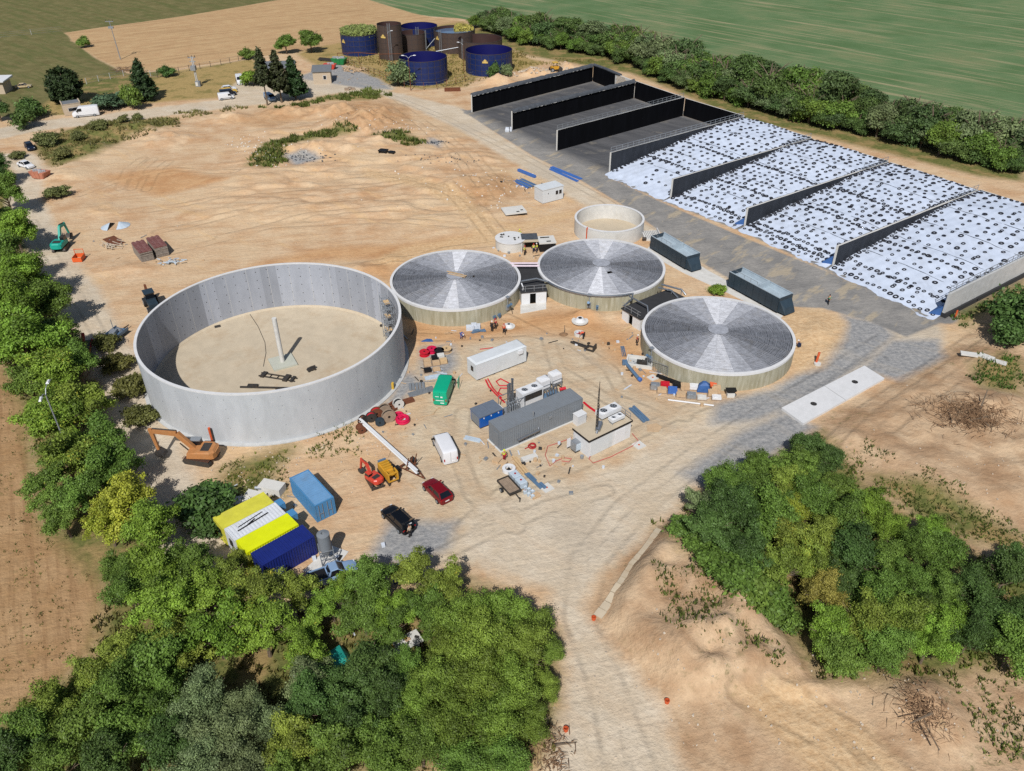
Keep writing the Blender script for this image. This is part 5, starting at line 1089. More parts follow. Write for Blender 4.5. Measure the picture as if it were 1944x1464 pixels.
# pipework
def pipe(label, pts, r=0.14, mat='steel', name='pipe', legs=()):
    t = thing(name, label, 'pipe', (0,0,0)); P('pipe_run', MB().tube(pts, r, 10), mat, t, True)
    for (p, z0) in legs: P('pipe_support', MB().cyl((p[0], p[1], z0), (p[0], p[1], p[2]), 0.06, 6), 'galv', t)
    return t
ring = [Vector((C2[0]+10.85*math.cos(a), C2[1]+10.85*math.sin(a), 2.9)) for a in np.linspace(R(213), R(292), 16)]
pipe('bright silver pipe following the front rim of the middle boarded tank', [G(990,534,3.4), G(1018,529,3.4)]+ring+[G(1200,568,2.6), G(1183,582,2.2)], 0.15)
pipe('silver pipe branch beside the right hand pump room', [G(1195,563,3.0), G(1229,581,3.1), G(1231,596,2.2)], 0.13)
for k, (a, b, c) in enumerate((((968,500),(1022,500),'upper'),((972,505),(1024,505),'lower'))):
    pipe('%s pale pink pipe bridging the left and middle boarded tanks' % c, [G(*a, 3.0), G(*b, 3.0)], 0.17, 'pipe_pink')
pipe('outer silver pipe loop at the right side of the middle boarded tank', [G(1256,540,3.0), G(1294,550,3.2), G(1302,560,2.6)], 0.15, legs=[(G(1294,550,3.2), 0)])
pipe('inner silver pipe loop at the right side of the middle boarded tank', [G(1250,546,2.6), G(1275,552,2.7), G(1288,566,2.2)], 0.15, legs=[(G(1275,552,2.7), 0)])
pipe('silver down pipe on the right side of the left boarded tank', [G(990,538,3.2), G(993,545,3.0), G(991,570,0.6)], 0.1, 'white_plastic')
def agitator(label, c, R_, an, z=0.3):
    an = R(an); o = Vector((c[0]+R_*math.cos(an), c[1]+R_*math.sin(an), 0)); t = thing('agitator', label, 'machine', o, an)
    P('motor', MB().cyl((0.2,0,1.2), (0.9,0,1.9), 0.22, 10), 'steel_blue', t); P('shaft_housing', MB().cyl((0,0,1.0), (0.5,0,1.5), 0.14, 8), 'dark_steel', t); P('bracket_and_shadow', MB().b(0.0, 0.25, -0.3, 0.3, 0.6, 1.5), 'galv', t)
    P('mast', MB().b(0.1, 0.22, -0.06, 0.06, 1.5, 2.9), 'galv', t); P('cover', MB().b(-0.1, 0.5, -0.3, 0.3, 2.9, 2.98), 'galv', t); P('leg', MB().bar((0.7,0,1.6), (0.9,0.3,0.0), 0.08), 'dark_steel', t)
agitator('agitator with mast on the right front wall of the left boarded tank', C1, 10.6, -38)
agitator('agitator with mast on the left front wall of the middle boarded tank', C2, 10.62, -105)
agitator('agitator with mast beside the concrete pit at the right boarded tank', C3, 10.89, 203)
for k, an in enumerate((-49, -54)): solo('valve', ['dark valve on the front wall of the left boarded tank, nearer its agitator', 'dark valve on the front wall of the left boarded tank, farther from its agitator'][k], 'valve', MB().cyl((0,0,0.5),(0.5,0,0.5),0.16,8).b(0.3,0.5,-.2,.2,.3,.9).b(0.35,0.45,-.05,.05,0,.3), 'steel_blue', (C1[0]+10.6*math.cos(R(an)), C1[1]+10.6*math.sin(R(an)), 0), R(an))
solo('valve', 'small valve on the front wall of the middle boarded tank', 'valve', MB().cyl((0,0,0.8),(0.4,0,0.8),0.16,8).b(0.2,0.4,-.2,.2,.6,1.2).b(0.26,0.34,-.05,.05,0,.6), 'steel_blue', (C2[0]+10.62*math.cos(R(-98)), C2[1]+10.62*math.sin(R(-98)), 0), R(-98))
# chamber with round lid where workers stand
t = thing('round_chamber', 'round pale concrete chamber with debris on its lid, behind the left boarded tank', 'chamber', on(969,476))
P('wall', MB().cyl((0,1.6,0), (0,1.6,1.7), 2.7, 40), 'concrete_light', t, True); P('lid', MB().cyl((0,1.6,1.7), (0,1.6,1.85), 2.8, 40), 'rim_white', t)
m = MB()
for k in range(7): m.box((random.uniform(-1.6,1.6), 1.6+random.uniform(-1.4,1.4), 1.92), (random.uniform(.2,.7), random.uniform(.15,.4), 0.12), rz=random.uniform(0,3))
P('hatches', m, 'dark_steel', t)
t = thing('square_chamber', 'square concrete chamber with two holes in its pale lid, right of the round chamber', 'chamber', on(1022,480), R(8))
P('body', MB().b(0.3, 3.2, 0.2, 3.0, 0, 1.55), 'black', t); P('lid', MB().b(0.2, 3.3, 0.1, 3.1, 1.55, 1.8), 'concrete_light', t); P('hole', MB().b(1.6, 2.4, 0.5, 0.9, 1.8, 1.815), 'void', t); P('hole', MB().b(0.7, 2.4, 2.2, 2.6, 1.8, 1.815), 'void', t)
t = thing('work_shelter', 'low black openwork between the two chambers, workers standing in it', 'shelter', on(990,482), R(4)); P('back_wall', MB().b(0, 3.4, 2.6, 2.8, 0, 1.6), 'black', t); P('roof', MB().b(0.0, 3.3, 1.3, 2.9, 1.6, 1.75), 'concrete_floor', t); P('side_wall', MB().b(-0.02, 0.12, 0.2, 2.6, 0, 1.5), 'concrete_light', t)
P('tarpaulin', MB().b(0.2, 3.2, 2.0, 4.6, 1.8, 1.86), 'liner_grey', t)
solo('orange_pipe', 'orange pipe standing at the left of the round chamber', 'pipe', MB().cyl((0,0,0),(0,0,1.8),0.13,10), 'pipe_orange', on(949,475))
# hoppers
def hopper(label, n, l, width, H):
    a = G(*n); b = G(*l); L = (b-a).length; t = thing('feed_hopper', label, 'hopper', a, heading(a, b), 'long dark feed hoppers')
    # local: x along to the far left end, depth to -y (right of travel)
    s = -1; zb = 0.5; 
    def q(x0, x1, y0, y1, z0, z1): return MB().b(x0, x1, min(s*y0, s*y1), max(s*y0, s*y1), z0, z1)
    for k in range(8): P('side_panel', q(L*k/8+0.03, L*(k+1)/8-0.03, 0.0, 0.07, zb, H), 'hopper', t); P('side_panel', q(L*k/8+0.03, L*(k+1)/8-0.03, width-0.07, width, zb, H), 'hopper', t)
    m = MB()
    for k in range(9): x = min(max(L*k/8, 0.06), L-0.06); m.b(x-0.06, x+0.06, -0.06, 0.0, zb, H).b(x-0.06, x+0.06, s*width, s*width+0.06, zb, H)
    P('rib', m, 'hopper', t); P('inner_lining', MB().loft([[(0.1,s*0.1,H-0.02),(L-0.1,s*0.1,H-0.02),(L-0.1,s*0.5,1.2),(0.1,s*0.5,1.2)],[(0.1,s*0.09,H-0.04),(L-0.1,s*0.09,H-0.04),(L-0.1,s*0.48,1.18),(0.1,s*0.48,1.18)]]), 'hopper_inside', t)
    P('inner_lining', MB().loft([[(0.1,s*(width-0.1),H-0.02),(L-0.1,s*(width-0.1),H-0.02),(L-0.1,s*(width-0.5),1.2),(0.1,s*(width-0.5),1.2)],[(0.1,s*(width-0.09),H-0.04),(L-0.1,s*(width-0.09),H-0.04),(L-0.1,s*(width-0.48),1.18),(0.1,s*(width-0.48),1.18)]]), 'hopper_inside', t)
    P('floor', q(0.1, L-0.1, 0.1, width-0.1, H-0.75, H-0.7), 'hopper_inside', t); P('end_wall', q(0, 0.1, 0.08, width-0.08, zb, H), 'hopper', t); P('end_wall', q(L-0.1, L, 0.08, width-0.08, zb, H), 'hopper', t)
    P('rim_rail', MB().b(0, L, -0.14, 0.0, H+0.002, H+0.1).b(0, L, s*width, s*width+0.14, H+0.002, H+0.1), 'hopper_inside', t); P('divider', q(L*0.42, L*0.44, 0.3, width-0.3, 1.4, H+0.35), 'hopper_inside', t)
    m = MB(); 
    for k in range(5): m.b(L*0.45+k*L*0.13-0.02, L*0.45+k*L*0.13+0.02, -0.16, -0.12, H+0.1, H+0.7)
    m.b(L*0.45, L*0.97, -0.16, -0.12, H+0.66, H+0.7); P('walkway_rail', m, 'galv', t)
    P('discharge', MB().loft([[(-1.3,s*0.4,0.4),(0,s*0.2,zb),(0,s*(width-0.2),zb),(-1.3,s*(width-0.4),0.4)],[(-0.9,s*0.5,1.4),(0,s*0.2,H*0.8),(0,s*(width-0.2),H*0.8),(-0.9,s*(width-0.5),1.4)]]), 'hopper', t)
    m = MB()
    for k in range(4): m.b(L*(0.08+0.27*k), L*(0.08+0.27*k)+0.25, min(s*0.2, s*(width-0.2)), max(s*0.2, s*(width-0.2)), 0, zb)
    P('foot', m, 'dark_steel', t); return t
hopper('dark feed hopper behind the middle boarded tank, nearer the small open tank', (1300,515), (1233,474), 3.0, 2.7)
hopper('dark feed hopper behind the right boarded tank', (1474,598), (1380,546), 3.0, 2.9)
solo('hopper_slab', 'long white concrete slab under the two feed hoppers', 'slab', MB().slab([tuple(G(*q)[:2]) for q in ((1222,478),(1250,455),(1345,515),(1440,566),(1500,592),(1480,606),(1380,556),(1300,520))], 0.0, 0.09), 'concrete_light')
# ------------------------------------------------------------------ gas engine yard
def fan(t, x, y, z, r):
    f = P('fan', MB().lathe([(r,z),(r,z+0.12),(r-0.06,z+0.12),(r-0.06,z)], 20, c=(x, y)), 'white_plastic', t); P('fan_opening', MB().disc(r-0.05, z+0.03, 20, (x, y)), 'black', f)
    m = MB()
    for k in range(5): a = k*1.2566; m.bar((x+math.cos(a)*0.1, y+math.sin(a)*0.1, z+0.06), (x+math.cos(a)*(r-0.1), y+math.sin(a)*(r-0.1), z+0.07), 0.16, 0.02)
    P('fan_blades', m, 'galv', f); return f
gen = thing('generator_box', 'blue generator housing with grey roof left of the long grey container', 'generator', G(912,815), 0.586)
P('housing', MB().b(0, 3.4, 0, 2.3, 0.2, 1.75), 'gen_blue', gen); P('roof', MB().b(-0.08, 1.7, -0.08, 2.38, 1.75, 1.9).b(1.73, 3.48, -0.08, 2.38, 1.75, 1.9), 'gen_roof', gen); P('skid', MB().b(0.05, 3.35, 0.05, 2.25, 0, 0.2), 'dark_steel', gen)
P('end_grille', MB().b(-0.06, -0.003, 0.2, 2.1, 0.3, 1.6), 'container_grey', gen)
for x in (0.5, 1.6, 2.7): P('lamp', MB().b(x, x+0.12, -0.1, -0.004, 1.45, 1.6), 'white_plastic', gen)
ch = thing('chiller', 'tall white chiller with two fans on top, behind the grey container', 'chiller', G(992.4,750,2.5)-Vector((0,0,2.5)), 0.586)
P('cabinet', MB().b(0, 3.3, 0, 1.6, 0, 2.5), 'white_paint', ch); P('grille', MB().b(0.2, 3.1, -0.03, -0.003, 1.3, 2.2), 'dark_steel', ch); fan(ch, 0.85, 0.8, 2.502, 0.48); fan(ch, 2.4, 0.8, 2.502, 0.48)
for k, (u, v, lab) in enumerate(((1031,728,'left one of two white water tanks in steel cages behind the grey container'), (1053,717,'right one of two white water tanks in steel cages behind the grey container'))):
    t = thing('water_tank', lab, 'tank', G(u, v, 1.5)-Vector((0,0,1.5)), 0.586); P('vessel', MB().loft([[(x*f, y*f, z) for x, y in ((-.75,-.6),(.75,-.6),(.75,.6),(-.75,.6))] for f, z in ((0.9,.9),(1,1.0),(1,2.2),(0.85,2.4),(.3,2.45))]), 'white_plastic', t)
    m = MB()
    for x in (-.75, .75):
        for y in (-.62, .62): m.b(x-.05, x+.05, y-.05, y+.05, 0, 1.5)
    m.b(-.8, .8, -.67, -.6, .75, .85).b(-.8, .8, .6, .67, .75, .85).b(-.8, .8, -.67, -.6, 1.45, 1.52); P('cage', m, 'galv', t)
pk = thing('pipe_rack', 'cluster of steel exhaust pipes and valves between blue generator and chiller', 'pipes', G(968,783,0.0), 0.586)
for k, (x, y, h) in enumerate(((0,0,4.6),(0.55,0.2,5.0),(0.3,0.8,3.8))): P('exhaust_stack', MB().tube([(x,y,0),(x,y,h-0.2),(x,y,h)], [0.16,0.16,0.2], 10), 'steel', pk, True)
m = MB()
for k in range(6): m.tube([(-0.6+k*0.35, -0.5, 0.2), (-0.6+k*0.35, -0.5, 1.3), (-0.2+k*0.35, 0.6, 1.5)], 0.08, 6)
m.b(-0.8, 1.8, -0.6, 1.2, 0.0, 0.12); P('manifold', m, 'galv', pk)
m = MB(); 
for x in (-0.9, 1.9):
    for y in (-0.7, 1.3): m.b(x-.04, x+.04, y-.04, y+.04, 0, 2.2)
m.b(-.9, 1.9, -.74, -.66, 2.1, 2.2).b(-.9, 1.9, 1.26, 1.34, 2.1, 2.2); P('frame', m, 'galv', pk); P('junction_box', MB().b(-1.6, -0.9, 0.2, 1.2, 0, 1.0), 'white_plastic', pk)
pk2 = thing('pump_skid', 'steel pump skid with pipes between the chiller and the white water tanks', 'machine', G(1040,748,1.0)-Vector((0,0,1.0)), 0.586); m = MB()
for k in range(5): m.tube([(k*0.4, 0, 0.3), (k*0.4, 0.3, 1.2+0.15*k), (k*0.4+0.3, 0.9, 1.0)], 0.09, 6)
P('pipes', m, 'steel', pk2); P('skid', MB().b(-0.4, 2.2, -0.3, 1.2, 0, 0.25), 'steel_blue', pk2); P('motor', MB().cyl((0.2,0.4,0.6), (1.2,0.4,0.6), 0.25, 10), 'steel_blue', pk2); P('red_valve', MB().cyl((2.2,0.3,0.7), (3.0,0.0,0.8), 0.22, 10), 'hose_red', pk2)
# white technical building
tn = G(1116.7,869); tr_ = G(1195.7,830); tl = G(1089.5,814,2.6); hb = heading(tn, tr_); Lb = (tr_-tn).length
hv = Vector((-math.sin(hb), math.cos(hb), 0)); Wb = (Vector((tl[0], tl[1], 0))-tn).dot(hv)
tw = thing('engine_building', 'white flat roofed technical building with fans and mast on its roof', 'building', tn, hb)
P('wall', MB().b(0, Lb, 0, Wb, 0, 2.55), 'white_paint', tw); P('roof', MB().b(-0.1, Lb+0.1, -0.1, Wb+0.1, 2.55, 2.62), 'concrete_floor', tw)
P('roof_edge', MB().b(-0.12, Lb+0.12, -0.14, -0.105, 2.45, 2.72).b(-0.14, -0.105, -0.1, Wb+0.1, 2.45, 2.72).b(Lb+0.105, Lb+0.14, -0.1, Wb+0.1, 2.45, 2.72), 'black', tw)
P('door', MB().b(Lb*0.62, Lb*0.86, -0.04, -0.004, 0.05, 2.1), 'white_plastic', tw); P('wall_panel', MB().b(0.3, Lb*0.55, -0.03, -0.004, 0.05, 2.4), 'cabin_white', tw)
m = MB()
for x in np.linspace(Lb*0.55, Lb, 6): m.b(x-.03, x+.03, Wb-.06, Wb, 2.62, 3.6)
for y in np.linspace(0.2, Wb, 4): m.b(Lb-.06, Lb, y-.03, y+.03, 2.62, 3.6)
m.b(Lb*0.55, Lb, Wb-.06, Wb, 3.55, 3.6).b(Lb-.06, Lb, 0.2, Wb, 3.55, 3.6).b(Lb-.06, Lb, 0.2, Wb, 3.1, 3.15); P('railing', m, 'galv', tw)
c1 = thing('roof_cooler', 'larger twin fan cooler on the roof of the white technical building', 'cooler', tn+Vector((math.cos(hb), math.sin(hb), 0))*Lb*0.52+hv*Wb*0.62+Vector((0,0,2.63)), hb)
P('cabinet', MB().b(0, 3.2, 0, 1.3, 0.5, 1.1), 'white_paint', c1); fan(c1, 0.8, 0.65, 1.102, 0.52); fan(c1, 2.4, 0.65, 1.102, 0.52); P('legs', MB().b(0.1, 0.2, 0.1, 0.2, 0, 0.5).b(3.0, 3.1, 0.1, 0.2, 0, 0.5).b(0.1, 0.2, 1.1, 1.2, 0, 0.5).b(3.0, 3.1, 1.1, 1.2, 0, 0.5), 'galv', c1)
c2 = thing('roof_cooler', 'smaller twin fan cooler on the roof of the white technical building', 'cooler', tn+Vector((math.cos(hb), math.sin(hb), 0))*Lb*0.62+hv*Wb*0.2+Vector((0,0,2.63)), hb)
P('cabinet', MB().b(0, 2.0, 0, 0.9, 0.35, 0.75), 'white_paint', c2); fan(c2, 0.5, 0.45, 0.752, 0.32); fan(c2, 1.5, 0.45, 0.752, 0.32); P('legs', MB().b(0.1, 0.2, 0.1, 0.8, 0, 0.35).b(1.8, 1.9, 0.1, 0.8, 0, 0.35), 'galv', c2)
P('silencer', MB().tube([(Lb*0.28, Wb*0.25, 2.85), (Lb*0.42, Wb*0.45, 3.35)], 0.34, 12), 'steel', tw, True); P('silencer_outlet', MB().tube([(Lb*0.24, Wb*0.2, 2.6), (Lb*0.28, Wb*0.25, 2.9)], 0.16, 10), 'steel', tw, True)
ms_ = thing('lattice_mast', 'thin lattice mast rising from the roof of the white technical building', 'mast', tn+Vector((math.cos(hb), math.sin(hb), 0))*Lb*0.30+hv*Wb*0.35+Vector((0,0,2.63)), hb)
m = MB()
for a in (0, 2.09, 4.19): m.cyl((0.16*math.cos(a), 0.16*math.sin(a), 0), (0.06*math.cos(a), 0.06*math.sin(a), 6.2), 0.035, 5)
for k in range(14): z = 0.3+k*0.42; m.box((0, 0, z), (0.26-k*0.01, 0.26-k*0.01, 0.04), rz=k)
P('lattice', m, 'dark_steel', ms_); P('antenna', MB().cyl((0,0,6.2), (0,0,7.2), 0.04, 6), 'dark_steel', ms_)
acu = thing('cooling_unit', 'grey cooling unit with open white door at the left end of the technical building', 'cooler', G(1092,862), hb); P('cabinet', MB().b(0, 1.1, 0, 1.0, 0.3, 1.5), 'galv', acu); P('front_panel', MB().b(0.1, 1.0, -0.03, -0.003, 0.4, 1.4), 'ibc', acu); P('open_door', MB().b(-0.6, -0.05, 0.9, 0.95, 0.7, 2.0), 'white_plastic', acu); P('stand', MB().b(0.1, 1.0, 0.1, 0.9, 0, 0.3), 'dark_steel', acu)
solo('switch_box', 'small white switch box behind the left end of the technical building', 'box', MB().b(-.7,.7,-.5,.5,0,1.5).b(-.75,.75,-.55,.55,1.5,1.56), 'white_paint', G(1100,803), hb)
# ------------------------------------------------------------------ weighbridge
q = [G(1483,778), G(1524,808), G(1678,722), G(1640,698)]
for k in range(2):
    a0, a1 = (0.0, 0.497) if k == 0 else (0.503, 1.0); p = [q[0].lerp(q[3], a0), q[1].lerp(q[2], a0), q[1].lerp(q[2], a1), q[0].lerp(q[3], a1)]; c = (p[0]+p[2])/2
    t = thing('weighbridge_slab', ['weighbridge slab nearer the camera, pale concrete with a dark cover', 'weighbridge slab farther from the camera, pale concrete with a dark cover'][k], 'weighbridge', c)
    P('deck', MB().slab([(v[0]-c[0], v[1]-c[1]) for v in p], 0.0, 0.35), 'rim_white', t); P('cover', MB().cyl((0,0,0.35), (0,0,0.37), 0.42, 20), 'dark_steel', t)
# ------------------------------------------------------------------ vehicles
def wheel(t, x, y, r, w_=0.22):
    wh = P('wheel', MB().cyl((x, y-w_/2, r), (x, y+w_/2, r), r*0.98, 16), 'rubber', t); s = 1 if y > 0 else -1
    P('rim', MB().cyl((x, y+s*w_/2, r), (x, y+s*(w_/2+0.02), r), r*0.62, 12), 'galv', wh); return wh
def rr(x, w, z0, z1, tw=0.88, ch=0.12):
    """rounded body cross-section at station x"""
    half = [(.90,z0),(.985,z0+.12),(1.0,z0+.3*(z1-z0)),(.99,z0+.62*(z1-z0)),(.95,z1-ch*1.4),(.5+.5*tw,z1-ch*.5),(tw*.97,z1-ch*.12),(tw*.7,z1)]
    return [(x,-w*k,z) for k, z in half]+[(x,w*k,z) for k, z in half[::-1]]
def car(label, rear, front, paint, kind='hatch', L=4.3, W_=1.8, H=1.48, name='car', cat='car', boot=False, group=None):
    a, b = on(*rear), on(*front); c = (a+b)/2; t = thing(name, label, cat, c, heading(a, b), group); w = W_/2; z0 = 0.24
    if kind == 'van':
        st = [(-.5,.86,.90*H),(-.492,.94,.96*H),(-.47,.985,.99*H),(-.40,1,H),(-.2,1,H),(.16,1,H),(.235,.98,.975*H),(.345,.97,.62*H),(.36,.97,.60*H),(.46,.92,.50*H),(.5,.80,.42*H)]
        P('body', MB().loft([rr(x*L, w*k, z0, z, 0.86 if x < .2 else .8) for x, k, z in st]), paint, t, True)
        P('windscreen', MB().loft([[(.24*L,-w*.76,.965*H+.02),(.24*L,w*.76,.965*H+.02),(.342*L,w*.82,.64*H+.02),(.342*L,-w*.82,.64*H+.02)],[(.245*L,-w*.76,.965*H+.04),(.245*L,w*.76,.965*H+.04),(.347*L,w*.82,.64*H+.035),(.347*L,-w*.82,.64*H+.035)]]), 'glass', t)
        for s in (-1, 1):
            P('side_window', MB().prism([(.12*L,.60*H),(.335*L,.60*H),(.25*L,.88*H),(.12*L,.88*H)], s*(w*.985) if s > 0 else -w*1.012, s*(w*1.012) if s > 0 else -w*.985), 'glass', t)
            P('mirror', MB().box((.29*L, s*(w+.14), .6*H), (.12,.22,.24)), 'black', t); P('tail_light', MB().box((-.497*L, s*w*.82, .42*H), (.06,.14,.4)), 'lamp_red', t); P('headlight', MB().box((.475*L, s*w*.66, .42*H), (.12,.28,.14)), 'headlight', t)
            P('side_trim', MB().b(-.42*L, .36*L, min(s*w*.99, s*w*1.015), max(s*w*.99, s*w*1.015), .5, .6), 'black', t)
        P('rear_door_gap', MB().b(-.5*L-.012, -.5*L+.03, -.012, .012, .5, .92*H), 'black', t)
        P('number_plate', MB().box((-.5*L-.01, -.3, .55), (.03,.5,.13)), 'plate', t)
    else:
        zb = {'hatch': .63, 'estate': .62, 'sedan': .62, 'pickup': .60}[kind]*H
        hood = zb*.98 if kind != 'pickup' else zb
        st = [(-.5,.84,zb*.86),(-.475,.95,zb),(-.3,1,zb),(.0,1,zb),(.18,1,zb),(.24,.99,hood*.985),(.36,.97,hood*.93),(.45,.92,hood*.84),(.492,.80,hood*.70)]
        P('body', MB().loft([rr(x*L, w*k, z0, z) for x, k, z in st]), paint, t, True)
        x0, x1, r0, r1 = {'hatch': (-.47,.22,-.34,.06), 'estate': (-.48,.22,-.41,.06), 'sedan': (-.36,.22,-.20,.06), 'pickup': (-.10,.24,-.04,.10)}[kind]
        P('windows', MB().loft([[(x0*L,-w*.86,zb-.03),(x1*L,-w*.84,zb-.03),(x1*L,w*.84,zb-.03),(x0*L,w*.86,zb-.03)],[(r0*L,-w*.68,H-.06),(r1*L,-w*.68,H-.06),(r1*L,w*.68,H-.06),(r0*L,w*.68,H-.06)]]), 'glass', t)
        P('roof', MB().loft([[((r0-.012)*L,-w*.71,H-.075),((r1+.014)*L,-w*.70,H-.075),((r1+.014)*L,w*.70,H-.075),((r0-.012)*L,w*.71,H-.075)],[(r0*L,-w*.64,H),(r1*L,-w*.62,H),(r1*L,w*.62,H),(r0*L,w*.64,H)]]), paint, t)
        m = MB()
        for s in (-1, 1):
            m.bar((x1*L, s*w*.83, zb), (r1*L, s*w*.69, H-.05), .07); m.bar((x0*L, s*w*.85, zb), (r0*L, s*w*.69, H-.05), .12); m.bar((-.08*L, s*w*.865, zb-.02), (-.09*L, s*w*.70, H-.05), .06)
            P('mirror', MB().box((.17*L, s*(w+.09), zb+.06), (.14,.18,.13)), paint, t); P('headlight', MB().box((.465*L, s*w*.66, hood*.74), (.12,.3,.13)), 'headlight', t); P('tail_light', MB().box((-.487*L, s*w*.74, zb*.86), (.06,.3,.16)), 'lamp_red', t)
        P('pillars', m, paint, t)
        P('number_plate', MB().box((-.5*L-.01, 0, zb*.6), (.03,.52,.13)), 'plate', t)
        if kind == 'pickup': P('load_bed', MB().b(-.47*L, -.12*L, -w*.82, w*.82, zb+.002, zb+.02), 'black', t); P('bed_rail', MB().b(-.48*L, -.11*L, -w*.95, -w*.84, zb, zb+.12).b(-.48*L, -.11*L, w*.84, w*.95, zb, zb+.12), paint, t)
        if boot: P('open_tailgate', MB().box((-.47*L, 0, H+.35), (.75, W_*.74, .07), ry=R(35)), paint, t); P('boot_opening', MB().b(-.5*L-.02, -.44*L, -w*.62, w*.62, .55, zb+.05), 'void', t); P('tailgate_plate', MB().box((-.52*L, 0, H+.12), (.05,.5,.12)), 'plate', t)
    r = .33 if kind != 'van' else .35
    for x in (-.31, .33):
        for s in (-1, 1): wheel(t, x*L, s*(w-.08), r)
    return t
def script_marks(t, x, rows, mat='plate'):
    for (y, z, w_, h) in rows: P('lettering', MB().box((x, y, z), (.02, w_, h)), mat, t)
v = car('bright green panel van with white lettering on its rear doors', (836,771), (852,727), 'van_green', 'van', 5.6, 2.0, 2.35, 'van', 'van')
script_marks(v, -2.83, [(0.35,1.55,.5,.08),(-.25,1.5,.28,.2),(0.0,.95,1.1,.10)])
P('open_side_door', MB().b(0.9, 1.9, -1.75, -1.68, .5, 1.9), 'van_green', v)
car('white panel van parked between the grey container and the steel girder', (858,885), (832,833), 'car_white', 'van', 5.2, 1.95, 2.05, 'van', 'van')
car('dark red hatchback parked in the yard', (847,955), (814,922), 'car_red', 'hatch', 4.3, 1.82, 1.52)
car('black estate car with its boot open', (775,1010), (737,974), 'car_black', 'estate', 4.75, 1.84, 1.48, boot=True)
car('silver blue pickup half hidden under trees below the steel silo', (602,1108), (664,1086), 'car_silver_blue', 'pickup', 5.2, 1.85, 1.7, 'pickup', 'pickup')
car('large white delivery van parked beside the small hut', (190,218), (140,223), 'car_white', 'van', 6.6, 2.1, 2.65, 'van', 'van')
car('small white van first in the row at the car park', (417,190), (443,187), 'car_white', 'van', 4.3, 1.8, 1.85, 'van', 'van')
car('dark van second in the row at the car park', (421,183), (446,180), 'car_navy', 'van', 4.4, 1.8, 1.8, 'van', 'van')
car('yellow estate car third in the row at the car park', (423,178), (449,175), 'car_yellow', 'estate', 4.4, 1.8, 1.5)
car('white hatchback fourth in the row at the car park', (425,173), (446,171), 'car_white', 'hatch', 4.2, 1.8, 1.5)
car('white minibus facing the lane at the car park', (453,150), (459,166), 'car_white', 'van', 5.6, 2.0, 2.2, 'van', 'van')
car('white car parked behind the rounded bush at the car park', (478,144), (465,151), 'car_white', 'sedan', 4.4, 1.8, 1.45)
car('pale blue van parked under the pine group', (505,186), (521,194), 'car_silver_blue', 'van', 4.5, 1.8, 1.8, 'van', 'van')
car('dark blue car parked on the left lane', (52,276), (64,290), 'car_navy', 'hatch', 4.4, 1.8, 1.5)
car('white saloon car parked beside the left lane above the rubbish skip', (39,314), (62,321), 'car_white', 'sedan', 4.6, 1.8, 1.45)
car('old tan car wreck beside the building at the left edge', (33,168), (58,166), 'car_tan', 'sedan', 4.4, 1.8, 1.4)
# ------------------------------------------------------------------ machines
def track(t, L, y, w_, h):
    p = [(-L/2+h*.3,0),(L/2-h*.3,0),(L/2,h*.5),(L/2-h*.3,h),(-L/2+h*.3,h),(-L/2,h*.5)]
    o = P('track', MB().prism(p, y-w_/2, y+w_/2), 'dark_steel', t); m = MB()
    for k in range(int(L/.22)): m.b(-L/2+.1+k*.22, -L/2+.18+k*.22, y-w_/2-.01, y+w_/2+.01, h, h+.04)
    P('track_shoes', m, 'rust', o)
def arm(t, name, p, q, w_, h0, h1, mat):
    (x0, z0), (x1, z1) = p, q; d = Vector((x1-x0, z1-z0)).normalized(); n = Vector((-d[1], d[0]))
    return P(name, MB().prism([(x0-n[0]*h0/2, z0-n[1]*h0/2), (x1-n[0]*h1/2, z1-n[1]*h1/2), (x1+n[0]*h1/2, z1+n[1]*h1/2), (x0+n[0]*h0/2, z0+n[1]*h0/2)], -w_/2, w_/2), mat, t)
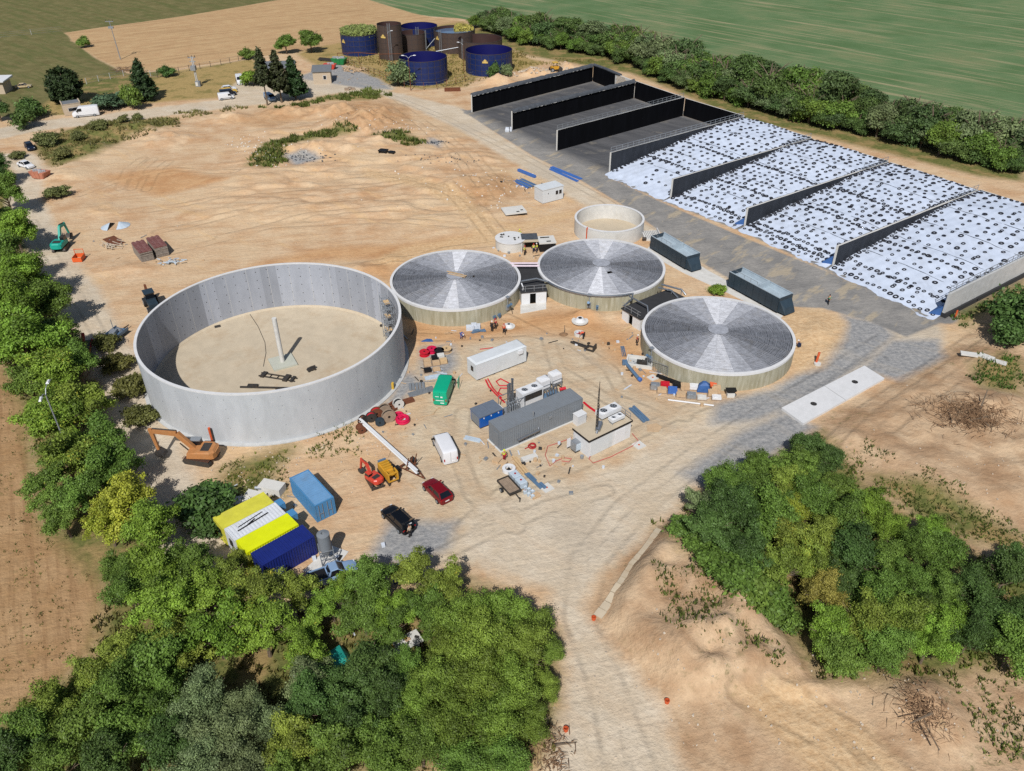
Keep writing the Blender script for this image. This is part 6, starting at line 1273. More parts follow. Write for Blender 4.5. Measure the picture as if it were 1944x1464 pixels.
def excavator(label, loc, rz, trz, s, paint, pose, cabside=1, blade=False, cabmat=None):
    t = thing('excavator', label, 'excavator', loc, rz); t.scale = (s, s, s)
    und = thing('x', '', '', (0,0,0)); 
    und.name = 'undercarriage'; und.parent = t; und.rotation_euler = (0,0,trz-rz)
    for k in ('label', 'category'): 
        if k in und: del und[k]
    for y in (-1.2, 1.2): track(und, 4.3, y, .6, .95)
    P('centre_frame', MB().b(-1.0, 1.0, -.95, .95, .4, .95), 'dark_steel', und)
    if blade: P('dozer_blade', MB().b(-2.9, -2.7, -1.6, 1.6, .05, .75).b(-2.7, -1.6, -.7, -.5, .3, .45).b(-2.7, -1.6, .5, .7, .3, .45), 'dark_steel', und)
    P('turntable', MB().cyl((0,0,.95), (0,0,1.15), .75, 20), 'dark_steel', t)
    P('upper_body', MB().loft([[(x, y, 1.15) for x, y in ((1.5,-1.35),(1.5,1.35),(-1.9,1.35),(-2.3,.8),(-2.3,-.8),(-1.9,-1.35))], [(x, y, 2.05) for x, y in ((1.3,-1.35),(1.3,1.35),(-1.95,1.35),(-2.45,.8),(-2.45,-.8),(-1.95,-1.35))], [(x, y, 2.3) for x, y in ((-.2,-1.25),(-.2,1.25),(-1.8,1.2),(-2.2,.7),(-2.2,-.7),(-1.8,-1.2))]]), paint, t)
    P('counterweight', MB().loft([[(x, y, z) for x, y in ((-1.9,-1.36),(-1.9,1.36),(-2.35,1.2),(-2.62,.6),(-2.62,-.6),(-2.35,-1.2))] for z in (1.12, 2.0)]), paint, t)
    P('engine_grille', MB().b(-1.7, -.5, -.9, .9, 2.3, 2.34), 'dark_steel', t)
    c = P('cab', MB().loft([[(x, y, 1.2) for x, y in ((-.2,cabside*.35),(1.55,cabside*.35),(1.55,cabside*1.34),(-.2,cabside*1.34))], [(x, y, 2.05) for x, y in ((-.2,cabside*.35),(1.6,cabside*.35),(1.6,cabside*1.34),(-.2,cabside*1.34))]]), cabmat or paint, t)
    P('cab_glass', MB().loft([[(x, y, 2.05) for x, y in ((-.15,cabside*.39),(1.55,cabside*.39),(1.55,cabside*1.30),(-.15,cabside*1.30))], [(x, y, 2.95) for x, y in ((-.1,cabside*.42),(1.2,cabside*.42),(1.2,cabside*1.26),(-.1,cabside*1.26))]]), 'glass', c)
    P('cab_roof', MB().b(-.15, 1.3, min(cabside*.37, cabside*1.31), max(cabside*.37, cabside*1.31), 2.95, 3.08), cabmat or paint, c)
    p0, p1, p2, p3 = pose
    arm(t, 'boom', p0, p1, .5, .65, .8, paint); arm(t, 'boom', p1, p2, .46, .8, .5, paint); arm(t, 'stick', (p2[0]+(p2[0]-p3[0])*.12, p2[1]+(p2[1]-p3[1])*.12), p3, .36, .55, .35, paint)
    m = MB(); 
    for y in (-.4, .4): m.tube([(p0[0]+.5, y, p0[1]-.3), ((p0[0]+p1[0])/2+.7, y, (p0[1]+p1[1])/2-.1)], .1, 6)
    m.tube([(p1[0], 0, p1[1]+.5), (p2[0]-.3, 0, p2[1]+.45)], .1, 6); P('hydraulic_ram', m, 'dark_steel', t)
    x, z = p3; P('bucket', MB().prism([(x-.1,z+.1),(x+.45,z-.1),(x+.35,z-.75),(x-.35,z-1.05),(x-.95,z-.8),(x-.7,z-.35)], -.6, .6), 'dark_steel', t)
    return t
b0 = G(384, 872); 
excavator('big orange excavator parked at the foot of the big tank', b0, heading(b0, G(300,815,4.5)), heading(G(340,882), G(400,892)), .86, 'orange', ((.6,1.9),(2.6,4.6),(6.2,4.9),(5.9,1.6)), -1, cabmat='galv')
b0 = on(117, 473)
excavator('turquoise excavator beside the tree row at the left', b0, heading(b0, G(117,440,2.5)), R(100), .78, 'teal', ((.6,1.9),(2.4,4.6),(5.0,4.2),(5.8,1.5)), -1, cabmat='dark_steel')
b0 = G(710, 915)
excavator('small red mini excavator with a dozer blade in the yard', b0, heading(b0, G(692,880,2)), heading(b0, G(695,890)), .5, 'red_paint', ((.8,1.8),(2.2,4.4),(4.0,4.6),(4.8,1.4)), 1, True)
# yellow machine beside it
t = thing('yellow_machine', 'yellow generator shaped machine next to the red mini excavator', 'machine', G(738,905), heading(G(727,885), G(752,917)))
P('engine_block', MB().b(-1.5, .6, -.65, .65, .45, 1.35), 'yellow_machine', t); P('frame', MB().b(.6, 1.5, -.65, -.5, .4, 1.6).b(.6, 1.5, .5, .65, .4, 1.6).b(1.38, 1.5, -.5, .5, .4, .55).b(1.38, 1.5, -.5, .5, 1.45, 1.6), 'yellow_machine', t); P('radiator', MB().b(-1.75, -1.52, -.5, .5, .5, 1.5), 'steel_blue', t)
m = MB()
for k in range(8): m.b(-1.3+k*.22, -1.2+k*.22, -.5, .5, 1.35, 1.5+.12*(k % 2))
P('fins', m, 'yellow_machine', t); P('skid', MB().b(-1.7, 1.6, -.7, -.5, 0, .4).b(-1.7, 1.6, .5, .7, 0, .4), 'dark_steel', t); P('drum', MB().cyl((-.2,.7,1.2), (.8,.75,1.2), .3, 10), 'black', t)
# backhoe, trailer, red machine in the shade
t = thing('backhoe', 'dark green backhoe loader behind the left rim of the big tank', 'backhoe', on(290,583), heading(on(290,583), on(300,600)))
P('body', MB().b(-1.2, 2.2, -.7, .7, .7, 1.5), 'hopper', t); c = P('cab', MB().b(-1.1, .4, -.75, .75, 1.5, 1.7), 'hopper', t); P('cab_glass', MB().b(-1.05, .35, -.7, .7, 1.7, 2.6), 'glass', c); P('cab_roof', MB().b(-1.2, .5, -.8, .8, 2.6, 2.75), 'hopper', c)
for x, r in ((-.9,.75),(1.7,.5)):
    for y in (-.9, .9): wheel(t, x, y, r, .4)
P('boom', MB().bar((-1.3,0,1.2), (-2.1,0,3.1), .35, .4).bar((-2.1,0,3.1), (-3.0,0,1.4), .28, .3), 'rust', t); P('bucket', MB().prism([(-3.3,.2),(-2.7,.3),(-2.7,1.3),(-3.1,1.4)], -.5, .5), 'rust', t); P('loader_bucket', MB().prism([(2.6,.2),(3.5,.15),(3.2,.9),(2.6,1.0)], -1.1, 1.1), 'dark_steel', t)
t = thing('equipment_trailer', 'blue grey trailer loaded with parts left of the big tank', 'trailer', on(221,642), R(75)); P('deck', MB().b(-1.8, 1.8, -1, 1, .55, .7), 'steel_blue', t); P('side_rail', MB().b(-1.8, 1.8, -1.05, -1, .7, 1.1).b(-1.8, 1.8, 1, 1.05, .7, 1.1), 'steel_blue', t); P('load', MB().box((0,.2,1.0), (1.2,.9,.6), rz=.3).box((-.9,-.4,.95), (.7,.6,.5)).cyl((.8,-.5,.9), (1.3,.5,.9), .25, 10), 'galv', t); P('drawbar', MB().bar((1.8,0,.6), (3.2,0,.5), .12), 'dark_steel', t); P('mast', MB().cyl((.3,.3,1.2), (.3,.3,3.0), .06, 6), 'galv', t)
for y in (-1, 1): wheel(t, -.3, y*1.15, .35)
t = thing('red_trailer', 'dark red low trailer in the shade of the left tree row', 'trailer', on(158,678), R(108)); P('deck', MB().b(-3.4, 3.4, -1.1, 1.1, .7, .85), 'dark_steel', t); P('side_rail', MB().b(-3.4, 3.4, -1.2, -1.1, .6, 1.1).b(-3.4, 3.4, 1.1, 1.2, .6, 1.1), 'cloth_red', t); P('gooseneck', MB().bar((2.8,0,.8), (4.2,0,1.6), .4, .5), 'cloth_red', t); P('load', MB().b(-3.2, -1.9, -.9, .9, .85, 1.6), 'red_paint', t)
for x in (-1.6, -.6):
    for y in (-1, 1): wheel(t, x, y*1.0, .38)
# steel girder on its carriage
g0, g1 = G(683,797,1.0), G(792,896,1.15)
t = thing('steel_girder', 'long white steel girder resting across the cable reels and the rusty carriage', 'girder', (0,0,0)); P('flange', MB().bar(g0+Vector((0,0,.22)), g1+Vector((0,0,.22)), .34, .05), 'white_paint', t); P('web', MB().bar(g0, g1, .06, .40), 'white_paint', t); P('flange', MB().bar(g0-Vector((0,0,.22)), g1-Vector((0,0,.22)), .34, .05), 'white_paint', t)
t = thing('rusty_carriage', 'rusty wheeled carriage with upright forks under the right end of the white girder', 'carriage', G(782,895), heading(g0, g1)+R(5)); m = MB(); m.bar((-1.4,-.9,.5), (2.4,0,.4), .12).bar((-1.4,.9,.5), (2.4,0,.4), .12).bar((-1.2,-1.1,.55), (-1.2,1.1,.55), .14).bar((-.2,-.9,.7), (-.2,.9,.7), .14)
P('frame', m, 'rust', t); m = MB()
for y in (-.5, .1, .7): m.bar((-.3,y,.7), (.1,y+.15,2.3), .1)
P('fork', m, 'rust', t)
for y in (-1, 1): wheel(t, -1.2, y*1.15, .42, .3)
# steel silo on legs
sb = G(623,1066); t = thing('mortar_silo', 'grey cylindrical mortar silo standing on a steel frame by the navy container', 'silo', sb, R(20)); t.scale = (.68, .68, .66)
P('cylinder', MB().cyl((0,0,3.0), (0,0,6.0), .95, 28), 'container_grey', t, True); P('top', MB().lathe([(.97,5.95),(.97,6.1),(.3,6.3),(.3,5.95)], 28), 'container_grey', t, True); P('cone', MB().cyl((0,0,1.3), (0,0,3.0), .25, 24, .95), 'galv', t, True)
m = MB()
for x in (-1, 1):
    for y in (-1, 1): m.b(x-.07, x+.07, y-.07, y+.07, 0, 3.3)
for z in (.2, 1.6, 3.2):
    for y in (-1, 1): m.b(-1, 1, y-.05, y+.05, z-.05, z+.05)
    for x in (-1, 1): m.b(x-.05, x+.05, -1, 1, z-.05, z+.05)
for y in (-1, 1): m.bar((-1,y,.2), (1,y,1.6), .07).bar((1,y,1.6), (-1,y,3.2), .07)
for x in (-1, 1): m.bar((x,-1,.2), (x,1,1.6), .07)
P('leg_frame', m, 'galv', t)
solo('white_slab', 'white slab under the mortar silo', 'slab', MB().slab([tuple(G(*q)[:2]) for q in ((575,1085),(625,1095),(662,1048),(628,1036))], 0, .08), 'concrete_light')
solo('slab_beam', 'dark steel beam lying across the white slab under the silo', 'beam', MB().bar(G(627,1090,.2), G(648,1055,.2), .22, .2), 'black')
# cart, boxes and small goods south of the grey container
t = thing('cart_trailer', 'flat grey wooden cart trailer with one axle by the water tanks', 'trailer', G(966,930), heading(G(950,912), G(980,945))); m = MB()
for k in range(7): P('plank', MB().b(-1.35, 1.35, -.68+k*.2, -.50+k*.2, .62, .67), 'old_timber', t)
P('side_board', MB().b(-1.4, 1.4, -.78, -.72, .55, .85).b(-1.4, 1.4, .74, .80, .55, .85).b(-1.42, -1.36, -.72, .74, .55, .85).b(1.36, 1.42, -.72, .74, .55, .85), 'dark_steel', t); P('drawbar', MB().bar((1.4,0,.55), (2.4,0,.4), .1).cyl((2.4,0,0), (2.4,0,.7), .06, 6), 'dark_steel', t)
for y in (-1, 1): wheel(t, -.1, y*.95, .32)
for k, (u, v, lab) in enumerate(((978,912,'pale blue liquid tote nearest the white ring'), (989,924,'pale blue liquid tote in the middle, beside the cart trailer'))):
    t = thing('liquid_tote', lab, 'tote', G(u, v), heading(G(950,912), G(980,945))); P('vessel', MB().loft([[(x*f, y*f, z) for x, y in ((-.6,-.5),(.6,-.5),(.6,.5),(-.6,.5))] for f, z in ((.9,.16),(1,.22),(1,.98),(.92,1.06))]), 'ibc', t); P('pallet', MB().b(-.6, .6, -.5, .5, 0, .14), 'old_timber', t); P('cap', MB().cyl((0,0,1.06), (0,0,1.12), .12, 12), 'lamp_red', t)
    m = MB()
    for x in (-.62, 0, .62): m.b(x-.02, x+.02, -.54, -.51, .14, 1.05).b(x-.02, x+.02, .51, .54, .14, 1.05)
    m.b(-.63, .63, -.54, -.51, .6, .64).b(-.63, .63, .51, .54, .6, .64); P('cage', m, 'galv', t)
for k in range(6):
    p = G(997+(k % 3)*7, 928+(k//3)*9+(k % 3)*4); t = thing('canister', 'pale blue plastic canister in the cluster beside the liquid totes', 'canister', p, .5, 'canisters beside the totes'); P('body', MB().loft([[(x*f, y*f, z) for x, y in ((-.2,-.15),(.2,-.15),(.2,.15),(-.2,.15))] for f, z in ((1,0),(1,.42),(.5,.5))]), 'ibc', t); P('cap', MB().cyl((0,0,.5), (0,0,.56), .06, 8), 'lamp_red' if k == 3 else 'white_plastic', t)
t = thing('white_ring', 'white round fan housing lying beside the totes', 'fan housing', G(966,893), 0); P('ring', MB().lathe([(.8,0),(.8,.4),(.45,.4),(.45,0)], 28), 'white_plastic', t, True); P('fan_hub', MB().cyl((0,0,.05), (0,0,.25), .2, 10).bar((-.45,0,.15), (.45,0,.15), .12, .05).bar((0,-.45,.15), (0,.45,.15), .12, .05), 'black', t)
solo('ply_box', 'wooden board lying at the end of the canister row', 'board', MB().box((0,0,.1), (1.1,.8,.2)).box((0,0,.23), (1.2,.15,.06)), 'ply', G(1016,942), .6)
def slab_pad(label, u, v, s=1.3, rz=.6):
    t = thing('manhole_pad', label, 'manhole', on(u, v), rz); P('pad', MB().b(-s/2, s/2, -s/2, s/2, 0, .12), 'concrete_light', t); P('cap', MB().cyl((0,0,.12), (0,0,.16), .13, 12), 'pipe_orange', t)
slab_pad('white manhole pad with red cap right of the canister cluster', 1038, 927); slab_pad('white manhole pad with red cap beside the technical building', 1213, 846); slab_pad('white manhole pad near the left end of the stored goods at the right tank', 1239, 718, 1.2)
solo('beam_stack', 'pale timber beams lying beside the liquid totes', 'timber', MB().box((0,0,.12), (3.6,.25,.22)).box((.2,.3,.12), (3.4,.25,.22)).box((.5,-.35,.1), (2.4,.2,.18)), 'timber', G(986,884), heading(G(974,868), G(1000,900)))
solo('dark_plank_row', 'blue grey planks lying end on behind the totes', 'planks', MB().box((0,0,.1), (3.2,.4,.18)).box((1.4,.3,.2), (1.0,.35,.35)).box((-.6,.2,.24), (1.6,.25,.1)), 'steel_blue', G(1013,914), heading(G(1000,900), G(1030,928)))
solo('concrete_block', 'pale concrete block lying below the grey container', 'block', MB().box((0,0,.2), (2.0,.75,.4)), 'concrete_light', G(1005,872), .45)
solo('sheet_bundle', 'bundle of white metal profiles on the ground left of the grey container', 'profiles', MB().box((0,-.2,.08), (2.2,.22,.16)).box((.05,.08,.1), (2.2,.22,.2)).box((-.1,.33,.07), (2.0,.18,.14)), 'ibc', G(897,835), -.35)
solo('brick_pallet', 'pallet with tan boards and grey blocks left of the white ring', 'pallet', MB().box((-.5,0,.15), (.9,.8,.3)).box((.5,-.1,.2), (.8,.7,.4)), 'ply', G(950,878), -.5)
solo('steel_profiles', 'blue grey steel profiles lying right of the technical building', 'profiles', MB().box((0,-.35,.12), (3.4,.3,.22)).box((0,0,.12), (3.2,.3,.22)).box((-.1,.35,.12), (3.5,.3,.22)).box((.6,0,.27), (.4,.9,.06)), 'steel_blue', G(1213,788), heading(G(1195,770), G(1235,808)))
solo('plastic_film', 'sheet of clear brown plastic film near the steel profiles', 'film', MB().slab([(-.9,-.7),(.5,-.9),(1.1,.1),(.5,.9),(-.8,.5)], 0.01, .06), 'ply', G(1241,812))
# hoses: red cables looping over the ground
def hose(label, pts, r=.07, mat='hose_red', z=.08):
    solo('hose', label, 'hose', MB().tube([on(u, v)+Vector((0,0,z)) for u, v in pts], r, 6), mat, smooth=True)
hose('thick red hose from the white container to the blue generator', [(922,722),(928,735),(944,752),(958,765)], .12); hose('second red hose beside the first, ending at the junction box', [(926,720),(936,738),(952,756)], .1); hose('red hose loop above the blue generator', [(965,738),(950,738),(946,746),(955,752)], .09)
hose('red hose loop left of the exhaust stacks', [(966,728),(950,720),(942,725),(948,733),(962,733)], .09); hose('crimson hose from the grey container to the technical building', [(1108,765),(1120,775),(1132,783)], .16)
hose('thin crimson cable looping on the sand in front of the technical building', [(1085,832),(1060,842),(1040,848),(1035,865),(1044,886),(1056,876),(1072,870),(1085,872),(1080,878),(1066,876)], .05, 'hose_pale_red'); hose('thin crimson cable from the technical building wall to the manhole pad', [(1125,858),(1118,872),(1126,880),(1160,868),(1200,848),(1212,838),(1200,824)], .05, 'hose_pale_red'); hose('red pipes lying behind the white container', [(911,664),(936,661)], .06)
t = thing('cable_coil', 'coil of dark red cable on the sand below the grey container', 'coil', G(1010,848), .4); P('coil', MB().torus((0,0,.08), .45, .1, 20, 6).torus((.1,.05,.2), .36, .09, 20, 6).tube([(-.4,0,.1),(-1.0,-.1,.05)], .07, 5), 'cloth_red', t)
# cable reels and coils beside the big tank
def reel(label, u, v, r, w_, rz, cable, flange='old_timber', tilt=True, group='cable reels beside the big tank'):
    t = thing('cable_reel', label, 'cable reel', G(u, v), rz, None)
    if tilt: ax = lambda y: (0, y, r)
    else: ax = lambda y: (0, 0, y+w_/2)
    for s in (-1, 1): P('flange', MB().cyl(ax(s*w_/2-.03), ax(s*w_/2+.03), r, 20), flange, t)
    P('cable_winding', MB().cyl(ax(-w_/2+.03), ax(w_/2-.03), r*.82, 20), cable, t); P('hub_hole', MB().cyl(ax(w_/2+.03), ax(w_/2+.04), r*.2, 10).cyl(ax(-w_/2-.04), ax(-w_/2-.03), r*.2, 10), 'black', t); return t
reel('reel of red hose nearest the big tank wall', 716, 793, .8, .5, .3, 'hose_red', 'rust'); reel('grey wooden reel standing behind the red hose reel', 731, 788, .85, .55, .4, 'black'); reel('tan wooden cable reel with dark core in the middle of the reels', 739, 800, .9, .5, .4, 'black'); reel('dark green hose reel at the front of the reels', 722, 808, .6, .4, .2, 'hopper', 'hopper')
reel('pale wooden reel with grey cable at the far end of the reels', 757, 774, .7, .6, .5, 'rubber', 'concrete_light'); reel('small red and grey reel beside the girder end', 706, 800, .7, .5, .3, 'hose_red', 'dark_steel'); reel('dark hose reel left of the girder end', 690, 806, .7, .4, .9, 'rust', 'dark_steel'); reel('brown motor winch under the girder end', 686, 820, .55, .9, .5, 'rust', 'rust')
t = thing('hose_coil', 'large crimson hose coil lying flat', 'coil', G(765,800)); P('coil', MB().torus((0,0,.18), .75, .2, 28, 8).torus((0,0,.48), .7, .19, 28, 8), 'hose_crimson', t, True)
t = thing('hose_coil', 'crimson hose coil half behind the large flat one', 'coil', G(757,793)); P('coil', MB().torus((0,0,.18), .6, .18, 28, 8).torus((0,0,.45), .55, .17, 28, 8), 'hose_crimson', t, True)
m = MB(); m.bar((-1.6,0,.2), (1.6,.1,.25), .2).bar((-1.5,.5,.15), (1.2,.6,.2), .25).box((.4,-.6,.2), (1.8,.7,.35)); solo('rusty_scrap', 'rusty steel scrap lying along the footing of the big tank', 'scrap', m, 'rust', G(742,775), heading(G(720,790), G(770,757)))
solo('rust_mat', 'rust brown mat of reinforcement mesh behind the pale reel', 'mesh mat', MB().box((0,0,.08), (2.6,1.1,.14)).box((.3,.1,.2), (2.0,.7,.1)), 'rust', G(768,764), .5)
m = MB()
for k in range(5): m.box((-.8+k*.45, 0, .12), (.36, 1.6, .2))
solo('sheet_stack', 'stack of grey sheet panels beside the footing of the big tank', 'panels', m, 'container_grey', G(790,735), .15)
m = MB()
for k in range(6): m.bar((-1.8,.2*k-.5,.1), (1.8,.22*k-.3,.12), .1)
solo('pipe_bundle', 'bundle of grey tubes below the grey sheet panels', 'tubes', m, 'galv', G(800,746), .4)
# pallets on the gravel bed by the big tank
for k, (u, v, c, lab) in enumerate(((806,674,'hose_red','red hose drum at the left of the gravel bed'),(820,668,'hose_crimson','crimson hose drum, second on the gravel bed'),(834,671,'black','black cable drum, third on the gravel bed'),(848,668,'old_timber','wooden cable drum at the right of the gravel bed'))): reel(lab, u, v, .75, .6, 0, c, c if k < 3 else 'timber', False)
for k, (u, v, c, lab) in enumerate(((811,686,'ply','tan crate behind the pallet row on the gravel bed'),(826,682,'black','dark crate between the drums and the pallets'),(837,680,'concrete_light','pale bucket crate below the black drum'),(812,694,'ply','left pallet of the gravel bed row'),(828,692,'ply','middle pallet of the gravel bed row'),(842,689,'timber','right pallet with fresh timber on the gravel bed'),(829,703,'ply','tan board at the lower edge of the gravel bed'),(812,706,'black','black bin at the lower edge of the gravel bed'))):
    t = thing('pallet_load', lab, 'pallet', G(u, v), .25); P('pallet', MB().b(-.6, .6, -.45, .45, 0, .12), 'old_timber', t); P('load', MB().b(-.5, .5, -.4, .4, .12, .35+.15*(k % 3)).b(-.4, .2, -.3, .3, .34+.15*(k % 3), .42+.15*(k % 3)), c, t)
solo('panel_sheets', 'white and grey foam sheets lying in front of the green van', 'sheets', MB().box((0,0,.08), (3.2,.9,.12)).box((.2,.25,.18), (2.2,.35,.08)), 'ibc', G(828,716), .28)
solo('blue_tarp', 'blue tarpaulin lying in the shade between big tank and left boarded tank', 'tarp', MB().slab([(-1.6,-.4),(1.8,-.2),(1.5,.5),(-.2,.7),(-1.7,.3)], .01, .1), 'tarp_blue', G(800,648))
# stored goods below the right boarded tank
m = MB().bar(G(1247,712,.4), G(1310,735,.3), .5, .25).bar(G(1252,716,.15), G(1305,737,.15), .4, .2)
solo('black_pipes', 'long black plastic pipes lying against the right boarded tank', 'pipes', m, 'black')
GOODS = [(1243,738,'galv','grey drums'),(1256,744,'ply','tan crate'),(1262,734,'hose_red','red boxes'),(1276,746,'beam_blue','blue machine'),(1285,735,'black','black crate'),(1292,752,'ply','plywood box'),(1300,738,'ply','open wooden crate'),(1312,755,'galv','metal frame'),(1317,738,'white_plastic','white tubs'),(1332,757,'concrete_light','pale board'),(1335,742,'tarp_blue','blue covered stack'),(1352,750,'ply','tan bench'),(1358,745,'ply','wooden rack'),(1360,757,'white_plastic','white panel')]
for k, (u, v, c, n_) in enumerate(GOODS):
    t = thing('stored_crate', '%s, number %s from the left in the goods row by the tank' % (n_, ['one','two','three','four','five','six','seven','eight','nine','ten','eleven','twelve','thirteen','fourteen'][k]), 'stored goods', G(u, v), -.12); h = [.7,.5,.5,.7,.4,.4,.6,.6,.5,.25,1.5,.6,.9,.3][k]
    P('base', MB().b(-.7, .7, -.5, .5, 0, .12), 'old_timber', t)
    if k == 10: P('load', MB().loft([[(-.9,-.6,.12),(.9,-.6,.12),(.9,.6,.12),(-.9,.6,.12)],[(-.7,-.4,h*.7),(.6,-.5,h*.8),(.7,.4,h*.7),(-.6,.5,h*.6)],[(-.2,-.2,h),(.2,-.2,h),(.2,.2,h),(-.2,.2,h)]]), c, t)
    else: P('load', MB().b(-.6, .6, -.42, .42, .12, .12+h).b(-.4, .1, -.3, .35, .12+h, .2+h), c, t)
m = MB().box((0,0,1.1), (1.4,1.0,.08), rx=.5).bar((-.5,-.4,0), (-.5,.1,1.1), .08).bar((.5,-.4,0), (.5,.1,1.1), .08).b(-.7, .7, .2, .6, 0, .9); solo('tool_stand', 'dark tarpaulin covered stand with orange cloth behind the blue stack', 'stand', m, 'liner_slate', G(1347,737)); solo('orange_cloth', 'orange cloth draped over the tool stand', 'cloth', MB().box((.2,.1,0), (.9,.8,.06), rx=.5).box((.2,-.3,-.2), (.9,.05,.3)), 'pipe_orange', G(1352,729,1.15))
t = thing('wheelbarrow', 'black wheelbarrow on a white crate at the right end of the goods row', 'wheelbarrow', G(1386,752)); P('tray', MB().loft([[(-.4,-.3,.7),(.4,-.3,.7),(.4,.3,.7),(-.4,.3,.7)],[(-.7,-.45,1.1),(.7,-.45,1.1),(.7,.45,1.1),(-.7,.45,1.1)]]), 'black', t); P('crate', MB().b(-.5, .5, -.4, .4, 0, .6), 'concrete_light', t); wheel(t, .65, 0, .2, .1)
solo('long_pipe', 'long white pipe with blue end in front of the goods row', 'pipe', MB().cyl(G(1268,759,.15), G(1355,770,.15), .11, 8), 'white_plastic', smooth=True)
# concrete pit, screw conveyor, fence at the right boarded tank
pt_ = thing('concrete_pit', 'small open concrete pit at the left of the right boarded tank', 'pit', G(1214,690), -.25); P('wall', MB().b(-1.9, 1.9, -1.3, -1.05, 0, .5).b(-1.9, 1.9, 1.05, 1.3, 0, .5).b(-1.9, -1.65, -1.05, 1.05, 0, .5).b(1.65, 1.9, -1.05, 1.05, 0, .5), 'concrete_light', pt_); P('pit_floor', MB().b(-1.65, 1.65, -1.05, 1.05, 0, .03), 'concrete', pt_); P('pump', MB().b(-.4, 1.2, -.5, .3, .03, .5).cyl((.3,-.2,.4), (1.3,.3,.6), .2, 8), 'dark_steel', pt_)
solo('screw_conveyor', 'dark tubular conveyor with blue end lying by the concrete pit', 'conveyor', MB().tube([G(1188,689,.4), G(1212,718,.35)], .24, 10).box(G(1186,688,.4), (.7,.6,.6)), 'steel_blue', smooth=False); solo('conveyor_end', 'blue motor end of the screw conveyor', 'motor', MB().cyl(G(1213,719,.35), G(1217,722,.3), .3, 10), 'beam_blue')
m = MB()
for k in range(5): m.bar((-1.4,.12*k,.1), (1.4,.12*k+.1*(k % 2),.1), .08)
solo('rebar_bundle', 'bundle of thin steel bars left of the concrete pit', 'bars', m, 'steel_blue', G(1180,668), heading(G(1176,650), G(1184,690)))
t = thing('mesh_fence', 'mesh fence panel leaning by the right boarded tank', 'fence', G(1228,698), heading(G(1228,698), G(1266,716))); m = MB(); m.b(0, 3.5, -.03, .03, 0, .06).b(0, 3.5, -.03, .03, 1.7, 1.76).b(0, .06, -.03, .03, 0, 1.76).b(3.44, 3.5, -.03, .03, 0, 1.76)
for k in range(1, 12): m.b(k*.29, k*.29+.02, -.01, .01, .06, 1.7)
for k in range(1, 6): m.b(.06, 3.44, -.01, .01, k*.29, k*.29+.02)
P('panel', m, 'galv', t)
solo('timber_plank', 'single pale plank on the sand beside the right hand pump room', 'plank', MB().bar(G(1180,629,.08), G(1202,617,.08), .3, .06), 'timber')
t = thing('orange_stub_pipe', 'orange pipe with white foot right of the right boarded tank', 'pipe', on(1549,690)); P('pipe', MB().tube([(0,0,.1),(.25,.3,1.7)], .17, 12), 'pipe_orange', t); P('foot', MB().cyl((.1,-.3,0), (.1,-.3,.25), .5, 10), 'concrete_light', t)
# manholes in the sand
for k, (u, v, s, lab) in enumerate(((1101,610,1.0,'white manhole cone on a sand mound before the middle boarded tank'),(966,620,.75,'white manhole cone beside the worker in the orange vest'))):
    t = thing('manhole_cone', lab, 'manhole', on(u, v)); t.scale = (s, s, s); P('collar', MB().cyl((0,0,0), (0,0,.15), 1.3, 20), 'concrete_light', t); P('cone', MB().cyl((0,0,.15), (0,0,.6), .9, 16, .5), 'rim_white', t); P('opening', MB().cyl((0,0,.6), (0,0,.62), .3, 12), 'black', t)
t = thing('shaft_ring', 'white concrete shaft ring where a worker in orange bends down', 'manhole', on(1099,636)); P('ring', MB().lathe([(.75,0),(.75,.45),(.55,.45),(.55,0)], 20), 'concrete_light', t); P('mesh', MB().cyl((0,0,.05), (0,0,.3), .5, 12), 'cloth_red', t)
m = MB().bar((-2.2,.2,.15), (.6,-.2,.2), .25).bar((-2.0,.5,.15), (.8,.1,.2), .18).b(.4, 1.9, -.8, -.6, .1, .3).b(.4, 1.9, .3, .5, .1, .3).b(.5, .7, -.7, .4, .1, .3).b(1.7, 1.9, -.7, .4, .1, .9); solo('steel_lifting_frame', 'rusty steel lifting frame lying on the sand below the middle boarded tank', 'steel frame', m, 'dark_steel', on(1108,659), heading(G(1075,650), G(1130,665)))
for k, (u, v, lab) in enumerate(((1070,636,'brown soil lump heap with a shovel left of the shaft ring'),)): t = thing('soil_heap', lab, 'heap', on(u, v)); P('soil', MB().loft([[(math.cos(a)*r*(1+.2*math.sin(3*a)), math.sin(a)*r*.7, z) for a in np.linspace(0, 6.0, 12)] for r, z in ((.7,0),(.5,.25),(.2,.4))]), 'wood_branch', t); P('shovel', MB().bar((.1,.2,.2), (.15,.5,1.4), .06), 'dark_steel', t)
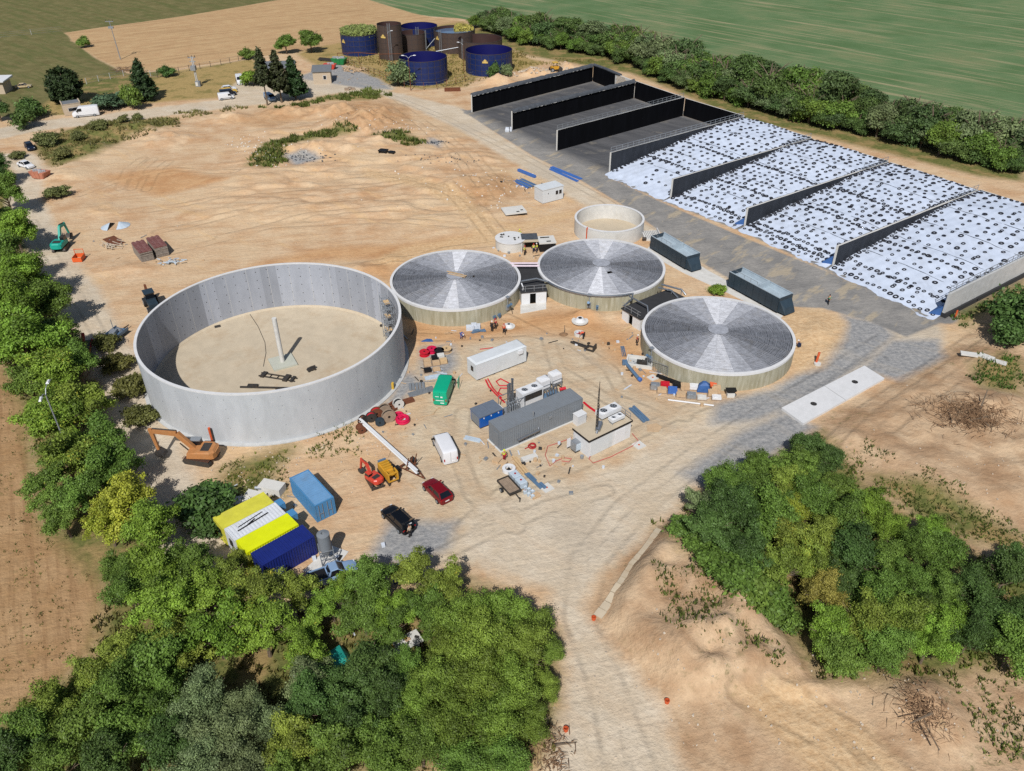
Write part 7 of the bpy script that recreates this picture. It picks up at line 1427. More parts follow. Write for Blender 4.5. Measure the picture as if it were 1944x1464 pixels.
# materials near the left boarded tank
solo('white_sacks', 'white sacks heaped at the foot of the left boarded tank', 'sacks', MB().box((-.6,0,.3), (1.2,.9,.6)).box((.5,.1,.35), (.9,.8,.7)).box((0,.1,.8), (.8,.6,.3)), 'tarp_white', G(900,625), .1); solo('pipe_rubble', 'grey pipes and boards lying beside the white sacks', 'boards', MB().bar((-1,0,.15), (1.1,.4,.2), .25).bar((-.8,.5,.15), (1.2,0,.2), .2).box((-.2,.2,.35), (.9,.5,.15)), 'steel_blue', G(908,632), .2)
for k, (u, v, lab) in enumerate(((1045,330,'left one of two flat blue beams beside the asphalt apron'),(1075,340,'right one of two flat blue beams beside the asphalt apron'))):
    pass
solo('blue_beam', 'flat blue beam beside the asphalt apron, upper of the pair', 'beam', MB().bar(G(1047,317,.1), G(1103,340,.1), .9, .2), 'beam_blue'); solo('blue_beam', 'flat blue beam beside the asphalt apron, lower of the pair', 'beam', MB().bar(G(1044,316,.1)+Vector((0,-1.6,0)), G(1096,341,.1)+Vector((0,-1.0,0)), .7, .2), 'beam_blue')
t = thing('blue_pipe_stack', 'stack of blue and grey profiles left of the white site cabin', 'profiles', on(997,350), heading(on(972,340), on(1015,362)))
for k in range(9): P('profile', MB().bar((-2.6+.2*(k % 3), -1.2+.3*k, .2+.12*(k % 2)), (2.4, -1.2+.3*k, .2+.12*(k % 2)), .26, .24), ['beam_blue','steel_blue','galv'][k % 3], t)
P('support', MB().b(-1.8, -1.6, -1.4, 1.6, 0, .1).b(1.4, 1.6, -1.4, 1.6, 0, .1), 'old_timber', t)
solo('blue_tube', 'bright blue tube lying above the stack of blue profiles', 'tube', MB().bar(on(984,325)+Vector((0,0,.3)), on(1016,338)+Vector((0,0,.3)), .6, .5), 'beam_blue')
t = thing('cover_slab', 'pale square concrete lid propped on blocks below the white site cabin', 'slab', on(976,405), .28); P('slab', MB().b(-2.2, 2.2, -1.6, 1.9, .45, .7), 'concrete_light', t); P('block', MB().b(-1.8, -1.3, -1.3, 1.5, 0, .45).b(1.3, 1.8, -1.3, 1.5, 0, .45), 'dark_steel', t); P('opening', MB().b(.2, .8, -1.2, -.8, .7, .715).b(1.2, 1.7, -.6, -.2, .7, .715), 'void', t)
t = thing('grate_platform', 'concrete platform with metal grating right of the small open tank', 'platform', G(1236,452), .05); P('slab', MB().b(-1.6, 1.6, -1.2, 2.6, 0, .35), 'concrete_light', t); m = MB()
for k in range(9): m.b(-1.4+k*.33, -1.33+k*.33, -1.0, 2.4, .35, .42)
P('grating', m, 'galv', t); P('frame', MB().b(-1.6, -1.48, -1.2, 2.6, .35, .9).b(1.48, 1.6, -1.2, 2.6, .35, .9), 'rim_white', t); P('motor', MB().cyl((-1.9,-1.3,.5), (-1.2,-1.3,.5), .3, 10), 'dark_steel', t)
# formwork yard at the left
for k, (u, v, lab) in enumerate(((274,487,'left stack of red brown formwork panels'),(302,478,'right stack of red brown formwork panels'))):
    a = on(u, v); t = thing('formwork_stack', lab, 'formwork stack', a, heading(on(300,500), on(262,455))-0.0, 'formwork stacks')
    for q in range(9): P('formwork_panel', MB().b(-2.6+random.uniform(-.08,.08), 2.6, -1.1, 1.1, .1+q*.22, .27+q*.22), 'formwork_edge' if q < 8 else 'formwork', t)
    m = MB()
    for x in np.linspace(-2.4, 2.4, 8):
        for y in (-.9, -.1, .65): m.b(x-.16, x+.16, y, y+.3, 2.04, 2.14)
    P('panel_ribs', m, 'formwork', t); P('bearer', MB().b(-2.0, -1.8, -1.0, 1.0, 0, .1).b(1.8, 2.0, -1.0, 1.0, 0, .1), 'old_timber', t)
m = MB()
for k in range(26): a = Vector((random.uniform(-2,2), random.uniform(-1,1), random.uniform(.1,.7))); m.bar(a, a+Vector((random.uniform(-1,1), random.uniform(-.5,.5), random.uniform(-.2,.2))), .14)
solo('formwork_parts', 'heap of white and blue formwork props beside the formwork stacks', 'props', m, 'ibc', on(322,500), .3)
m = MB()
for k in range(22): a = Vector((random.uniform(-2.5,2.5), random.uniform(-1.5,1.5), random.uniform(.1,.5))); m.bar(a, a+Vector((random.uniform(-1.6,.6), random.uniform(1,2.2), random.uniform(-.2,.2))), .1)
solo('pipe_heap', 'heap of pale pipes and rods left of the formwork stacks', 'pipes', m, 'stone', on(222,470), .5)
solo('rust_plates', 'rust brown plates under the heap of pale pipes', 'plates', MB().box((0,0,.06), (4.5,2.2,.1)), 'rust', on(216,458), heading(on(200,450), on(235,472)))
for k, (u, v, s, lab) in enumerate(((211,431,1,'left half of the pale blue tank cone lying on the earth'),(228,429,-1,'right half of the pale blue tank cone lying on the earth'))):
    t = thing('cone_half', lab, 'cone roof', on(u, v)); 
    for q in range(6): a0 = math.pi*q/6-math.pi/2 if s < 0 else math.pi*q/6+math.pi/2; a1 = a0+math.pi/6; P('cone_sheet', MB().add([(0,0,.9),(1.9*math.cos(a0),1.9*math.sin(a0),.05),(1.9*math.cos(a1),1.9*math.sin(a1),.05),(0,0,.84),(1.86*math.cos(a0),1.86*math.sin(a0),.0),(1.86*math.cos(a1),1.86*math.sin(a1),.0)], [(0,1,2),(5,4,3),(0,3,4,1),(1,4,5,2),(2,5,3,0)]), 'ibc', t)
t = thing('orange_basket', 'bright orange steel basket beside the turquoise excavator', 'basket', on(151,494), .1); P('tray', MB().b(-.8, .8, -1.0, -.94, .1, .9).b(-.8, .8, .94, 1.0, .1, .9).b(-.8, -.74, -.94, .94, .1, .9).b(.74, .8, -.94, .94, .1, .9), 'orange_frame', t); P('floor', MB().b(-.74, .74, -.94, .94, .1, .16), 'ply', t); P('back_frame', MB().b(-.8, -.72, .8, .88, .9, 1.8).b(.72, .8, .8, .88, .9, 1.8).b(-.72, .72, .8, .88, 1.7, 1.8), 'orange_frame', t)
def skip(label, u, v, mat, rz, s=1.0, fill='rubbish'):
    t = thing('skip', label, 'skip', on(u, v), rz); t.scale = (s, s, s); P('shell', MB().loft([[(-1.3,-.8,.1),(1.3,-.8,.1),(1.3,.8,.1),(-1.3,.8,.1)],[(-1.8,-.95,1.4),(1.8,-.95,1.4),(1.8,.95,1.4),(-1.8,.95,1.4)]]), mat, t); m = MB()
    for x in (-1.2, -.4, .4, 1.2): m.bar((x,-.83,.15), (x*1.35,-.99,1.38), .1).bar((x,.83,.15), (x*1.35,.99,1.38), .1)
    P('rib', m, mat, t); m = MB()
    for k in range(9): m.box((random.uniform(-1.2,1.2), random.uniform(-.6,.6), 1.5), (random.uniform(.4,.9), random.uniform(.3,.7), random.uniform(.2,.5)), rz=random.uniform(0,3))
    P('rubbish', m, fill, t); return t
skip('salmon coloured skip heaped with rubbish beside the white saloon car', 79, 338, 'skip_salmon', -.3, 1.15); skip('green skip near the left end blue steel tank', 645, 122, 'skip_green', -.25, 1.35); skip('red skip in front of the green skip', 627, 131, 'red_paint', -.1, 1.1)
m = MB()
for k in range(60): a = Vector((random.gauss(0,2.2), random.gauss(0,1.2), random.uniform(.1,.7))); m.bar(a, a+Vector((random.uniform(-1.8,1.8), random.uniform(-1,1), random.uniform(-.3,.3))), .2)
solo('timber_heap', 'heap of pale scrap timber beside the green skip', 'timber heap', m, 'ply', on(672,134), -.5)
m = MB()
for k in range(5): m.bar((-4,.3*k,.4+.1*k), (4,.3*k+.2,.5+.1*k), .15)
m.b(-3, -2.8, 0, 1.5, 0, .5).b(2.8, 3, 0, 1.5, 0, .5)
solo('pole_rack', 'long dark poles on trestles left of the green skip', 'poles', m, 'dark_steel', on(622,118), -.45)
solo('rusty_trough', 'rust red steel trough lying at the concrete drive before the front blue tank', 'trough', MB().b(-2.3,2.3,-.5,-.4,0,.9).b(-2.3,2.3,.4,.5,0,.9).b(-2.3,2.3,-.4,.4,0,.1), 'rust', on(859,173), .05)
m = MB().b(-1,1,-.8,.8,.5,.7).b(-.9,-.8,-.7,.7,0,.5).b(.8,.9,-.7,.7,0,.5).b(1.4,2.8,-.6,.6,.3,.5).b(1.5,1.6,-.5,.5,0,.3).b(2.6,2.7,-.5,.5,0,.3); solo('metal_benches', 'two dark metal trestles on the pale rubble of the earth field', 'trestles', m, 'black', on(728,290), -.3)
solo('pallet_rubble', 'dark pallets beside the weeds at the end of the lane', 'pallets', MB().box((-.8,0,.3), (1.4,1,.6)).box((.9,.2,.25), (1.3,1,.5)).box((.1,.1,.7), (1.0,.8,.2)), 'old_timber', on(664,171), .2)
solo('white_bag', 'big white bag at the near end of the second black silo wall', 'bag', MB().loft([[(-.45,-.45,0),(.45,-.45,0),(.45,.45,0),(-.45,.45,0)],[(-.55,-.5,.5),(.5,-.55,.5),(.55,.5,.5),(-.5,.55,.5)],[(-.4,-.4,1.0),(.4,-.45,.95),(.45,.4,1.0),(-.4,.4,1.05)]]).box((.9,.4,.5), (.5,.6,1.0)), 'tarp_white', on(963,250))
rl = thing('road_roller', 'yellow road roller standing behind the farthest black silo wall', 'roller', on(1053,136), .3); P('body', MB().b(-1.2, 1.2, -.8, .8, .8, 1.6), 'yellow_machine', rl); P('drum', MB().cyl((1.6,-.9,.7), (1.6,.9,.7), .7, 20), 'dark_steel', rl); wheel(rl, -1.0, -.8, .65, .4); wheel(rl, -1.0, .8, .65, .4); P('canopy', MB().b(-.8, .8, -.8, .8, 2.7, 2.85), 'car_yellow', rl); P('canopy_post', MB().b(-.75, -.65, -.7, -.6, 1.6, 2.7).b(.65, .75, .6, .7, 1.6, 2.7).b(-.75, -.65, .6, .7, 1.6, 2.7).b(.65, .75, -.7, -.6, 1.6, 2.7), 'dark_steel', rl)
# rubble and stones (uncountable)
def rubble(label, spots, n, s0, s1, mat, name='rubble', seed=1):
    rs = random.Random(seed); m = MB()
    for (u, v, rx, ry) in spots:
        c = G(u, v)
        for k in range(n):
            x, y = c[0]+rs.gauss(0, rx), c[1]+rs.gauss(0, ry); s = rs.uniform(s0, s1); z = ground_z(x, y)
            m.box((x, y, z+s*.25), (s, s*rs.uniform(.5,1), s*rs.uniform(.4,.8)), rz=rs.uniform(0,3), rx=rs.uniform(-.4,.4), ry=rs.uniform(-.4,.4))
    solo(name, label, 'rubble', m, mat, kind='stuff')
rubble('pale rubble stones scattered over the bare earth field', [(455,275,3,2.5),(470,285,3,2),(740,250,5,3),(770,255,4,2),(880,350,8,5),(920,380,6,4),(930,350,6,4),(560,300,6,3),(500,310,3,3),(700,240,8,5)], 26, .08, .36, 'stone_white', seed=1)
rubble('brown stones and clods over the slopes', [(1500,1330,14,3),(1330,1250,10,8),(1760,1340,4,5),(1600,1400,10,6),(650,870,7,4),(1850,900,10,6),(680,220,12,8),(300,250,14,6),(520,900,5,3),(480,940,4,2),(700,830,4,2),(1000,350,8,5),(1070,400,6,4),(860,420,14,6),(200,470,14,10),(600,380,30,20)], 70, .05, .2, 'stone', seed=2)
rubble('rubble heap of stones behind the farthest silo wall', [(1010,142,4,1.2),(1040,138,4,1.2)], 60, .2, .9, 'stone', seed=3)
rubble('dark broken slate on the pale bank of the earth field', [(555,303,2.5,1.2),(590,306,3,1.2),(825,275,2,1),(850,310,4,2)], 50, .08, .32, 'liner_grey', seed=4)
rs_ = random.Random(5)
def litter(label, spots, n, mat, name, seed):
    rs = random.Random(seed); m = MB()
    for (u, v, rx, ry) in spots:
        c = G(u, v)
        for k in range(n):
            x, y = c[0]+rs.gauss(0, rx), c[1]+rs.gauss(0, ry); z = ground_z(x, y); kind = rs.random()
            if kind < .5: L = rs.uniform(.4, 1.8); a = rs.uniform(0, 3.1); m.bar((x, y, z+.06), (x+math.cos(a)*L, y+math.sin(a)*L, z+.08), rs.uniform(.06, .18), .07)
            elif kind < .8: s = rs.uniform(.15, .5); m.box((x, y, z+s*.3), (s, s*.8, s*.6), rz=rs.uniform(0, 3))
            else: r = rs.uniform(.1, .25); m.cyl((x, y, z), (x, y, z+r*1.6), r, 8)
    solo(name, label, 'litter', m, mat, kind='stuff')
SP = [(1010,760,3,3),(970,870,3,2),(1060,880,3,3),(800,720,3,3),(760,790,3,2),(880,640,5,2),(1290,748,4,1.5),(1220,700,2,2),(1140,660,4,2),(990,480,4,2),(1000,350,4,3)]
litter('scraps of pale timber scattered around the plant units', SP+[(300,490,5,3),(700,890,4,3),(520,940,3,2),(650,150,6,3)], 9, 'ply', 'timber_scraps', 21)
litter('grey pipe offcuts and buckets scattered around the plant units', SP+[(230,460,5,3),(560,960,3,2)], 7, 'galv', 'metal_scraps', 22)
litter('white plastic bits scattered around the plant units', SP+[(470,930,4,3),(640,1060,3,2),(770,1240,3,2)], 5, 'tarp_white', 'plastic_scraps', 23)
litter('dark hoses and blocks scattered around the plant units', SP, 5, 'dark_steel', 'dark_scraps', 24)
# brush piles
def brush(label, u, v, rx, ry, h, n, seed, mat='wood_branch'):
    rs = random.Random(seed); p = on(u, v); t = thing('brush_pile', label, 'brush pile', (p[0], p[1], p[2]-.3)); m = MB()
    for k in range(n):
        a = Vector((rs.gauss(0, rx*.45), rs.gauss(0, ry*.45), rs.uniform(0, h))); d = Vector((rs.gauss(0,1), rs.gauss(0,1), rs.gauss(0,.35))).normalized()*(rs.uniform(.5, 1.9) if seed in (1, 4) else rs.uniform(.3, 1.0))
        m.tube([a, a+d*.5+Vector((0,0,.1)), a+d], [rs.uniform(.02,.06), .025, .01], 4)
    P('branches', m, mat, t, kind='stuff'); m = MB()
    for k in range(8 if seed in (1, 4) else 2):
        a = Vector((rs.gauss(0, rx*.3), rs.gauss(0, ry*.3), rs.uniform(.2, h))); d = Vector((rs.gauss(0,1), rs.gauss(0,1), rs.gauss(0,.2))).normalized()*rs.uniform(1.5, 3.2); P('log', MB().tube([a, a+d], [.11,.06], 6), 'bark', t)
brush('large heap of brown branches on the slope right of the weighbridge', 1845, 790, 6.0, 3.8, 1.4, 900, 1); brush('heap of brown roots and earth at the right of the bottom dirt track', 1755, 1345, 2.2, 3.0, .7, 260, 2); brush('dry brush beside the bottom dirt road, next to the olive trees', 1035, 1425, 2.0, 2.8, .5, 260, 3); brush('heap of pale branches beside the dark pine', 235, 135, 4.0, 2.2, 1.3, 160, 4)
# drain channel, orange pipe ends, sign
ch_ = [(1253,1005),(1225,1045),(1200,1075),(1178,1110),(1155,1145),(1134,1172)]
t = thing('drain_channel', 'pale stone drain channel running beside the bottom dirt road', 'channel', (0,0,0)); cp_ = [on(*q) for q in ch_]
for a, b in zip(cp_[:-1], cp_[1:]):
    n = max(1, int((b-a).length/.9))
    for k in range(n): P('channel_stone', MB().bar(a.lerp(b, k/n+.02)+Vector((0,0,.05)), a.lerp(b, (k+1)/n-.02)+Vector((0,0,.05)), .9+random.uniform(-.06,.06), .16), 'concrete_floor', t)
for k, (u, v, lab) in enumerate(((1127,1176,'orange pipe end at the foot of the drain channel'),(1266,1334,'orange pipe end at the right edge of the bottom dirt road'),(1074,1387,'orange pipe end at the left edge of the bottom dirt road'))):
    t = thing('pipe_end', lab, 'pipe', on(u, v), random.uniform(0,3)); P('pipe', MB().lathe([(.2,0),(.2,.4),(.17,.4),(.17,0)], 16), 'pipe_orange', t); P('collar', MB().lathe([(.24,.26),(.24,.36),(.203,.36),(.203,.26)], 16), 'pipe_orange', t)
t = thing('road_sign', 'round red sign on a thin post at the right edge of the slope', 'sign', on(1907,590), .3); P('post', MB().cyl((0,0,0), (0,0,2.0), .04, 6), 'galv', t); P('sign_face', MB().cyl((0,-.06,2.0), (0,-.02,2.0), .4, 18), 'hose_red', t)
t = thing('marker_post', 'orange marker post at the corner of the bare concrete wall', 'post', on(1813,603)); P('post', MB().b(-.12,.12,-.05,.05,0,1.3), 'pipe_orange', t); P('base', MB().b(-.25,.25,-.2,.2,0,.08), 'dark_steel', t)
solo('broken_slab', 'broken pale concrete slabs on the slope above the brush pile', 'slabs', MB().box((-1.4,0,.1), (2.2,1.0,.2), rz=.2).box((.8,.3,.12), (2.0,1.1,.2), rz=-.3).box((2.6,-.3,.1), (1.6,.9,.18), rz=-.1), 'concrete_light', on(1860,678), -.5)
solo('concrete_block_stack', 'weathered concrete blocks lying in the grass behind the yellow container', 'blocks', MB().box((0,0,.5), (2.8,1.5,1.0)).box((-1.3,-1.4,.25), (2.4,.9,.5)), 'concrete_light', G(518,932), -.3); solo('white_board', 'white board on the ground left of the yellow container', 'board', MB().box((0,0,.1), (3.2,1.4,.15)), 'concrete_light', G(448,952), .1); solo('grey_pipe', 'short grey pipe on the concrete blocks', 'pipe', MB().cyl((-.8,0,.2), (.8,.2,.2), .2, 10), 'galv', G(497,930,.5), -.2)
# workbench, tarps and boxes under the bottom trees
t = thing('work_table', 'pale table covered with tools among the bottom trees', 'table', G(768,1232), heading(G(740,1243), G(795,1215))); P('top', MB().b(-1.7,1.7,-.8,.8,.8,.88), 'concrete_light', t)
for x in (-1.5, 1.5):
    for y in (-.7, .7): P('leg', MB().b(x-.06,x+.06,y-.06,y+.06,0,.8), 'old_timber', t)
for k in range(7): P('tool', MB().box((random.uniform(-1.3,1.4), random.uniform(-.6,.6), .95), (random.uniform(.2,.6), random.uniform(.15,.4), .12), rz=random.uniform(0,3)), random.choice(['ply','dark_steel','white_plastic','car_yellow']), t)
t = thing('toilet_cabin', 'small white box cabin with a lime front among the bottom trees', 'cabin', G(822,1200), .3); P('shell', MB().b(-.6,.6,-.6,.6,.1,2.1), 'lime_box', t); P('roof', MB().b(-.66,.66,-.66,.66,2.1,2.35), 'tarp_white', t); P('base', MB().b(-.55,.55,-.55,.55,0,.1), 'dark_steel', t)
solo('white_tarp', 'white tarpaulin bundle right of the small box cabin', 'tarp', MB().loft([[(-.9,-.9,0),(.9,-.9,0),(.9,.9,0),(-.9,.9,0)],[(-.7,-.8,1.0),(.8,-.6,1.1),(.6,.7,1.2),(-.7,.6,1.0)],[(-.2,-.2,1.5),(.2,-.2,1.5),(.2,.2,1.5),(-.2,.2,1.5)]]), 'tarp_white', G(858,1172))
solo('teal_tarp', 'teal tarpaulin spread over goods among the bottom trees', 'tarp', MB().loft([[(-2.2,-1.2,0),(2.0,-1.0,0),(2.2,1.1,0),(-2.0,1.2,0)],[(-1.6,-.9,1.1),(1.4,-.8,1.0),(1.6,.9,1.2),(-1.4,.8,1.3)],[(-.7,-.2,1.5),(.7,-.2,1.4),(.7,.2,1.5),(-.7,.2,1.6)]]), 'tarp_teal', G(628,1270), .7)
solo('blue_car_tarp', 'blue covered load half hidden under the trees below the black estate car', 'tarp', MB().loft([[(-1.6,-.8,0),(1.6,-.8,0),(1.6,.8,0),(-1.6,.8,0)],[(-1.5,-.75,1.1),(1.5,-.7,1.0),(1.5,.75,1.1),(-1.5,.7,1.2)],[(-.9,-.3,1.4),(.9,-.3,1.4),(.9,.3,1.4),(-.9,.3,1.4)]]), 'tarp_blue', G(772,1090), .4)
solo('silver_sheets', 'white metal sheets half hidden in the light green trees', 'sheets', MB().box((0,0,.4), (1.6,1.0,.8)), 'tarp_white', G(575,1280), .3)
# fences and poles at the back
def fence(label, pts, h, step, mat='dark_steel'):
    q = [on(*p) for p in pts]; t = thing('fence', label, 'fence', (0,0,0)); me = MB().b(-.06,.06,-.06,.06,0,h).mesh('post', mat); m = MB()
    for a, b in zip(q[:-1], q[1:]):
        n = max(1, int((b-a).length/step))
        for k in range(n): P('post', me, None, t, loc=tuple(a.lerp(b, k/n)))
        for z in (.3, h*.6, h*.95): m.bar(a+Vector((0,0,z)), b+Vector((0,0,z)), .03)
    P('wires', m, 'galv', t)
fence('wire fence with dark posts between the dry lawn and the straw field', [(300,148),(360,135),(420,124),(470,113)], 1.8, 3.0); fence('wire fence with pale posts behind the dark pine', [(165,160),(210,150),(260,140),(300,148)], 1.8, 3.0, 'concrete'); fence('wire fence with pale posts across the olive meadow', [(0,72),(60,66),(118,60)], 1.8, 6.0, 'concrete'); fence('thin rusty fence in front of the old steel tanks', [(660,125),(700,140),(780,172),(830,170),(900,150)], 2.2, 3.5, 'rust')
p = on(229,113); t = thing('power_pole', 'slim power pole with cross arms beyond the dark pine', 'pole', p); P('pole', MB().tube([(0,0,0),(-.4,0,12)], [.18,.1], 8), 'galv', t); P('cross_arm', MB().b(-1.7,.9,-.08,.08,11.6,11.8).b(-1.2,.4,-.3,.3,9.6,10.2), 'galv', t)
for x in (-1.5, -.4, .7): P('insulator', MB().cyl((x,0,11.8), (x,0,12.3), .09, 8), 'tank_brown', t)
p = on(376,164); t = thing('transformer_pole', 'transformer pole with ladder and switch box on the dry lawn', 'pole', p); P('pole', MB().b(-.3,-.1,-.12,.12,0,8.4).b(.1,.3,-.12,.12,0,8.4), 'concrete', t); P('transformer', MB().b(-.9,.5,-.7,.7,4.6,5.8), 'galv', t); P('cross_arm', MB().b(-1.2,1.0,-.1,.1,8.0,8.2).b(-.9,.8,-.1,.1,6.9,7.1), 'galv', t); P('switch_box', MB().b(-.5,.9,-.5,.5,0,1.5), 'container_grey', t); P('cabinet_door', MB().b(-.4,.3,-.56,-.503,.2,1.3), 'concrete_light', t)
for x in (-1.0, 0, .9): P('insulator', MB().cyl((x,0,8.2), (x,0,8.7), .1, 8), 'tank_brown', t)
# ------------------------------------------------------------------ people
def skin_mesh(name, joints, bones, mat):
    me = bpy.data.meshes.new(name); keys = list(joints); me.from_pydata([joints[k][:3] for k in keys], [(keys.index(a), keys.index(b)) for a, b in bones], [])
    o = bpy.data.objects.new(name, me); COL.objects.link(o); sk = o.modifiers.new('skin', 'SKIN'); sk.use_smooth_shade = True
    for i, k in enumerate(keys): r = joints[k][3]; me.skin_vertices[0].data[i].radius = (r, r if len(joints[k]) < 5 else joints[k][4])
    me.skin_vertices[0].data[0].use_root = True
    o.modifiers.new('sub', 'SUBSURF').levels = 1; o.modifiers['sub'].render_levels = 1
    dg = bpy.context.evaluated_depsgraph_get(); ev = bpy.data.meshes.new_from_object(o.evaluated_get(dg)); ev.name = name
    bpy.data.objects.remove(o); ev.materials.clear(); 
    if mat: ev.materials.append(M[mat])
    return ev
def pose(kind):
    J = {'pelvis':(0,0,.95,.14,.17),'waist':(0,0,1.12,.12,.15),'chest':(.02,0,1.35,.13,.19),'neck':(.02,0,1.53,.055),'head0':(.04,0,1.60,.085),'head1':(.05,0,1.74,.085)}
    for s, n in ((1,'l'), (-1,'r')):
        J['hip'+n] = (0,s*.1,.9,.09); J['knee'+n] = (.03,s*.11,.5,.062); J['ank'+n] = (-.02,s*.12,.09,.045); J['toe'+n] = (.17,s*.13,.04,.04)
        J['sh'+n] = (.0,s*.2,1.45,.06); J['el'+n] = (-.02,s*.27,1.18,.045); J['wr'+n] = (.1,s*.27,.95,.034); J['palm'+n] = (.13,s*.27,.87,.036)
    if kind == 'walk':
        J['kneel'] = (.2,.11,.52,.062); J['ankl'] = (.12,.12,.09,.045); J['toel'] = (.3,.13,.05,.04); J['kneer'] = (-.06,-.11,.5,.062); J['ankr'] = (-.28,-.12,.14,.045); J['toer'] = (-.14,-.13,.03,.04); J['wrl'] = (.22,.25,1.0,.034); J['palml'] = (.27,.25,.93,.036)
    if kind == 'bend':
        J.update({'waist':(.12,0,1.05,.12,.15),'chest':(.34,0,1.08,.13,.19),'neck':(.5,0,1.08,.055),'head0':(.57,0,1.08,.085),'head1':(.69,0,1.02,.085)})
        for s, n in ((1,'l'), (-1,'r')): J['sh'+n] = (.4,s*.2,1.06,.06); J['el'+n] = (.48,s*.24,.8,.045); J['wr'+n] = (.6,s*.2,.58,.034); J['palm'+n] = (.63,s*.2,.5,.036); J['knee'+n] = (.12,s*.13,.5,.062)
    if kind == 'crouch':
        J.update({'pelvis':(0,0,.38,.14,.17),'waist':(.08,0,.54,.12,.15),'chest':(.2,0,.74,.13,.19),'neck':(.28,0,.9,.055),'head0':(.31,0,.97,.085),'head1':(.34,0,1.1,.085)})
        for s, n in ((1,'l'), (-1,'r')): J['hip'+n] = (0,s*.1,.36,.09); J['knee'+n] = (.38,s*.16,.5,.062); J['ank'+n] = (.1,s*.14,.09,.045); J['toe'+n] = (.3,s*.15,.04,.04); J['sh'+n] = (.22,s*.2,.84,.06); J['el'+n] = (.36,s*.25,.62,.045); J['wr'+n] = (.55,s*.16,.55,.034); J['palm'+n] = (.62,s*.14,.52,.036)
    return J
LEG = [('pelvis','hipl'),('hipl','kneel'),('kneel','ankl'),('pelvis','hipr'),('hipr','kneer'),('kneer','ankr')]; TOR = [('pelvis','waist'),('waist','chest'),('chest','shl'),('shl','ell'),('chest','shr'),('shr','elr')]
PM = {}
def proto(kind):
    J = pose(kind); B = LEG+TOR+[('chest','neck'),('neck','head0'),('head0','head1'),('ankl','toel'),('ankr','toer'),('ell','wrl'),('wrl','palml'),('elr','wrr'),('wrr','palmr')]; J2 = dict(J)
    for n, s in (('l',1),('r',-1)):
        p = Vector(J['palm'+n][:3]); d = (p-Vector(J['wr'+n][:3])).normalized(); sd = Vector((1,0,0))-d*d[0]; sd.normalize()
        for f, (o, L) in enumerate(((-.03,.07),(-.01,.085),(.01,.08),(.03,.065))):
            q = p+d*.03+sd*o; J2['f%s%d' % (n,f)] = (*q, .011); e = q+d*L+Vector((.015,-s*.02,0)); J2['g%s%d' % (n,f)] = (*e, .009); B += [('palm'+n,'f%s%d' % (n,f)),('f%s%d' % (n,f),'g%s%d' % (n,f))]
        q = p+sd*.05-Vector((0,s*.03,0)); J2['t%s' % n] = (*q, .012); B.append(('palm'+n,'t%s' % n))
    body = skin_mesh('body', J2, B, 'skin')
    fat = lambda ks, k: {q: tuple(J[q][:3])+tuple(r*k for r in J[q][3:]) for q in ks}
    tr_m = skin_mesh('trousers', fat(['pelvis','hipl','kneel','ankl','hipr','kneer','ankr'], 1.22), LEG, None); ja = skin_mesh('jacket', fat(['pelvis','waist','chest','shl','ell','shr','elr'], 1.2), TOR, None)
    h0, h1 = Vector(J['head0'][:3]), Vector(J['head1'][:3]); up = (h1-h0).normalized(); c = h0+up*.11; mm = up.to_track_quat('Z','X').to_matrix()
    hm = MB(); hm.loft([[tuple(c+mm @ Vector((math.cos(a)*r, math.sin(a)*r*.92, z))) for a in np.linspace(0, 2*math.pi*11/12, 12)] for r, z in ((.145,.0),(.118,.02),(.115,.07),(.09,.12),(.04,.145))]); helm = hm.mesh('helmet', None)
    fc = MB(); f0 = h0+up*.05; fw = Vector((1,0,0)) if kind in ('stand','walk','crouch') else Vector((.4,0,-.9)); fc.box(tuple(f0+fw*.1), (.03,.03,.05))
    boots = MB()
    for n in 'lr': a, b = Vector(J['ank'+n][:3]), Vector(J['toe'+n][:3]); boots.tube([(a[0]-.06,a[1],.05), ((a+b)/2+Vector((0,0,.0))), (b[0]+.04,b[1],.04)], [.06,.06,.045], 8).tube([(a[0],a[1],.03),(a[0],a[1],.2)], .062, 8)
    PM[kind] = (body, tr_m, ja, helm, boots.mesh('boots', 'cloth_dark'), fc.mesh('nose', 'skin'))
for k in ('stand', 'walk', 'bend', 'crouch'): proto(k)
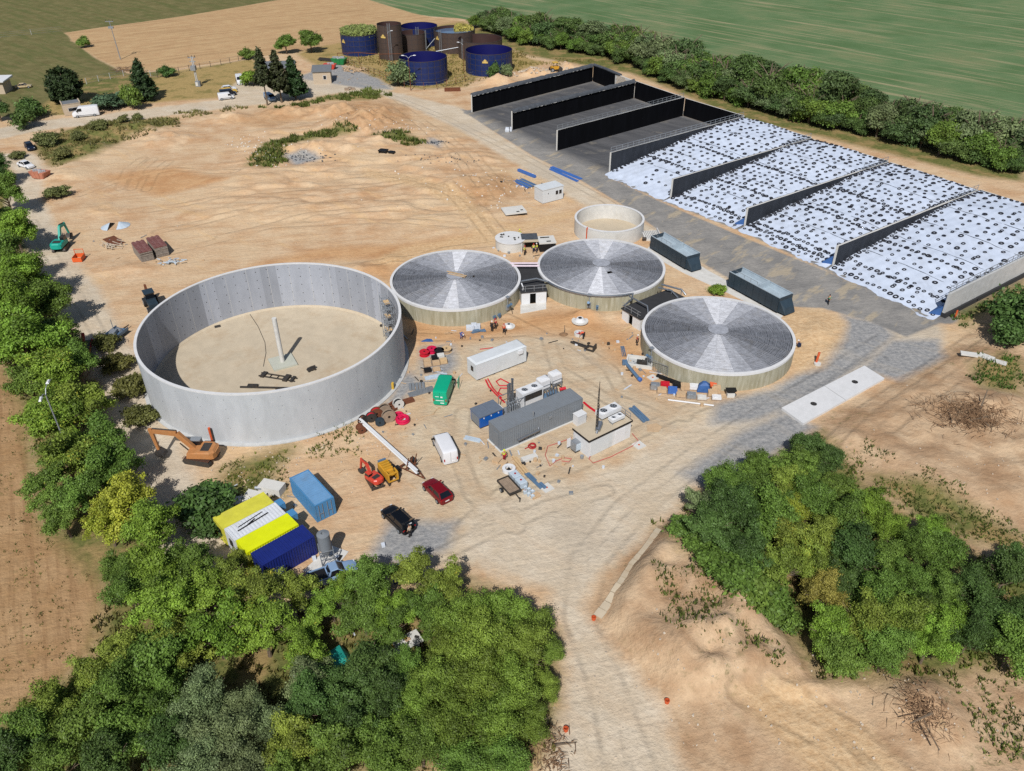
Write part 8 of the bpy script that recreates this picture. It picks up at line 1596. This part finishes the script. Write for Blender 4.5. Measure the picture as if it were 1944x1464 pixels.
def person(label, u, v, rz, kind, jacket, trousers, helmet=None, z=None):
    p = on(u, v) if z is None else G(u, v, z); t = thing('person', label, 'person', p, rz); b, tr2, ja, he, bo, no = PM[kind]
    bd = P('body', b, None, t); P('nose', no, None, bd)
    for me, mt, n in ((tr2, trousers, 'trousers'), (ja, jacket, 'jacket')):
        m2 = M.setdefault('_'+n+mt+kind, None) or me.copy(); M['_'+n+mt+kind] = m2
        if not m2.materials: m2.materials.append(M[mt])
        P(n, m2, None, t)
    hm = me2 = he.copy(); hm.materials.append(M[helmet or 'hair']); P('helmet' if helmet else 'hair', hm, None, t); P('boots', bo, None, t)
person('worker in a lime helmet and red trousers beside the grey container', 957, 875, R(-60), 'stand', 'cloth_yellow', 'cloth_red', 'helmet_yellow')
person('worker in a yellow vest and red helmet, left one in the black openwork', 996, 484, R(-40), 'stand', 'cloth_yellow', 'cloth_dark', 'helmet_red'); person('worker in a yellow vest, middle one in the black openwork', 1013, 480, R(-90), 'stand', 'cloth_yellow', 'cloth_navy', 'helmet_red'); person('worker in a yellow vest, right one in the black openwork', 1019, 479, R(200), 'stand', 'cloth_yellow', 'cloth_navy', 'helmet_white')
person('worker in a yellow vest behind the round chamber', 987, 452, R(-120), 'stand', 'cloth_yellow', 'cloth_dark', 'helmet_yellow'); person('worker in an orange vest walking beside the small manhole cone', 957, 634, R(-80), 'walk', 'cloth_orange', 'cloth_dark', 'helmet_red'); person('person in dark clothes at the foot of the left boarded tank', 934, 629, R(60), 'stand', 'cloth_dark', 'cloth_dark', 'helmet_white'); person('person in a red jacket beside the one in dark clothes', 941, 624, R(-130), 'stand', 'cloth_red', 'cloth_dark', 'helmet_red')
person('worker in an orange vest bending over the white shaft ring', 1108, 643, R(170), 'bend', 'cloth_orange', 'cloth_dark', 'helmet_red'); person('worker in blue overalls left of the white sacks', 876, 643, R(-60), 'bend', 'cloth_blue', 'cloth_blue', 'helmet_white'); person('person in a beige top at the open boot of the black estate car', 779, 1019, R(140), 'stand', 'cloth_beige', 'cloth_dark')
person('person in green walking across the asphalt apron', 1572, 578, R(-140), 'walk', 'cloth_green', 'cloth_dark'); person('worker in dark blue crouching at the right side of the right boarded tank', 1518, 659, R(160), 'crouch', 'cloth_navy', 'cloth_navy', 'helmet_white'); person('worker in red standing at the left side of the right boarded tank', 1209, 655, R(-30), 'stand', 'cloth_red', 'cloth_dark', 'helmet_white'); person('worker in an orange vest in the bushes left of the big tank', 264, 735, R(20), 'walk', 'cloth_orange', 'cloth_dark', 'helmet_red')
